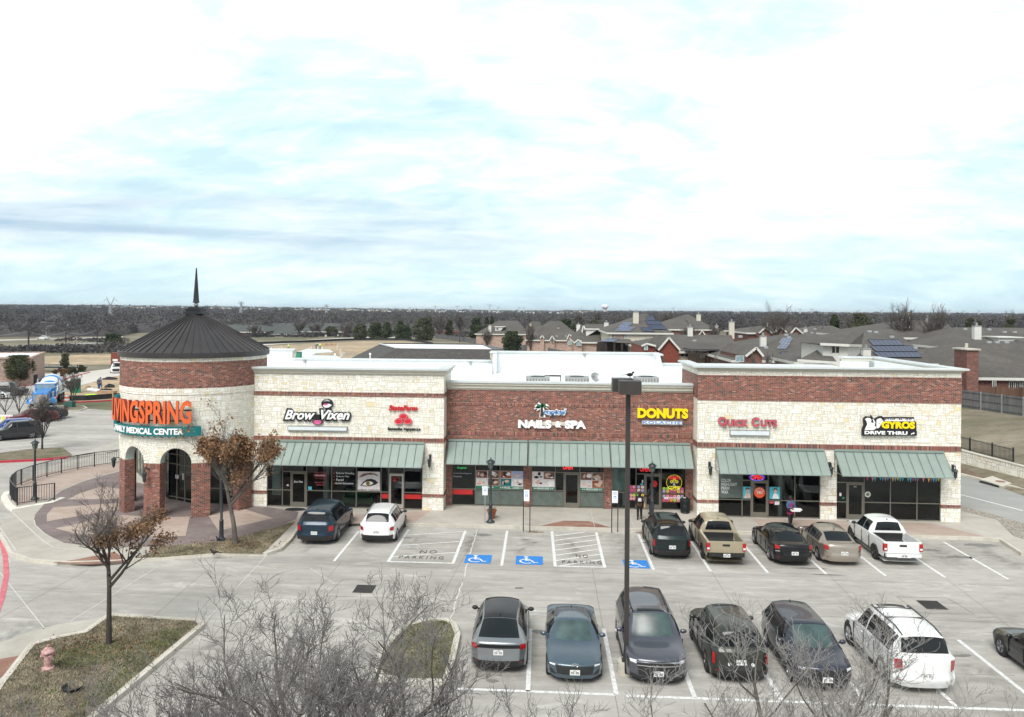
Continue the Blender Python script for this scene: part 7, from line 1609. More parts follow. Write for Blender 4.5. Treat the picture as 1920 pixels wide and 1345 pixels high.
def leafy(lab, loc, seed, H, Rw, trunk_h, m='evergreen', group=None, n=26, per=150, size=.22, shape='round', name='evergreen_tree', r0=.18):
 T = thing(name, lab, 'tree', loc, 0, group); rs = np.random.RandomState(seed); hc = (H - trunk_h); C = []
 for i in range(n):
  a = rs.uniform(0, 6.28); q = rs.uniform(0, 1); z = trunk_h + hc * q
  prof = math.sin(math.pi * min(1, .12 + q * .9)) ** .6 if shape == 'round' else (1 - q) ** .7 * .95 + .08
  rr = Rw * prof * rs.uniform(.25, .78); cr = Rw * rs.uniform(.34, .5) * (1 if shape == 'round' else .7 + .3 * (1 - q)); c = np.array([rr * math.cos(a), rr * math.sin(a), z])
  d = rs.normal(size=(per, 3)); d /= np.linalg.norm(d, axis=1, keepdims=True); C.append(c + d * cr * rs.uniform(.55, 1.05, (per, 1)) * np.array([1, 1, .8]))
 C = np.concatenate(C); C[:, 2] = np.clip(C[:, 2], trunk_h * .6, H); V = quads(C, size, rs, .6); obj('crown', np_mesh('crown', [V], m), T)
 seg = [(0, 0, 0, 0, 0, trunk_h + hc * .6, r0, r0 * .4)] + [(0, 0, trunk_h + hc * .1 * i, Rw * .6 * math.cos(i * 2.4), Rw * .6 * math.sin(i * 2.4), trunk_h + hc * (.2 + .12 * i), r0 * .4, r0 * .15) for i in range(5)]
 obj('trunk', np_mesh('trunk', [prisms(seg, 6)], 'bark_dark', True), T); return T
# foreground bare trees below the camera
FG = 'bare trees in the bed below the camera'
bare_tree('wide grey bare tree at the bottom left in front of the storm grate', (-4.7, 16.6, -1.2), 11, 7.4, 3.3, 3.0, .15, FG, kids=(6, 6, 5, 5), twigr=.0062, m2='twig_mid', up=.02, fork=6, squash=.8)
bare_tree('grey bare tree at the bottom edge beside the corner grass bed', (-7.3, 15.6, -1.2), 12, 6.1, 2.9, 2.4, .13, FG, kids=(6, 6, 5, 5), twigr=.006, m2='twig_mid', up=.02, fork=6, squash=.8)
bare_tree('low grey bare tree whose twigs cross the curved grass island', (-2.1, 15.8, -1.6), 13, 6.6, 2.5, 2.6, .13, FG, kids=(6, 6, 5, 5), twigr=.006, up=.02, fork=6, squash=.8, m2='twig_mid')
bare_tree('pale bare tree with upright branches crossing the olive and blue-grey cars', (5.6, 16.8, -1.4), 14, 7.4, 3.1, 2.4, .14, FG, kids=(5, 5, 5, 4), twigr=.0065, up=.18, fork=6, squash=.9)
bare_tree('pale bare tree whose twigs cross the grille of the grey-blue SUV', (3.4, 15.8, -1.7), 15, 6.6, 2.7, 2.2, .12, FG, kids=(5, 5, 5, 4), twigr=.0065, up=.1, fork=6, squash=.8)
bare_tree('pale bare tree whose twigs cross the rear of the large white SUV', (8.2, 15.8, -1.8), 16, 6.5, 2.9, 2.2, .12, FG, kids=(5, 5, 5, 4), twigr=.0065, up=.1, fork=6, squash=.8)
# oaks that keep their brown leaves
p = G(442, 1020, .17); bare_tree('brown-leaved oak with pale-scarred trunk growing in the plaza grass bed', (p[0], p[1], .15), 21, 6.8, 2.1, 2.0, .13, None, 'bark', 'twig_dark', name='oak_tree', kids=(5, 5, 4, 3), twigr=.0075, up=.6, fork=7, lean=(-.35, .1), leader=True,
 leaf=(lambda t, rs: math.sin(t.x * 4.1 + 1) + math.sin(t.y * 3.7 + 2) + math.sin(t.z * 4.3) > .35 and rs.rand() < (.42 if t.z < 5.8 else .08), 11, .07, .15, 'dead_leaf'))
p = G(204, 1208, .12); bare_tree('small oak with brown leaves only on its lower right side on the corner grass', (p[0], p[1], .1), 22, 5.75, 2.1, 2.1, .10, None, 'bark_dark', 'twig_dark', name='oak_tree', kids=(5, 4, 4, 3), twigr=.007, up=.35, fork=6, leader=True,
 leaf=(lambda t, rs: t.z < 3.8 + .45 * t.x + rs.uniform(-.3, .3) and math.sin(t.x * 5 + 1) + math.sin(t.y * 4 + 2) + math.sin(t.z * 5) > 0 and rs.rand() < .5, 8, .055, .12, 'dead_leaf'))
p = G(79, 845, 0); bare_tree('small dense bare tree in the grass strip in front of the charcoal SUV', (*p, 0), 23, 4.9, 1.75, 1.0, .09, None, 'bark_dark', 'twig_dark', kids=(6, 6, 5, 3), twigr=.012, up=.1)
p = G(136, 765, 0); bare_tree('small dense bare tree on the far kerb island beside the orange barrel', (*p, 0), 24, 4.2, 1.5, 1.1, .09, None, 'bark_dark', 'twig_dark', kids=(6, 6, 5, 3), twigr=.014, up=.1)
for i, (u, v, h_, w_, lb) in enumerate([(10, 781, 4.0, 2.0, 'thin bare multi-stem tree at the left edge above the far parked cars'), (36, 781, 3.9, 1.5, 'thin bare tree left of the mixer truck, above the maroon sedan')]):
 p = G(u, v, 0); bare_tree(lb, (*p, 0), 25 + i, h_, w_, .5, .07, 'thin bare trees in the far lot', 'bark_dark', 'twig_dark', kids=(4, 4, 4), twigr=.018, up=.4)
def grd(x, y): return hill(x, y)
def at_base(u, v): p = G(u, v, 0); return (p[0], p[1], hill(*p))
def hgt(u, vt, loc):
 x, y, z = loc; dep = -x * syw + y * cyw; vh = CYP + .0072 * (u - CXP); return CAMH - z - (vt - vh) * dep / FX
l_ = at_base(36, 723); leafy('round dark evergreen oak in front of the brick commercial building', l_, 31, hgt(36, 667, l_), 2.3, 1.4, 'oak_green', n=48, per=330, size=.13, name='oak_tree')
l_ = at_base(122, 698); leafy('small young tree with sparse green crown beyond the trailer', l_, 32, hgt(122, 664, l_), 1.2, 1.0, 'oak_green', n=14, per=90, size=.16, name='young_tree', r0=.07)
l_ = at_base(209, 645); leafy('dark round juniper standing alone in the far field left of the round tower', l_, 33, hgt(209, 627, l_), 2.9, .3, 'evergreen', n=22, per=120, size=.3)
for i, (u, v, w_, m_) in enumerate([(118, 706, .8, 'dead_leaf'), (128, 703, .9, 'oak_green'), (136, 702, .9, 'oak_green'), (148, 698, .8, 'oak_green'), (156, 698, .7, 'evergreen'), (104, 708, .6, 'dead_leaf')]):
 l_ = at_base(u, v); T = leafy(['reddish low shrub', 'round green shrub', 'second green shrub', 'bright green shrub', 'dark green shrub nearest the street', 'small brown shrub'][i] + ' in the bed along the far red kerb', l_, 40 + i, 1.3, w_, .1, m_, 'shrubs along the far red kerb', n=8, per=90, size=.16, name='shrub', r0=.04); T['category'] = 'shrub'
# prototypes for far trees
protoB = []; protoE = []
def far_tree(kind, u, Y, vt, wpx, lab, group='trees round the houses and field'):
 d = ray(u, 600); x = d[0] / d[1] * Y; dep = -x * syw + Y * cyw; z = hill(x, Y); H_ = hgt(u, vt, (x, Y, z)); Rw = wpx / 2 * dep / FX
 if kind == 'b': return bare_tree(lab, (x, Y, z), 60 + int(u), H_, Rw, H_ * .25, .013 * H_ + .03, group, 'bark_dark', 'twig_dark', kids=(5, 6, 5), twigr=.00008 * Y + .009, up=.2, fork=8, squash=.9, leader=True)
 if kind == 'f': return bare_tree(lab, (x, Y, z), 60 + int(u), H_, Rw, H_ * .15, .02 * H_, group, 'bark_dark', 'twig_dark', kids=(6, 6, 5), twigr=.00012 * Y + .01, up=.05, fork=6, squash=.7)
 return leafy(lab, (x, Y, z), 60 + int(u), H_, Rw, H_ * .06, 'evergreen' if kind in 'ec' else 'oak_green', group, n=34, per=190, size=.0009 * Y + .05, shape='cone' if kind == 'c' else 'round')
for a in [('f', 478, 330, 608, 34, 'grey bare tree right of the cone roof beside the green-roofed wing'), ('f', 562, 345, 599, 26, 'brown bare tree behind the small green-roofed wing'), ('f', 593, 345, 606, 30, 'grey bare tree in front of the long green roof, middle'),
          ('o', 622, 352, 613, 24, 'dark olive tree at the right end of the long green roof'), ('f', 648, 335, 606, 34, 'grey bare tree at the left end of the evergreen row'), ('o', 676, 330, 609, 28, 'olive oak first in the evergreen row behind the field'),
          ('e', 704, 328, 606, 26, 'second dark evergreen in the row behind the field'), ('c', 726, 326, 605, 26, 'pointed dark evergreen third in the row behind the field'), ('c', 750, 340, 603, 22, 'pointed evergreen behind the bright green one in the row'), ('e', 757, 322, 611, 36, 'bright green low evergreen in the row behind the field'),
          ('o', 795, 315, 597, 42, 'large dark oak at the right end of the evergreen row'), ('f', 824, 340, 590, 34, 'grey bare tree right of the large dark oak'), ('o', 843, 345, 600, 16, 'small dark oak between two bare trees beyond the brick wall'), ('b', 862, 300, 583, 40, 'tall bare tree beyond the end of the long wood fence'),
          ('e', 893, 320, 597, 26, 'evergreen left of the nearest grey hip roof'), ('c', 912, 335, 594, 14, 'narrow cedar behind the evergreen near the left hip roof'), ('c', 922, 340, 594, 14, 'reddish narrow cedar right beside the left hip roof'), ('e', 958, 232, 622, 44, 'broad green shrubby evergreen against the long wood fence'),
          ('f', 913, 250, 619, 18, 'small grey-green tree in front of the left house'), ('f', 995, 205, 606, 18, 'bare tree in front of the tall white chimney'), ('e', 1062, 300, 599, 34, 'dark evergreen behind the second hip roof'), ('b', 1085, 330, 581, 24, 'bare tree left of the water tower'), ('b', 1122, 420, 581, 20, 'bare tree directly below the water tower'),
          ('o', 1115, 330, 602, 26, 'dark oak behind the white dormer house'), ('b', 1168, 300, 586, 28, 'bare tree left of the tall white chimney of the solar house'), ('b', 1250, 300, 585, 46, 'bare tree behind the solar house, right of its peak'), ('b', 1290, 190, 600, 36, 'bare tree in front of the dark hip roof right of the solar house'), ('f', 1340, 200, 606, 24, 'thin bare tree left of the brown roof chimney'),
          ('b', 1457, 150, 568, 74, 'tallest bare tree standing behind the three brick gables'), ('f', 1490, 175, 600, 24, 'brown tree right of the three brick gables'), ('e', 1566, 200, 590, 24, 'dark evergreen left of the broad olive evergreen on the skyline'), ('o', 1612, 190, 589, 52, 'broad olive evergreen on the skyline behind the white dormer house'), ('b', 1597, 230, 583, 40, 'bare tree behind the broad olive evergreen'),
          ('f', 1545, 160, 612, 36, 'small bare tree in front of the grey hip roofs'), ('b', 1695, 130, 565, 62, 'tall bare tree in front of the stone chimney'), ('b', 1752, 128, 571, 62, 'tall bare tree in front of the beige house wall'), ('f', 1665, 150, 596, 40, 'low bare tree left of the stone chimney'),
          ('o', 1819, 180, 597, 20, 'dark evergreen behind the white square chimney'), ('o', 1835, 185, 600, 14, 'small dark evergreen right of the white square chimney'), ('b', 1890, 170, 583, 34, 'bare tree at the right edge of the skyline'), ('e', 1896, 150, 600, 32, 'green evergreen at the right edge of the skyline')]:
 far_tree(*a)
# far woods: one mass nobody could count
def woods(name, m, n, rmin, rmax, a0, a1, seed, hmin=5., hmax=9., frac=1.):
 rs = np.random.RandomState(seed); r = np.exp(rs.uniform(math.log(rmin), math.log(rmax), n)); a = rs.uniform(a0, a1, n); x = r * np.sin(a); y = r * np.cos(a)
 keep = np.array([ok(x[i], y[i], r[i]) for i in range(n)]); x, y, r = x[keep], y[keep], r[keep]; n = len(x)
 H_ = (hmin + (hmax - hmin) * rs.rand(n) ** 1.6 * rs.choice([1, 1, 1, 1.6], n)) * (1 + np.clip((r - 1500) / 6000, 0, .6)); W = np.clip(r * .0065, 3., 26) * rs.uniform(.7, 1.3, n); z0 = np.array([hill(x[i], y[i]) for i in range(n)]); k = 34
 d = rs.normal(size=(n, k, 3)); d /= np.linalg.norm(d, axis=2, keepdims=True); d[:, :, 2] = np.abs(d[:, :, 2]); C = np.stack([x, y, z0 + H_ * .42], 1)[:, None] + d * np.stack([W, W, H_ * .55], 1)[:, None] * rs.uniform(.5, 1., (n, k, 1))
 sz = np.repeat(np.clip(W * .17, .34, 4.), k); V = quads(C.reshape(-1, 3), sz, rs, .4, 0.); V[0].reshape(-1, 4, 3)
 o = obj(name, np_mesh(name, [V], m)); tag(o, kind='stuff'); return o
def ok(x, y, r):
 u = CXP + FX * ((x * cyw + y * syw) / (-x * syw + y * cyw)) if (-x * syw + y * cyw) > 1 else -999
 lim = 335 if u < 230 else (400 if u < 660 else (395 if u < 900 else 330))
 return r > lim
woods('winter_woods', 'winter_wood', 19000, 330, 5200, R(-44), R(40), 5)
woods('winter_woods', 'wood_green', 1100, 420, 4500, R(-44), R(40), 6, 5.5, 9.5)
ok_ = ok
def ok(x, y, r): u, v = CXP + FX * ((x * cyw + y * syw) / (-x * syw + y * cyw)), 0; return (u < 228 and 205 < y * 1. and r < 330 and (math.sin(x * .05 + 1) + math.sin(y * .07)) > -.5) or (470 < u < 900 and 350 < r < 420)
woods('field_scrub', 'winter_wood', 5200, 205, 420, R(-40), R(2), 8, .5, 1.6)
ok = ok_
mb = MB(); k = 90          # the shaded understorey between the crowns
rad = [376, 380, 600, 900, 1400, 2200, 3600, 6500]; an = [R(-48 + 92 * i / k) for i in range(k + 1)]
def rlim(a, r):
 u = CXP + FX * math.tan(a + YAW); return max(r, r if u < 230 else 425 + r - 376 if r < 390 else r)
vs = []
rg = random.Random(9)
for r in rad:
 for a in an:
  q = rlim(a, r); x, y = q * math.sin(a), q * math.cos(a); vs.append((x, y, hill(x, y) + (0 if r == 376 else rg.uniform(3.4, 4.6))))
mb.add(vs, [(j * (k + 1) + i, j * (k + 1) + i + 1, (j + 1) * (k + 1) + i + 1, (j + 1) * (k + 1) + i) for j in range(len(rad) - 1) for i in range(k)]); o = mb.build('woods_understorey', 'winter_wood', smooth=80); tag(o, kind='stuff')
# far town: pale roofs and walls seen as one mass near the skyline
mb = MB(); rg = random.Random(4)
def far_box(u, Y, z1, wpx, hpx, m):
 d = ray(u, 590); x = d[0] / d[1] * Y; s = Y / FX; z = hill(x, Y); mb.box(x - wpx * s / 2, x + wpx * s / 2, Y, Y + 14, z, z + z1 + hpx * s, m)
for i in range(620):
 u = rg.choice([rg.uniform(150, 720), rg.uniform(150, 1920), rg.uniform(640, 1100)]); Y = math.exp(rg.uniform(math.log(1500), math.log(5000))); far_box(u, Y, 7.5, rg.uniform(1.2, 4.5), rg.uniform(.3, 1.3), rg.choice([0, 0, 1, 2, 2, 3]))
for i in range(46): u = 955 + i * 2.4 + rg.uniform(-1, 1); far_box(u, 1500 + rg.uniform(-60, 60), 3.2, rg.uniform(1.2, 2.4), rg.uniform(1.2, 2.6), rg.choice([1, 1, 3, 0]))
for u, w_ in [(800, 22), (880, 12), (905, 6), (915, 4), (1270, 30), (1290, 40), (1320, 14), (1600, 30), (1640, 40)]: far_box(u, 3600, 9.5, w_, .6, 0)
for i in range(40): far_box(270 + i * 5 + rg.uniform(-2, 2), 3000, 6.5, rg.uniform(2, 5), rg.uniform(.6, 1.6), rg.choice([1, 2, 3, 2]))
o = mb.build('far_town', ['white_paint', 'siding_cream', 'wall_beige', 'pylon_far']); tag(o, kind='stuff')
# water towers
def water_tower(u, Y, vt, wpx, lab, slim=False):
 d = ray(u, 590); x = d[0] / d[1] * Y; s = Y / FX; vh = CYP + .0072 * (u - CXP); zt_ = CAMH + (vh - vt) * s; r = wpx * s / 2; T = thing('water_tower', lab, 'water tower', (x, Y, 0)); dz = r * .9
 mb = MB(); mb.lathe((x, Y, 0), [(r * .45, zt_ - 1.35 * r), (r * .75, zt_ - 1.05 * r), (r, zt_ - .85 * r), (r, zt_ - .3 * r), (r * .8, zt_ - .08 * r), (0, zt_)], 24); mb.build('tank', 'tank_white', T, smooth=40)
 mb = MB(); mb.lathe((x, Y, 0), [(r * .55, 0), (r * .55 if not slim else r * .2, zt_ - 1.33 * r)], 24); mb.build('stem', 'siding_cream', T, smooth=40)
 if not slim: mb = MB(); mb.box(x - r * .4, x - r * .25, Y - r * 1.0, Y - r * .9, zt_ - .62 * r, zt_ - .5 * r); mb.build('tank_mark', 'red_letter', T)
water_tower(1134, 1900, 571, 13.5, 'white water tower with short pedestal on the skyline above the houses'); water_tower(403.5, 3000, 570, 6.5, 'tiny white water tower on the skyline right of the spire', True)
# power pylons
def pylon(u, Y, vt, vb, kind, lab, m='pylon_steel', wire=.06):
 d = ray(u, 590); x = d[0] / d[1] * Y; s = Y / FX; vh = CYP + .0072 * (u - CXP); zt_ = CAMH + (vh - vt) * s; T = thing('power_pylon', lab, 'pylon', (x, Y, 0), group='power pylons across the plain'); H_ = zt_; w_ = H_ * .09; t_ = wire * s; mb = MB()
 def B_(a, b): mb.bar((x + a[0], Y + a[1], a[2]), (x + b[0], Y + b[1], b[2]), t_, t_)
 top = H_ * (.66 if kind == 'v' else .95); n = 7
 for sx in (-1, 1):
  for sy in (-1, 1): B_((sx * w_, sy * w_, 0), (sx * w_ * .28, sy * w_ * .28, top))
 for i in range(n):
  z0, z1 = top * i / n, top * (i + 1) / n; a = w_ * (1 - .72 * i / n); b = w_ * (1 - .72 * (i + 1) / n)
  for sy in (-1, 1): B_((-a, sy * a, z0), (b, sy * b, z1)); B_((a, sy * a, z0), (-b, sy * b, z1)); B_((-b, sy * b, z1), (b, sy * b, z1))
 mb.build('mast', m, T); mb = MB()
 if kind == 'v':
  for sx in (-1, 1):
   B_((sx * w_ * .25, 0, top), (sx * H_ * .17, 0, H_)); B_((sx * w_ * .05, 0, top + H_ * .04), (sx * H_ * .14, 0, H_ * .93)); B_((sx * H_ * .10, 0, H_ * .86), (sx * H_ * .26, 0, H_ * .87)); B_((sx * H_ * .13, 0, H_ * .92), (sx * H_ * .26, 0, H_ * .87)); B_((sx * H_ * .26, 0, H_ * .87), (sx * H_ * .26, 0, H_ * .79))
   for i in range(4): B_((sx * (w_ * .25 + (H_ * .17 - w_ * .25) * i / 4), 0, top + (H_ - top) * i / 4), (sx * (w_ * .05 + (H_ * .14 - w_ * .05) * (i + 1) / 4), 0, top + (H_ - top) * (i + 1) / 4))
 else:
  for zz, ww in ((.97, .15), (.88, .20)): B_((-H_ * ww, 0, H_ * zz), (H_ * ww, 0, H_ * zz)); B_((-H_ * ww, 0, H_ * zz), (0, 0, H_ * (zz - .06))); B_((H_ * ww, 0, H_ * zz), (0, 0, H_ * (zz - .06)))
 mb.build('cross_arms', m, T)
pylon(207, 620, 556, 622, 'v', 'largest steel power pylon with V-shaped head left of the round tower', wire=.5)
pylon(452, 900, 565, 600, 't', 'steel power pylon just right of the spire', wire=.6); pylon(612, 1000, 571, 600, 't', 'steel power pylon above the long green roof', wire=.6)
for i, (u, vt) in enumerate([(768, 576), (816, 573), (857, 573), (882, 574), (918, 570), (934, 576), (973, 576), (982, 577), (236, 571), (1262, 583 - 6), (1500, 584 - 5), (1522, 584 - 5), (1653, 586 - 5), (1780, 586 - 5), (1807, 587 - 5), (1836, 587 - 5)]):
 pylon(u, 1900, vt, 590, 't', ['faint', 'small', 'thin', 'grey', 'tallest', 'short', 'low', 'pale', 'leftmost tiny', 'single', 'lone', 'second lone', 'isolated', 'rightmost but two', 'rightmost but one', 'rightmost'][i] + ' distant power pylon on the skyline ' + ('left of the round tower' if u < 300 else 'left of the water tower' if u < 1130 else 'right of the water tower' if u < 1300 else 'right of the tallest bare tree' if u < 1660 else 'near the right edge'), 'pylon_far', .5)
# roadside poles on the left
def pole(u, vb, vt, kind, lab):
 l_ = at_base(u, vb); H_ = hgt(u, vt, l_); x, y, z = l_; T = thing('utility_pole' if kind != 'light' else 'road_lamp', lab, 'utility pole' if kind != 'light' else 'street lamp', l_, group='poles along the far road')
 mb = MB(); mb.cyl((x, y, z), (x, y, z + H_), .17, .11, 8); mb.build('pole', 'dark_timber' if kind == 'wood' else 'galvanised', T); s = y / FX
 mb = MB()
 if kind == 'light': mb.bar((x, y, z + H_), (x + 1.8, y, z + H_ + .2), .1, .1); mb.box(x + 1.6, x + 2.4, y - .15, y + .15, z + H_ + .15, z + H_ + .3)
 else: mb.bar((x - 1.2, y, z + H_ - .5), (x + 1.2, y, z + H_ - .5), .12, .12); mb.cyl((x + .3, y, z + H_ - 1.6), (x + .3, y, z + H_ - .9), .2)
 mb.build('arm', 'pole_bronze' if kind == 'wood' else 'galvanised', T); return (x, y, z + H_ - .45)
w0 = pole(54, 654, 619, 'wood', 'dark wooden utility pole nearest the brick commercial building'); w1 = pole(123.5, 645, 619, 'wood', 'dark wooden utility pole in the middle of the far field'); w2 = pole(182, 645, 616, 'wood', 'dark wooden utility pole left of the round tower')
pole(126, 632, 603, 'steel', 'pale steel pole behind the middle utility pole'); pole(86.5, 636, 612, 'light', 'road lamp beside the distant white car'); pole(211, 630, 610, 'light', 'grey road lamp behind the dark juniper')
l_ = at_base(52.5, 700); x, y, z = l_; T = thing('parking_lot_lamp', 'thin dark lamp pole beside the brick commercial building', 'street lamp', l_); mb = MB(); mb.bar((x, y, 0), (x, y, 8.), .14, .14); mb.build('pole', 'pole_bronze', T); mb = MB(); mb.box(x - 1.0, x - .1, y - .2, y + .2, 7.9, 8.1); mb.build('lamp_head', 'pole_bronze', T)
T = thing('power_line', 'sagging power line strung between the dark utility poles of the far field', 'power line', (w0[0], w0[1], w0[2]))
wl0 = (w0[0] - 40, w0[1] - 22, w0[2] - 3)
for a, b in ((wl0, w0), (w0, w1), (w1, w2)):
 mb = MB(); pts = [Vector(a).lerp(Vector(b), i / 10) - Vector((0, 0, 1.2 * (1 - (2 * i / 10 - 1) ** 2))) for i in range(11)]; mb.tube(pts, .035, 4); mb.build('wire', 'pylon_steel', T)
# far-left field, dirt and roads
def flat(name, l, z, m): return sheet(name, gp(l), z, m)
flat('dirt_field', [(84, 683), (84, 668), (150, 666), (222, 664), (300, 664), (300, 690), (222, 688), (140, 684)], .02, 'bare_dirt')
flat('verge', [(84, 700), (84, 684), (222, 684), (222, 692), (150, 699)], .03, 'field_grass')
flat('construction_road', [(84, 701), (150, 699), (222, 690), (232, 690), (232, 704), (215, 706), (150, 724), (112, 733), (118, 717), (130, 710), (84, 707)], .04, 'pale_road')
flat('construction_ground', [(160, 722), (200, 709), (232, 702), (232, 753), (208, 752), (150, 755), (120, 754), (110, 749), (115, 738)], .03, 'bare_dirt')
flat('far_road', [(-60, 640), (0, 637.2), (230, 631.5), (230, 633.5), (0, 639.5), (-60, 642)], .05, 'pale_road')
flat('far_road', [(-60, 656), (0, 652), (60, 648), (230, 640), (230, 642), (120, 648), (40, 656), (0, 660), (-60, 662)], .06, 'grey_road')
flat('pond', [(0, 661), (0, 654), (50, 651), (95, 650), (90, 654), (50, 657)], .08, 'grey_road')
flat('grass_bed', [(-60, 706), (0, 703), (84, 700), (84, 708), (60, 722), (0, 729), (-60, 735)], .05, 'mulch')
# brick commercial building
A_ = Vector(G(58, 723)); B2 = Vector(G(83, 708)); d1 = (B2 - A_).normalized(); d2 = Vector((-d1.y, d1.x));
if d2.x > 0: d2 = -d2
C_ = A_ + d2 * 40; D_ = B2 + d2 * 40; T = thing('commercial_building', 'low brick commercial building with white flat roof at the left edge', 'building', (*A_, 0))
mb = MB(); mb.prism([tuple(A_), tuple(B2), tuple(D_), tuple(C_)], 0, 4.2); mb.build('wall', 'brick_light', T); mb = MB(); mb.prism([tuple(A_ + d1 * .3 + d2 * .3), tuple(B2 - d1 * .3 + d2 * .3), tuple(D_), tuple(C_)], 4.2, 4.26); mb.build('roof', 'roof_membrane', T)
mb = MB(); ribbon(mb, [tuple(A_), tuple(B2), tuple(D_), tuple(C_)], .35, 4.2, 4.45, True); mb.build('parapet', 'brick_light', T)
q = A_ + d2 * 7; mb = MB(); mb.prism([tuple(q - Vector((d1.x, d1.y)) * .1), tuple(q + d2 * 9 - d1 * .1), tuple(q + d2 * 9 + d1 * .1), tuple(q + d1 * .1)], 0, 2.6); mb.build('garage_door', 'siding_cream', T)
# trailer, barrel, toilet, silt fence, workers
l_ = at_base(115, 697); x, y, z = l_; T = thing('flatbed_trailer', 'long black flatbed trailer parked behind the small green tree', 'trailer', l_); mb = MB(); mb.box(x - 4.5, x + 4.5, y - 1.1, y + 1.1, .75, .95); mb.build('deck', 'black_metal', T)
mb = MB()
for i in range(7): mb.box(x - 4.4 + i * 1.4, x - 4.3 + i * 1.4, y - 1.15, y - 1.05, .95, 1.5)
mb.box(x - 4.5, x + 3, y - 1.15, y - 1.05, 1.2, 1.28); mb.build('stakes', 'galvanised', T)
for dx in (.4, 1.4): mb = MB(); mb.lathe((x + dx, y - 1.15, .42), [(0, -.02), (.22, -.02), (.42, 0), (.42, .25)], 14, axis='y'); mb.build('wheel', 'tyre', T)
l_ = at_base(125.5, 755.5); T = thing('traffic_barrel', 'orange and white striped traffic barrel on the far kerb', 'traffic barrel', l_); x, y, z = l_
for i in range(4): mb = MB(); mb.lathe((x, y, .08 + i * .24), [(.33 - .02 * i, 0), (.31 - .02 * i, .24)], 18); mb.build('stripe', 'drum_orange' if i % 2 == 0 else 'white_paint', T)
mb = MB(); mb.lathe((x, y, 0), [(.42, 0), (.42, .07), (0, .08)], 18); mb.lathe((x, y, 1.04), [(.27, 0), (0, .03)], 18); mb.build('base', 'drum_orange', T)
def cabin(u, v, m, lab, s=1.):
 x, y, z = at_base(u, v); T = thing('portable_toilet', lab, 'portable toilet', (x, y, z), R(20)); mb = MB(); mb.box(-.55 * s, .55 * s, -.55, .55, 0, 2.05); mb.build('cabin', m, T, world=False); mb = MB(); mb.extr([(-.6 * s, 2.05), (.6 * s, 2.05), (.45 * s, 2.25), (-.45 * s, 2.25)], 'y', -.6, .6); mb.build('roof', 'white_paint', T, world=False); mb = MB(); mb.box(-.35, .35, -.58, -.55, .1, 1.95); mb.build('door', m, T, world=False)
cabin(142, 737, 'porta_green', 'green portable toilet with white roof behind the small dense bare tree')
x, y, z = at_base(131, 765); T = thing('utility_box', 'squat green utility box on the far kerb island', 'utility box', (x, y, 0)); mb = MB(); mb.box(x - .5, x + .5, y - .4, y + .4, 0, .72); mb.build('cabinet', 'box_green', T); mb = MB(); mb.box(x - .53, x + .53, y - .43, y + .43, .72, .78); mb.build('lid', 'box_green', T)
sf = MB(); p_ = gp([(128, 752), (160, 751.5), (209, 748), (225, 747)])
for a, b in zip(p_, p_[1:]): sf.bar((*a, .35), (*b, .35), .05, .7)
tag(sf.build('silt_fence', 'silt_black'), 'low black silt fence along the far red kerb', 'silt fence')
sf = MB(); p_ = gp([(480, 646), (560, 643), (640, 639), (700, 637.5), (760, 638), (790, 642), (812, 647)])
for a, b in zip(p_, p_[1:]): sf.bar((*a, .4), (*b, .4), .05, .8)
tag(sf.build('silt_fence', 'silt_black'), 'long black silt fence round the dirt field behind the shops', 'silt fence')
def worker(u, v, rz, top, lab, hat='white_paint', skin='skin_light'):
 l_ = at_base(u, v); T = person(lab, (l_[0], l_[1], max(0, l_[2]) + .04), R(rz), skin, top, 'denim', 'short', 1.78, .15, detail=False, hat=hat); T['group'] = 'workers on the building sites'
worker(117, 742.5, 180, 'cloth_grey', 'person in dark clothes standing right of the mixer truck', 'hair_black'); worker(108.5, 741, 90, 'cloth_grey', 'person beside the rear of the mixer truck', 'hair_black')
worker(185, 731, 60, 'cloth_grey', 'worker in grey bending over the dirt left of the round tower', 'siding_cream'); worker(188.5, 731, -40, 'denim', 'worker in blue beside the grey worker on the dirt', 'hair_black')
# odds and ends of the left building site and the far lot
def lump(u, v, rx, ry, h_, m, name, cat, lab):
 x, y, z = at_base(u, v); rg = random.Random(int(u)); mb = MB(); mb.ball((x, y, 0), 1., 9, sz=(rx, ry, h_)); mb.v = [(a + rg.uniform(-.12, .12) * rx, b_ + rg.uniform(-.12, .12) * ry, max(0, c + rg.uniform(-.25, .25) * h_)) for a, b_, c in mb.v]; tag(mb.build(name, m), lab, cat)
lump(176, 746, 1.5, .7, .45, 'hi_vis', 'tarpaulin', 'tarpaulin', 'bright lime green tarpaulin heaped behind the silt fence'); lump(199, 737, 1.2, .8, .6, 'silt_black', 'tarpaulin', 'tarpaulin', 'black tarpaulin heap beside the pink plywood box'); lump(205, 712, 1.4, .8, .4, 'silt_black', 'tarpaulin', 'tarpaulin', 'black tarpaulin on the pale dirt below the white pickup'); lump(205, 727, .8, .6, .5, 'silt_black', 'tarpaulin', 'tarpaulin', 'small black tarpaulin beside the round tower wall')
for i in range(9): lump(165 + (i * 37) % 58, 728 + (i * 13) % 20, .5 + .12 * (i % 3), .4, .35, ['bare_dirt', 'plywood', 'mixer_white'][i % 3], 'rubble_heap', 'rubble', ['earth', 'timber', 'pale block'][i % 3] + ' heap on the left building site, ' + ['nearest the silt fence', 'by the workers', 'beside the tower wall', 'left of the lime tarpaulin', 'right of the lime tarpaulin', 'behind the workers', 'in the middle of the dirt', 'at the pale road edge', 'below the white pickup'][i])
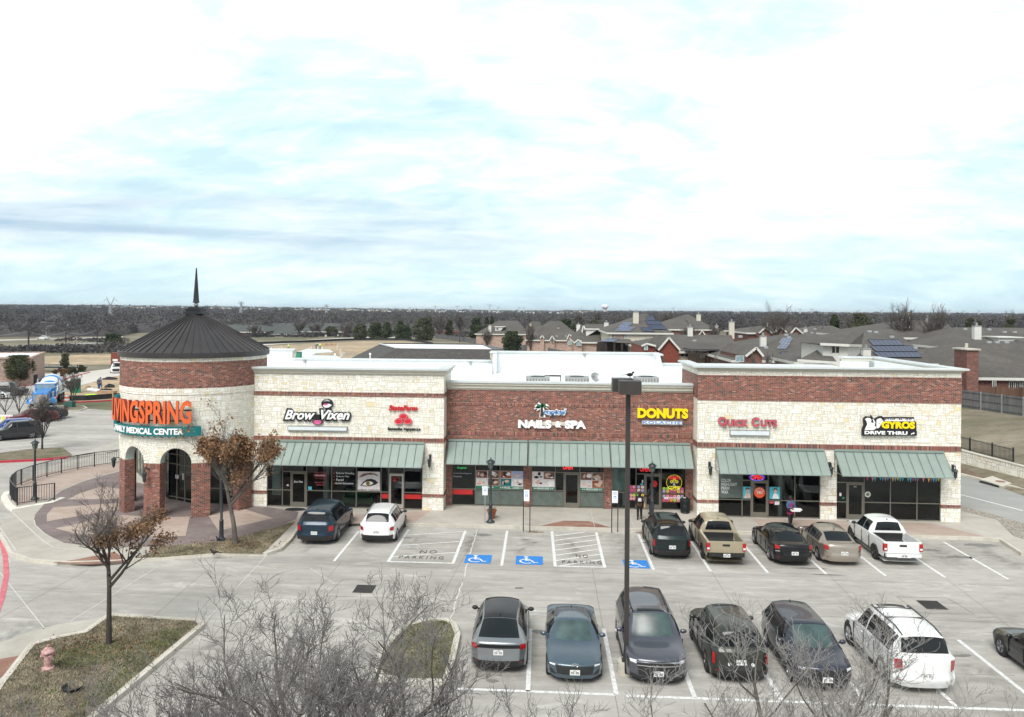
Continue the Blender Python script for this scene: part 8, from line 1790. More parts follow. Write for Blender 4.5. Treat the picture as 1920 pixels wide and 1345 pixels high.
x, y, z = at_base(201, 747); T = thing('plywood_box', 'pinkish plywood box behind the silt fence next to the round tower', 'box', (x, y, 0)); mb = MB(); mb.box(x - 1.1, x + 1.1, y - .5, y + .5, 0, .95); mb.build('panel', 'plywood', T); mb = MB(); mb.box(x - 1.15, x + 1.15, y - .55, y + .55, .95, 1.0); mb.build('lid', 'plywood', T)
x, y, z = at_base(219, 685); T = thing('shipping_container', 'dark red container at the edge of the dirt field left of the round tower', 'container', (x, y, 0)); mb = MB(); mb.box(x - 1.3, x + 1.6, y, y + 6, .1, 2.6); mb.build('container_body', 'cedar_red', T); mb = MB(); mb.box(x - .9, x + .2, y - .03, y, .8, 1.3); mb.build('white_mark', 'white_paint', T)
x, y, z = at_base(27, 722); T = thing('dumpster', 'black dumpster under the round evergreen oak by the commercial building', 'dumpster', (x, y, 0)); mb = MB(); mb.box(x - 1.8, x + 1.8, y + 1, y + 3, 0, 1.35); mb.build('bin_body', 'silt_black', T); mb = MB(); mb.box(x - 1.85, x + 1.85, y + .95, y + 3.05, 1.35, 1.42); mb.build('lid', 'black_metal', T)
x, y, z = at_base(8, 795); T = thing('banner', 'white banner with coloured patches at the left edge beside the maroon sedan', 'banner', (x, y, 0)); mb = MB(); mb.box(x - 1.2, x + .9, y, y + .04, .2, .95); mb.build('cloth', 'poster_white', T)
for i, m_ in enumerate(['donut_green', 'donut_yellow', 'donut_pink']): mb = MB(); ell(mb, x - .5 + i * .4, .6, .16, .2, y - .02); mb.build('coloured_patch', m_, T)
for sx in (-1.2, .9): mb = MB(); mb.box(x + sx - .03, x + sx + .03, y + .04, y + .1, 0, 1.0); mb.build('post', 'galvanised', T)
# centre building site
flat('dirt_field', [(470, 652), (520, 648), (600, 644), (700, 640), (760, 640), (800, 648), (830, 660), (830, 700), (500, 700), (470, 690)], .04, 'bare_dirt')
flat('field_track', [(460, 646), (520, 641), (640, 634), (720, 631), (815, 629), (815, 632), (720, 635), (640, 638), (520, 646), (460, 651)], .03, 'pale_road')
slab = gp([(520, 669), (560, 661), (575, 656), (618, 657), (625, 662), (592, 664), (585, 668), (630, 669), (640, 674), (600, 676), (560, 676)]); mb = MB(); mb.prism(slab, 0, .25); T = thing('building_slab', 'pale vapour-barrier slab on the building site behind the shops', 'foundation slab', (slab[0][0], slab[0][1], 0)); mb.build('slab', 'mixer_white', T)
mb = MB(); rg = random.Random(12)
for i in range(46):
 u, v = rg.uniform(508, 645), rg.uniform(655, 676); x, y = G(u, v); mb.cyl((x, y, 0), (x, y, rg.uniform(.8, 1.7)), .07, n=5)
o = mb.build('standpipes', 'white_paint', T)
worker(541, 657, 0, 'hi_vis', 'worker in yellow vest and white helmet on the left of the building slab'); worker(593, 655.5, 0, 'denim', 'worker in blue among two others beyond the building slab'); worker(595.5, 655.5, 90, 'cloth_black', 'worker in black among two others beyond the building slab'); worker(600, 655.5, 0, 'hi_vis', 'worker in yellow vest right of the blue and black workers')
x, y, z = at_base(556, 673); T = thing('dumpster', 'green metal dumpster behind the raised roof parapet', 'dumpster', (x, y, 0)); mb = MB(); mb.box(x - 1.1, x + 1.1, y - .8, y + .8, 0, 1.6); mb.build('bin_body', 'porta_green', T); mb = MB(); mb.box(x - 1.15, x + 1.15, y - .85, y + .85, 1.6, 1.68); mb.build('lid', 'black_metal', T)
for i, (u, v) in enumerate([(607, 648), (617, 647.5), (625, 647.5)]): x, y, z = at_base(u, v); mb = MB(); mb.box(x - .9, x + .9, y - .6, y + .6, 0, .7); mb.box(x - .95, x + .95, y - .65, y - .55, .25, .35); tag(mb.build('pallet_stack', 'plywood'), ['left', 'middle', 'right'][i] + 'most of three plywood stacks on the dirt field', 'pallet', 'plywood stacks')
# dark-shingled building right behind the shops
Yb, Yr, zr_ = 88., 95., 7.55
T = thing('neighbour_building', 'building with brown shingle skirt roof and sunken white flat roof right behind the shops', 'building', (0, Yb, 0)); X = lambda u, Y: P(u, 660, Y)[0]
xl, xr = X(600, Yb), X(960, Yb); xrl, xrr = X(745, Yr), X(945, Yr); Yk = 118.; zk = P(712, 645, Yk)[1]; xkl, xkr = X(713, Yk), X(905, Yk); xbl = X(640, Yk + 10)
mb = MB(); z0 = 3.4; vs = [(xl, Yb, z0), (xr, Yb, z0), (xrr, Yr, zr_), (xrl, Yr, zr_), (xbl, Yk + 8, z0), (xkl, Yk, zk), (xkr, Yk, zk), (xr + 4, Yk, z0)]
mb.add(vs, [(0, 1, 2, 3), (0, 3, 5, 4), (1, 7, 6, 2)]); mb.build('skirt_roof', 'shingles_dark', T)
mb = MB(); mb.add([(xrl, Yr, zr_ - .5), (xrr, Yr, zr_ - .5), (xkr, Yk, zr_ - .5), (xkl, Yk, zr_ - .5)], [(0, 1, 2, 3)]); mb.build('flat_roof', 'roof_membrane', T)
mb = MB(); mb.bar((xkl, Yk, zk - .5), (xkr, Yk, zk - .5), .2, 1.3); mb.bar((xkr, Yk, zk - .3), (xrr, Yr, zr_ - .15), .3, .6); mb.build('parapet', 'black_metal', T)
mb = MB(); mb.bar((xkl, Yk, zk + .02), (xrl, Yr, zr_ + .02), .5, .1); mb.build('ridge_cap', 'cornice_metal', T)
mb = MB(); mb.prism([(xl + .5, Yb + .5), (xr - .5, Yb + .5), (xr, Yk), (xbl + 1, Yk + 7)], 0, z0); mb.build('wall', 'brick_light', T)
# ------------------------------------------------------------------ houses
def onroof(u, v, p0, n):
 d = Vector(ray(u, v)); c = Vector((0, 0, CAMH)); return c + d * ((p0 - c).dot(n) / d.dot(n))
HG = 'grey-roofed houses behind the shops'
def house(lab, uL, uR, Y, vE, ruL, ruR, vR, dp, wall='brick_light', chim=(), dorm=(), solar=(), gables=(), wins=(), vents=(), lower=None, roof='shingles', name='house', gz=None, trim='siding_white', right=True):
 um = (uL + uR) / 2; xL, xR = P(uL, vE, Y)[0], P(uR, vE, Y)[0]; zE = P(um, vE, Y)[1]; Yr = Y + dp / 2; zR = P((ruL + ruR) / 2, vR, Yr)[1]; rL, rR = P(ruL, vR, Yr)[0], P(ruR, vR, Yr)[0]; g = hill((xL + xR) / 2, Y) if gz is None else gz; g = min(g, zE - 2.2)
 T = thing(name, lab, 'house', ((xL + xR) / 2, Y, g), group=HG); YB_ = Y + dp; mb = MB(); o = .45
 mb.add([(xL, Y, zE), (xR, Y, zE), (rR, Yr, zR), (rL, Yr, zR), (xL, YB_, zE), (xR, YB_, zE)], [(0, 1, 2, 3), (0, 3, 4), (1, 5, 2), (3, 2, 5, 4), (0, 4, 5, 1)])
 rf = mb.build('roof', roof, T); mb = MB(); mb.box(xL - .02, xR + .02, Y - .06, Y + .02, zE - .28, zE + .02); mb.box(xL - .04, xL + .04, Y, YB_, zE - .28, zE + .02); mb.box(xR - .04, xR + .04, Y, YB_, zE - .28, zE + .02); mb.build('eaves', trim, T)
 mb = MB(); mb.box(xL + o, xR - o, Y + o, YB_ - o, g - .5, zE - .02); mb.build('wall', wall, T)
 p0 = Vector((xL, Y, zE)); nf = Vector((xR - xL, 0, 0)).cross(Vector((0, Yr - Y, zR - zE))).normalized(); nl = (Vector((rL, Yr, zR)) - p0).cross(Vector((0, YB_ - Y, 0))).normalized()
 for (u0, u1, vt, vb, m_) in chim:
  b = onroof((u0 + u1) / 2, vb, p0, nf); s = -b.x * syw + b.y * cyw; w_ = (u1 - u0) / 2 * s / FX; zt_ = CAMH - (vt - (CYP + .0072 * (u0 - CXP))) * s / FX
  mb = MB(); mb.box(b.x - w_, b.x + w_, b.y, b.y + w_ * 1.6, b.z - 2.0, zt_); c_ = mb.build('chimney', m_, T); mb = MB(); mb.box(b.x - w_ - .06, b.x + w_ + .06, b.y - .06, b.y + w_ * 1.6 + .06, zt_, zt_ + .09); mb.cyl((b.x, b.y + w_ * .8, zt_), (b.x, b.y + w_ * .8, zt_ + .5), .15); mb.build('chimney_cap', 'galvanised', c_)
 for (pts, m_, nx, nz) in solar:
  q = [onroof(u, v, p0, nf) - nf * (.12 if nf.z < 0 else -.12) for u, v in pts]; mb = MB(); mb.add(q, [(0, 1, 2, 3)]); so_ = mb.build('solar_panel', m_, T); mb = MB()
  for i in range(nx + 1): a = q[0].lerp(q[1], i / nx); b = q[3].lerp(q[2], i / nx); mb.bar(a, b, .05, .05)
  for j in range(nz + 1): a = q[0].lerp(q[3], j / nz); b = q[1].lerp(q[2], j / nz); mb.bar(a, b, .05, .05)
  mb.build('panel_frame', 'pylon_steel' if m_ == 'solar_pale' else 'black_metal', so_)
 for (ua, ub, vb, up_, vp, yy, m_) in gables:       # street-facing gable: base left/right, peak
  a = XZ(ua, vb, yy); b = XZ(ub, vb, yy); k_ = XZ(up_, vp, yy); dz = Vector((0, dp * .45, 0)); mb = MB(); mb.add([a, b, k_], [(0, 1, 2)]); mb.add([Vector((a.x, yy, g)), Vector((b.x, yy, g)), b, a], [(0, 1, 2, 3)]); mb.add([Vector((a.x, yy, g)), a, a + dz, Vector((a.x, yy + dz.y, g))], [(0, 1, 2, 3)]); mb.add([Vector((b.x, yy, g)), b, b + dz, Vector((b.x, yy + dz.y, g))], [(0, 1, 2, 3)]); mb.build('gable_wall', m_, T)
  mb = MB(); e_ = Vector((0, -.35, 0)); ov = (a - k_) * .08; ow = (b - k_) * .08; mb.add([a + e_ + ov, k_ + e_, k_ + dz, a + dz + ov], [(0, 1, 2, 3)]); mb.add([k_ + e_, b + e_ + ow, b + dz + ow, k_ + dz], [(0, 1, 2, 3)]); mb.build('gable_roof', roof, T)
  mb = MB(); mb.bar(a + e_ * 1.1 + ov, k_ + e_ * 1.1, .1, .26); mb.bar(k_ + e_ * 1.1, b + e_ * 1.1 + ow, .1, .26); mb.build('bargeboard', trim, T)
 for (u0, u1, vt, vb, m_, yy) in wins:
  yy = Y + o if yy is None else yy; a = XZ(u0, vb, yy); b = XZ(u1, vt, yy); mb = MB(); mb.box(a.x, b.x, yy - .08, yy + .05, a.z, b.z); w2 = mb.build('window', m_, T); mb = MB()
  for (x0, x1, z0_, z1_) in [(a.x - .06, a.x, a.z - .06, b.z + .06), (b.x, b.x + .06, a.z - .06, b.z + .06), (a.x, b.x, b.z, b.z + .06), (a.x, b.x, a.z - .06, a.z), ((a.x + b.x) / 2 - .02, (a.x + b.x) / 2 + .02, a.z, b.z)]: mb.box(x0, x1, yy - .1, yy - .02, z0_, z1_)
  mb.build('frame', trim, w2)
 for (u0, u1, vt, vb, ub2, m_) in dorm:             # shed-topped dormer wall: left, right, top, bottom, right bottom
  a = onroof(u0, vb, p0, nf); yy = a.y; A2 = XZ(u0, vb, yy); B3 = XZ(ub2, vb, yy); C3 = XZ(u1, vt, yy); D3 = XZ(u0, vt, yy); mb = MB(); mb.add([A2, B3, C3, D3], [(0, 1, 2, 3)]); mb.add([A2, D3, D3 + Vector((0, 3, 0)), A2 + Vector((0, 3, 0))], [(0, 1, 2, 3)]); mb.build('dormer', m_, T)
  mb = MB(); mb.box(A2.x - .3, C3.x + .4, yy - .3, yy + 4, C3.z, C3.z + .14); mb.build('dormer_roof', trim, T)
 for (u, v) in vents:
  a = onroof(u, v, p0, nf); mb = MB(); mb.box(a.x - .25, a.x + .25, a.y - .2, a.y + .2, a.z - .1, a.z + .22); mb.build('roof_vent', 'pylon_steel', T)
 return T, p0, nf
W = 'siding_white'
house('leftmost grey hip-roofed house with white dormer beyond the wood fence', 890, 988, 250, 626.5, 935, 972, 601.5, 26, chim=[(916, 921, 611, 623, W)], dorm=[(928.5, 945, 613.5, 621, 938, W)], wins=[(931, 934, 614.5, 619, 'dark_window', 252)])
house('hip-roofed house with two white chimneys left of the white gabled dormer', 975, 1030, 262, 631, 995, 1010, 603, 24, chim=[(991.5, 999.5, 608, 626, 'wall_beige')])
house('large grey hip-roofed house with three small brick gables facing the fence', 985, 1098, 205, 638, 1030, 1051, 602, 26, gables=[(1013, 1020, 634, 1016.5, 629, 204.8, 'brick_light'), (1031, 1040, 637, 1035, 630, 204.8, 'brick_light'), (1063, 1077, 636, 1067, 627, 204.5, 'brick_light')], wins=[(1033.5, 1037.5, 636, 643, 'dark_window', 204.6), (1066, 1071, 640, 647, 'blue_window', 204.3), (1073, 1077, 640, 647, 'blue_window', 204.3)], chim=[(1081, 1088, 608.5, 616, W)], vents=[(1044, 631), (1061, 631), (1047, 616)])
house('grey hip-roofed house with a white gabled dormer and white chimney', 1076, 1180, 168, 642, 1098, 1150, 607.5, 26, gables=[(1091, 1099, 622, 1094, 610, 174, W), (1077, 1091, 643, 1084, 637, 167.6, 'brick_light')], dorm=[(1099, 1121, 618.5, 630, 1101, W)], wins=[(1093, 1097.5, 619, 626, 'dark_window', 173.7), (1081.5, 1090, 639, 648, 'blue_window', 167.4)], chim=[(1133, 1141, 605, 616, W)])
T, p0, nf = house('two-storey pale-sided house with solar panels and tall chimney on its brown roof', 1138, 1263, 150, 624.5, 1206, 1212, 588, 26, wall='siding_cream', chim=[(1187.5, 1197.5, 586, 607, 'siding_cream')],
 solar=[([(1154, 621), (1181, 622), (1190.5, 614.5), (1163, 614)], 'solar_pale', 4, 1), ([(1160, 613.5), (1177, 614), (1186.5, 606), (1170, 605.5)], 'solar_pale', 3, 1), ([(1206, 622.8), (1227, 623), (1221, 615.2), (1200.5, 615)], 'solar_blue', 3, 1), ([(1221, 618.5), (1250, 619.2), (1245, 611), (1215, 610.6)], 'solar_blue', 5, 1), ([(1216, 610), (1242, 610.6), (1236, 602.6), (1209, 602.2)], 'solar_blue', 4, 1), ([(1215, 601.8), (1229, 602), (1224, 594.6), (1210.5, 594.4)], 'solar_blue', 2, 1)],
 wins=[(1148, 1151, 624.5, 633, 'dark_window', None), (1157, 1167, 625, 634.5, 'dark_window', None), (1172, 1174.5, 626, 635, 'blue_window', None), (1224, 1229, 627, 635, 'blue_window', None)], trim=W)
mb = MB(); a = XZ(1152, 634.5, 150.4); b = XZ(1170, 624.5, 150.4); mb.box(a.x, b.x, 150.35, 150.42, a.z, b.z); mb.build('brick_panel', 'brick_light', T); a = XZ(1230, 660, 150.4); b = XZ(1262, 626, 150.4); mb = MB(); mb.box(a.x, b.x, 150.3, 150.42, a.z, b.z); mb.build('brick_panel', 'brick_light', T)
T = thing('patio_cover', 'dark timber patio cover with solar panels in front of the two-storey pale house', 'patio cover', (*XZ(1150, 658, 143),)); a = XZ(1118, 641, 142); b = XZ(1190, 644, 142); c = XZ(1180, 636, 149); d = XZ(1135, 636, 149)
mb = MB(); mb.add([a, b, c, d], [(0, 1, 2, 3)]); mb.build('roof', 'shingles', T); mb = MB(); q = [a.lerp(b, .1), a.lerp(b, .45), d.lerp(c, .62), d.lerp(c, .12)]; q = [p_ + Vector((0, 0, .12)) for p_ in q]; mb.add(q, [(0, 1, 2, 3)]); mb.build('solar_panel', 'solar_pale', T)
for u in (1120, 1136, 1152, 1166, 1189): p_ = XZ(u, 644, 142); mb = MB(); mb.box(p_.x - .15, p_.x + .15, 141.9, 142.2, 1.5, p_.z); mb.build('post', 'dark_timber', T)
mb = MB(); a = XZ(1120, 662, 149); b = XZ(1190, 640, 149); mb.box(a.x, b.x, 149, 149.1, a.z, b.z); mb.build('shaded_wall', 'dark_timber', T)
house('long brown-roofed house with an open red cedar gable porch', 1212, 1382, 118, 659.5, 1255, 1372, 628, 30, wall='wall_beige', gables=[(1235, 1273, 655, 1253.5, 633, 116, 'cedar_red'), (1203, 1228, 648.5, 1212, 644.5, 117, 'cedar_red')], chim=[(1290, 1299, 614, 631, W), (1368, 1377, 604, 614, 'siding_cream')], wins=[(1277, 1290, 660, 669, 'dark_window', None), (1312, 1316, 664, 671, 'white_paint', 117.5), (1318, 1321, 664, 671, 'white_paint', 117.5), (1208, 1214, 649, 656, 'blue_window', 116.8)], vents=[(1302, 640)])
T = thing('porch_roof', 'flat dark porch cover with posts on the long brown-roofed house', 'patio cover', (*XZ(1320, 660, 116),)); a = XZ(1290, 656, 114.5); b = XZ(1348, 658, 114.5); mb = MB(); mb.box(a.x, b.x, 114, 118.4, a.z - .05, a.z + .15); mb.build('roof', 'shingles_dark', T)
for u in (1292, 1307, 1327, 1343): p_ = XZ(u, 658, 114.3); mb = MB(); mb.box(p_.x - .12, p_.x + .12, 114.2, 114.4, 2, p_.z); mb.build('post', 'dark_timber', T)
house('dark hip-roofed house behind the cedar porch house with one tall chimney', 1240, 1345, 200, 618, 1285, 1292, 590, 30, chim=[(1306.5, 1314, 590, 602, 'siding_cream'), (1341, 1347, 611, 618, W)], gables=[(1308, 1323, 631, 1316, 620, 199.5, 'brick_dark')], wall='brick_dark')
house('brown hip-roofed house with two groups of solar panels and white chimney', 1372, 1510, 100, 676.5, 1480, 1495, 625, 30, wall='brick_dark', chim=[(1426.5, 1437, 631, 650, W)], gables=[(1398, 1429, 667, 1417, 652, 97, 'brick_dark')],
 solar=[([(1461, 645), (1479, 645.2), (1486, 635.8), (1468, 635.6)], 'solar_pale', 3, 2), ([(1457, 655), (1472, 655.5), (1481, 646), (1466, 645.5)], 'solar_pale', 2, 2), ([(1471, 672), (1495, 672.5), (1486, 661.8), (1462, 661.6)], 'solar_blue', 3, 1), ([(1494, 667), (1508, 667.5), (1502, 661.6), (1489, 661)], 'solar_blue', 2, 1), ([(1510, 659), (1534, 656.5), (1520, 652), (1502, 652.5)], 'solar_blue', 3, 1), ([(1509, 651.5), (1524, 651.8), (1519, 646), (1504.5, 646)], 'solar_blue', 2, 1)], wins=[(1380, 1394, 668, 678, 'blue_window', 97), (1482, 1488, 677, 681, 'white_paint', 99.6)], vents=[(1436, 653), (1388, 632), (1474, 629), (1479, 634)])
house('house with three brick gables under the tallest bare tree', 1400, 1512, 160, 624.5, 1430, 1480, 611, 20, wall='brick_dark', gables=[(1423, 1446, 624, 1434, 614.5, 158, 'brick_dark'), (1452, 1474, 623, 1463, 614, 158, 'brick_dark'), (1479, 1508, 628.5, 1491, 614.5, 156, 'brick_dark')], chim=[(1437, 1440, 607, 612, W)])
house('plain grey hip-roofed house between the bare trees', 1500, 1625, 150, 634, 1530, 1560, 611, 28, chim=[(1508, 1514, 617, 622, W)], vents=[(1528, 618), (1522, 625)])
T, p0, nf = house('brown-roofed house with large three-row solar array left of the brick chimney house', 1490, 1760, 92, 681, 1633, 1672, 617, 40, wall='siding_white', chim=[(1619, 1633, 655, 668, W)],
 solar=[([(1638, 649.5), (1695, 649.2), (1685, 638.8), (1627.5, 638.8)], 'solar_blue', 7, 1), ([(1644, 661), (1719, 661), (1707, 650.3), (1631, 650.5)], 'solar_blue', 9, 1), ([(1650, 672), (1728, 672), (1722, 661.8), (1636, 662)], 'solar_blue', 9, 1)], vents=[(1642, 624), (1630, 623), (1715, 654), (1672, 633)])
T = thing('house', 'white-sided upper storey with dark window below a brown hip roof', 'house', (*XZ(1580, 665, 88),), group=HG); Y_ = 86.
a = XZ(1543, 664, Y_); b = XZ(1590, 648, Y_); c = XZ(1613, 650, Y_ + 4); mb = MB(); mb.box(a.x, b.x, Y_, Y_ + 7, a.z - 3, b.z); mb.add([(b.x, Y_, a.z - 1), (c.x, Y_ + 4, a.z), (c.x, Y_ + 4, b.z), (b.x, Y_, b.z)], [(0, 1, 2, 3)]); mb.build('wall', 'siding_white', T)
a2 = XZ(1538, 645.5, Y_ - .6); b2 = XZ(1591, 648, Y_ - .6); c2 = XZ(1615, 648.5, Y_ + 3.6); r1 = XZ(1572, 623.5, Y_ + 5); r2 = XZ(1620, 623, Y_ + 6); mb = MB(); mb.add([a2, b2, r2, r1], [(0, 1, 2, 3)]); mb.add([b2, c2, r2], [(0, 1, 2)]); mb.add([a2, r1, (a2.x, Y_ + 9, a2.z)], [(0, 1, 2)]); mb.build('roof', 'shingles', T); mb = MB(); mb.bar(a2, b2, .15, .26); mb.bar(b2, c2, .15, .26); mb.build('eaves', W, T)
a = XZ(1559, 661.5, Y_ - .05); b = XZ(1574, 650, Y_ - .05); mb = MB(); mb.box(a.x, b.x, Y_ - .06, Y_ + .02, a.z, b.z); w2 = mb.build('window', 'dark_window', T); mb = MB()
for x in (a.x, (a.x + b.x) / 2, b.x): mb.box(x - .04, x + .04, Y_ - .09, Y_ - .05, a.z, b.z)
mb.build('frame', W, w2)
a = XZ(1495, 676, Y_ - 3); b = XZ(1571, 681, Y_ - 3); c = XZ(1558, 664, Y_ + 1); d = XZ(1540, 652, Y_ + 3); mb = MB(); mb.add([a, b, c, d], [(0, 1, 2, 3)]); mb.build('lower_roof', 'shingles', T); mb = MB(); mb.bar(a, b, .15, .25); mb.build('lower_eaves', W, T)
house('house with beige upper wall and tall stone chimney behind two tall bare trees', 1640, 1802, 125, 633.5, 1690, 1772, 601, 26, wall='wall_beige', chim=[(1694, 1706, 586, 615, 'rubble_stone'), (1737, 1743, 597, 606, W)], wins=[(1708, 1716, 637, 645, 'blue_window', None), (1727, 1733, 636, 647, 'dark_window', None), (1736, 1742, 636, 647, 'dark_window', None), (1744, 1750, 636, 647, 'dark_window', None), (1764, 1769, 636.5, 646, 'blue_window', None)])
house('wide grey-roofed house with tall white square chimney on its slope', 1765, 1960, 112, 652, 1790, 1930, 614.5, 26, wall='siding_white', chim=[(1827.5, 1840, 612, 637, W)], dorm=[(1873, 1912, 634, 643, 1893, W)], vents=[(1809, 618), (1854, 619), (1883, 624), (1902, 624)])
house('nearest brick house with broad brown roof and red brick chimney at the right edge', 1722, 2060, 92, 709, 1842, 1990, 640, 28, wall='brick_dark', gz=2.2, wins=[(1892, 1899, 716, 729, 'dark_window', None), (1904, 1911, 716, 729, 'dark_window', None), (1916, 1922, 716, 729, 'dark_window', None), (1861, 1866, 713, 726, 'dark_window', 91.6)], vents=[(1854, 643), (1869, 643), (1887, 643)])
T = thing('brick_chimney', 'tall red brick chimney on the nearest brick house at the right edge', 'chimney', (*XZ(1828, 735, 90.9),)); a = XZ(1812.5, 735, 90.5); b = XZ(1835, 657, 90.5); mb = MB(); mb.box(a.x, b.x, 90.5, 93.2, 2.2, b.z); mb.build('stack', 'brick_dark', T); mb = MB(); mb.box(a.x - .15, b.x + .15, 90.3, 93.4, b.z, b.z + .16); mb.cyl(((a.x + b.x) / 2, 91.8, b.z), ((a.x + b.x) / 2, 91.8, b.z + .7), .16); mb.build('chimney_cap', 'kerb_concrete', T)
T = thing('house', 'long office building with green shingle roof among bare trees left of centre', 'building', (*G(540, 637), 0), group=HG)
def roofblock(T, u0, u1, Y, vE, vR, ru0, ru1, dp, m='shingles_green', wall='brick_dark', wh=True):
 a = XZ(u0, vE, Y); b = XZ(u1, vE, Y); c = XZ(ru1, vR, Y + dp / 2); d = XZ(ru0, vR, Y + dp / 2); mb = MB(); mb.add([a, b, c, d, (a.x, Y + dp, a.z), (b.x, Y + dp, b.z)], [(0, 1, 2, 3), (0, 3, 4), (1, 5, 2), (3, 2, 5, 4)]); mb.build('roof', m, T); mb = MB(); mb.box(a.x + .6, b.x - .6, Y + .6, Y + dp - .6, 0, a.z); mb.build('wall', wall, T); mb = MB(); mb.box(a.x, b.x, Y - .05, Y + .05, a.z - .35, a.z + .03); mb.build('eaves', W, T)
roofblock(T, 500, 645, 375, 621, 606, 512, 632, 30); roofblock(T, 507, 563, 345, 627, 620, 516, 553, 12); roofblock(T, 400, 500, 360, 622, 609, 410, 490, 30); roofblock(T, 660, 720, 390, 618, 608, 665, 712, 24)
for u in (517.5, 528.5, 611, 634): a = XZ(u, 628, 344.6); mb = MB(); mb.box(a.x - .3, a.x + .3, 344.4, 344.9, 0, a.z); mb.build('column', W, T)
for u0, u1 in ((535, 546), (551, 558), (509, 516), (520, 527)): a = XZ(u0, 634, 345.5); b = XZ(u1, 628.5, 345.5); mb = MB(); mb.box(a.x, b.x, 345.4, 345.7, a.z, b.z); mb.build('window', 'blue_window' if u0 > 530 else 'dark_window', T)
# ------------------------------------------------------------------ fences and walls behind
def board_fence(lab, pts, h_, m, post=None, step=2.4, bw_=.15, name='wood_fence', zf=None, rails=True, seed=1):
 zf = zf or (lambda x, y: hill(x, y)); rg = random.Random(seed); T = thing(name, lab, 'fence', (*pts[0], zf(*pts[0]))); bd = MB(); rl = MB(); po_ = MB(); nposts = []
 for a, b in zip(pts, pts[1:]):
  a = Vector(a); b = Vector(b); L = (b - a).length; d = (b - a) / L; n = Vector((d.y, -d.x)); n = n if n.y < 0 or (abs(n.y) < .2 and n.x < 0) else -n; k_ = max(2, int(L / bw_))
  for i in range(k_):
   p_ = a + d * (L * i / k_); q = a + d * (L * (i + .93) / k_); z = zf(p_.x, p_.y); j = rg.uniform(-.02, .02); bd.add([(p_.x, p_.y, z), (q.x, q.y, z), (q.x, q.y, z + h_ + j), (p_.x, p_.y, z + h_ + j), (p_.x - n.x * .02, p_.y - n.y * .02, z + h_ + j), (q.x - n.x * .02, q.y - n.y * .02, z + h_ + j)], [(0, 1, 2, 3), (3, 2, 5, 4)])
  if rails:
   for zz in (.3, h_ * .55, h_ - .12):
    ks = max(1, int(L / 6));
    for s in range(ks): p_ = a + d * (L * s / ks) + n * .05; q = a + d * (L * (s + 1) / ks) + n * .05; rl.bar((p_.x, p_.y, zf(p_.x, p_.y) + zz), (q.x, q.y, zf(q.x, q.y) + zz), .05, .09)
  for s in range(int(L / step) + 1): nposts.append(a + d * min(L, s * step) + n * .1)
 bd.build('boards', m, T)
 if rails: rl.build('rail', m, T)
 for p_ in nposts[:100]: mb = MB(); z = zf(p_.x, p_.y); mb.box(p_.x - .05, p_.x + .05, p_.y - .05, p_.y + .05, z, z + h_ + .06); mb.build('post', post or m, T)
xw_ = lambda y: 33.80 + (66.6 - y) * .15 if y < 66.6 else 33.8 - (y - 66.6) * .10
def bankz(x, y):
 t = min(1, max(0, (x - xw_(y)) / 10.)); return 1.13 + 1.22 * t * t * (3 - 2 * t)
mb = MB(); xs = [0, .5, 1, 2, 3, 4.5, 6, 8, 10, 13, 17, 22, 30]; ys = list(range(40, 124, 3)); k = len(xs)
mb.add([(xw_(y) + x, y, bankz(xw_(y) + x, y)) for y in ys for x in xs], [(j * k + i, j * k + i + 1, (j + 1) * k + i + 1, (j + 1) * k + i) for j in range(len(ys) - 1) for i in range(k - 1)])
struct(mb, 'grass_bank', 'field_grass', smooth=60)
board_fence('weathered grey board fence with pale posts along the top of the grass bank', [(40.2, 98), (44.0, 86.8), (46.3, 79.9), (50, 69)], 1.83, 'fence_grey', 'galvanised', 2.45, zf=bankz)
board_fence('reddish-brown board fence in front of the nearest brick house', [(40, 92), (52, 90.2), (66, 89.5)], 1.9, 'fence_brown', None, 2.4, zf=lambda x, y: 2.3, rails=False)
rw_ = MB(); path = [(xw_(y), y) for y in range(42, 100, 3)]; ribbon(rw_, path, .35, 0, 1.17); T = thing('retaining_wall', 'long low rubble stone retaining wall beyond the drive lane', 'wall', (*path[8], 0)); rw_.build('stonework', 'rubble_stone', T); mb = MB(); ribbon(mb, path, .42, 1.17, 1.23); mb.build('coping', 'kerb_concrete', T)
T = thing('metal_fence', 'black metal picket fence standing on the grass behind the stone retaining wall', 'fence', (xw_(66) + .5, 66, 1.15)); pk_ = MB(); rl = MB(); pth = [Vector((xw_(y) + .55, y)) for y in (94, 88, 82, 76, 70, 66.5, 64, 61.8)]
for a, b in zip(pth, pth[1:]):
 z0 = bankz(a.x, a.y); n = int((b - a).length / .13)
 for i in range(n): p_ = a.lerp(b, i / n); pk_.box(p_.x - .012, p_.x + .012, p_.y - .012, p_.y + .012, z0 + .08, z0 + 1.02)
 for zz in (.1, .95): rl.bar((a.x, a.y, z0 + zz), (b.x, b.y, z0 + zz), .035, .035)
pk_.build('pickets', 'black_metal', T); rl.build('rail', 'black_metal', T)
for p_ in pth: mb = MB(); z0 = bankz(p_.x, p_.y); mb.box(p_.x - .04, p_.x + .04, p_.y - .04, p_.y + .04, z0, z0 + 1.12); mb.build('post', 'black_metal', T)
fp = gp([(816, 634.5), (850, 638.5), (905, 646.5), (960, 655), (1000, 661.5)]); fp += [P(1075, 660, 172)[0:1] + (172,), P(1200, 660, 140)[0:1] + (140,), P(1240, 660, 132)[0:1] + (132,)]
board_fence('long weathered board fence running in front of the houses behind the shops', fp, 1.83, 'fence_grey', 'siding_cream' if False else 'fence_grey', 3.0, .3, rails=False)
fp = gp([(798, 632), (830, 629.5), (865, 629)]); board_fence('low red brick garden wall beside the large dark oak', fp, 2.4, 'brick_dark', None, 6., .5, name='garden_wall', rails=False)
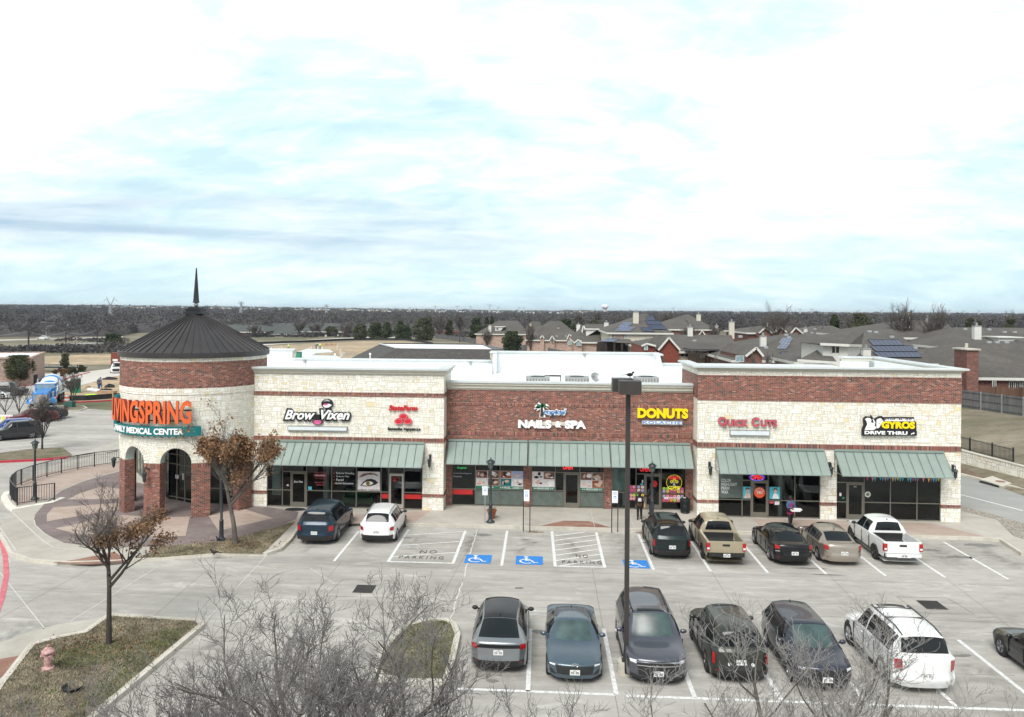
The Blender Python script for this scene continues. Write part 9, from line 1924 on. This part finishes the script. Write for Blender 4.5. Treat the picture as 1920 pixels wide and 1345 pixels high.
bw = [P(u, 660, Y)[0:1] + (Y,) for u, Y in ((1240, 112), (1300, 108), (1400, 96))]; board_fence('mottled brick garden wall in front of the cedar porch house', bw, 2.2, 'brick_light', None, 5., .6, name='garden_wall', rails=False)
for i, (u, Y, vt, w_) in enumerate([(1242, 110, 659, 12), (1340, 104, 664, 20), (1412, 94, 664, 20), (1440, 94, 662, 26)]):
 d = ray(u, 600); x = d[0] / d[1] * Y; z = hill(x, Y); T = bare_tree(['leafless shrub by the cedar porch', 'leafless grey shrub under the porch cover', 'dark twiggy shrub below the red gable', 'tall twiggy shrub right of the red gable'][i], (x, Y, z), 300 + i, hgt(u, vt, (x, Y, z)), w_ / 2 * Y / FX, .3, .06, 'shrubs in the back gardens', 'bark_dark', 'twig_dark', kids=(5, 5, 4), twigr=.03, name='shrub'); T['category'] = 'shrub'
# grass tufts on the near beds
def tufts(name, poly, n, m, z, hh, seed):
 rs = np.random.RandomState(seed); P_ = np.array(poly); lo, hi = P_.min(0), P_.max(0); c = rs.uniform(lo, hi, (n * 3, 2)); inside = np.zeros(len(c), bool); j = len(P_) - 1
 for i in range(len(P_)):
  xi, yi = P_[i]; xj, yj = P_[j]; cond = ((yi > c[:, 1]) != (yj > c[:, 1])) & (c[:, 0] < (xj - xi) * (c[:, 1] - yi) / (yj - yi + 1e-12) + xi); inside ^= cond; j = i
 c = c[inside][:n]; k = len(c); a = rs.uniform(0, 6.28, k); h = rs.uniform(.4, 1., k) * hh; w_ = .018; V = np.zeros((k, 3, 3)); dx, dy = np.cos(a) * w_, np.sin(a) * w_
 V[:, 0] = np.stack([c[:, 0] - dx, c[:, 1] - dy, np.full(k, z)], 1); V[:, 1] = np.stack([c[:, 0] + dx, c[:, 1] + dy, np.full(k, z)], 1); V[:, 2] = np.stack([c[:, 0] + rs.normal(size=k) * hh * .6, c[:, 1] + rs.normal(size=k) * hh * .6, z + h], 1)
 o = obj(name, np_mesh(name, [(V.reshape(-1, 3), np.arange(3 * k).reshape(-1, 3))], m)); tag(o, kind='stuff')
mat('grass_straw', (.24, .20, .13), .9, var=.55, scale=1.1, c2=(.44, .38, .27)); mat('grass_blade', (.12, .15, .05), .9, var=.5, scale=.8)
for c_, n_, s_ in ((G(442, 1020, .17), 500, 1.9), (G(204, 1208, .12), 350, 1.7)):
 rs = np.random.RandomState(n_); C = np.stack([c_[0] + rs.normal(size=n_) * s_ * .6, c_[1] - .1 + rs.normal(size=n_) * .55, np.full(n_, .19 if n_ > 400 else .15)], 1); tag(obj('leaf_litter', np_mesh('leaf_litter', [quads(C, .05, rs, .7)], 'dead_leaf')), kind='stuff')
tufts('grass_tufts', BED1, 26000, 'grass_straw', .12, .07, 1); tufts('grass_tufts', [G(*c) for c in ((60, 1235), (170, 1215), (260, 1200), (330, 1185), (360, 1180), (300, 1230), (240, 1290), (200, 1330), (150, 1335), (175, 1300), (215, 1250), (120, 1260))], 9000, 'grass_blade', .12, .06, 2); tufts('grass_tufts', GB[0], 16000, 'grass_straw', .17, .07, 3); tufts('grass_tufts', GB[0], 2500, 'grass_blade', .17, .06, 4)
tufts('grass_tufts', BED2, 7000, 'grass_straw', .12, .06, 5); tufts('grass_tufts', BED2, 6000, 'grass_blade', .12, .06, 6)
# the air: one even box of haze, sky outside it
hz = MB(); hz.box(-9500, 9500, -220, 12500, -1.2, 42)
hm = bpy.data.materials.new('haze'); hm.use_nodes = True; t = hm.node_tree; t.nodes.clear(); pv = N(t, 'ShaderNodeVolumePrincipled'); pv.inputs['Color'].default_value = (.80, .90, 1, 1); pv.inputs['Density'].default_value = .00009; oo = N(t, 'ShaderNodeOutputMaterial'); t.links.new(pv.outputs[0], oo.inputs[1])
tag(hz.build('haze', [hm]), kind='stuff')
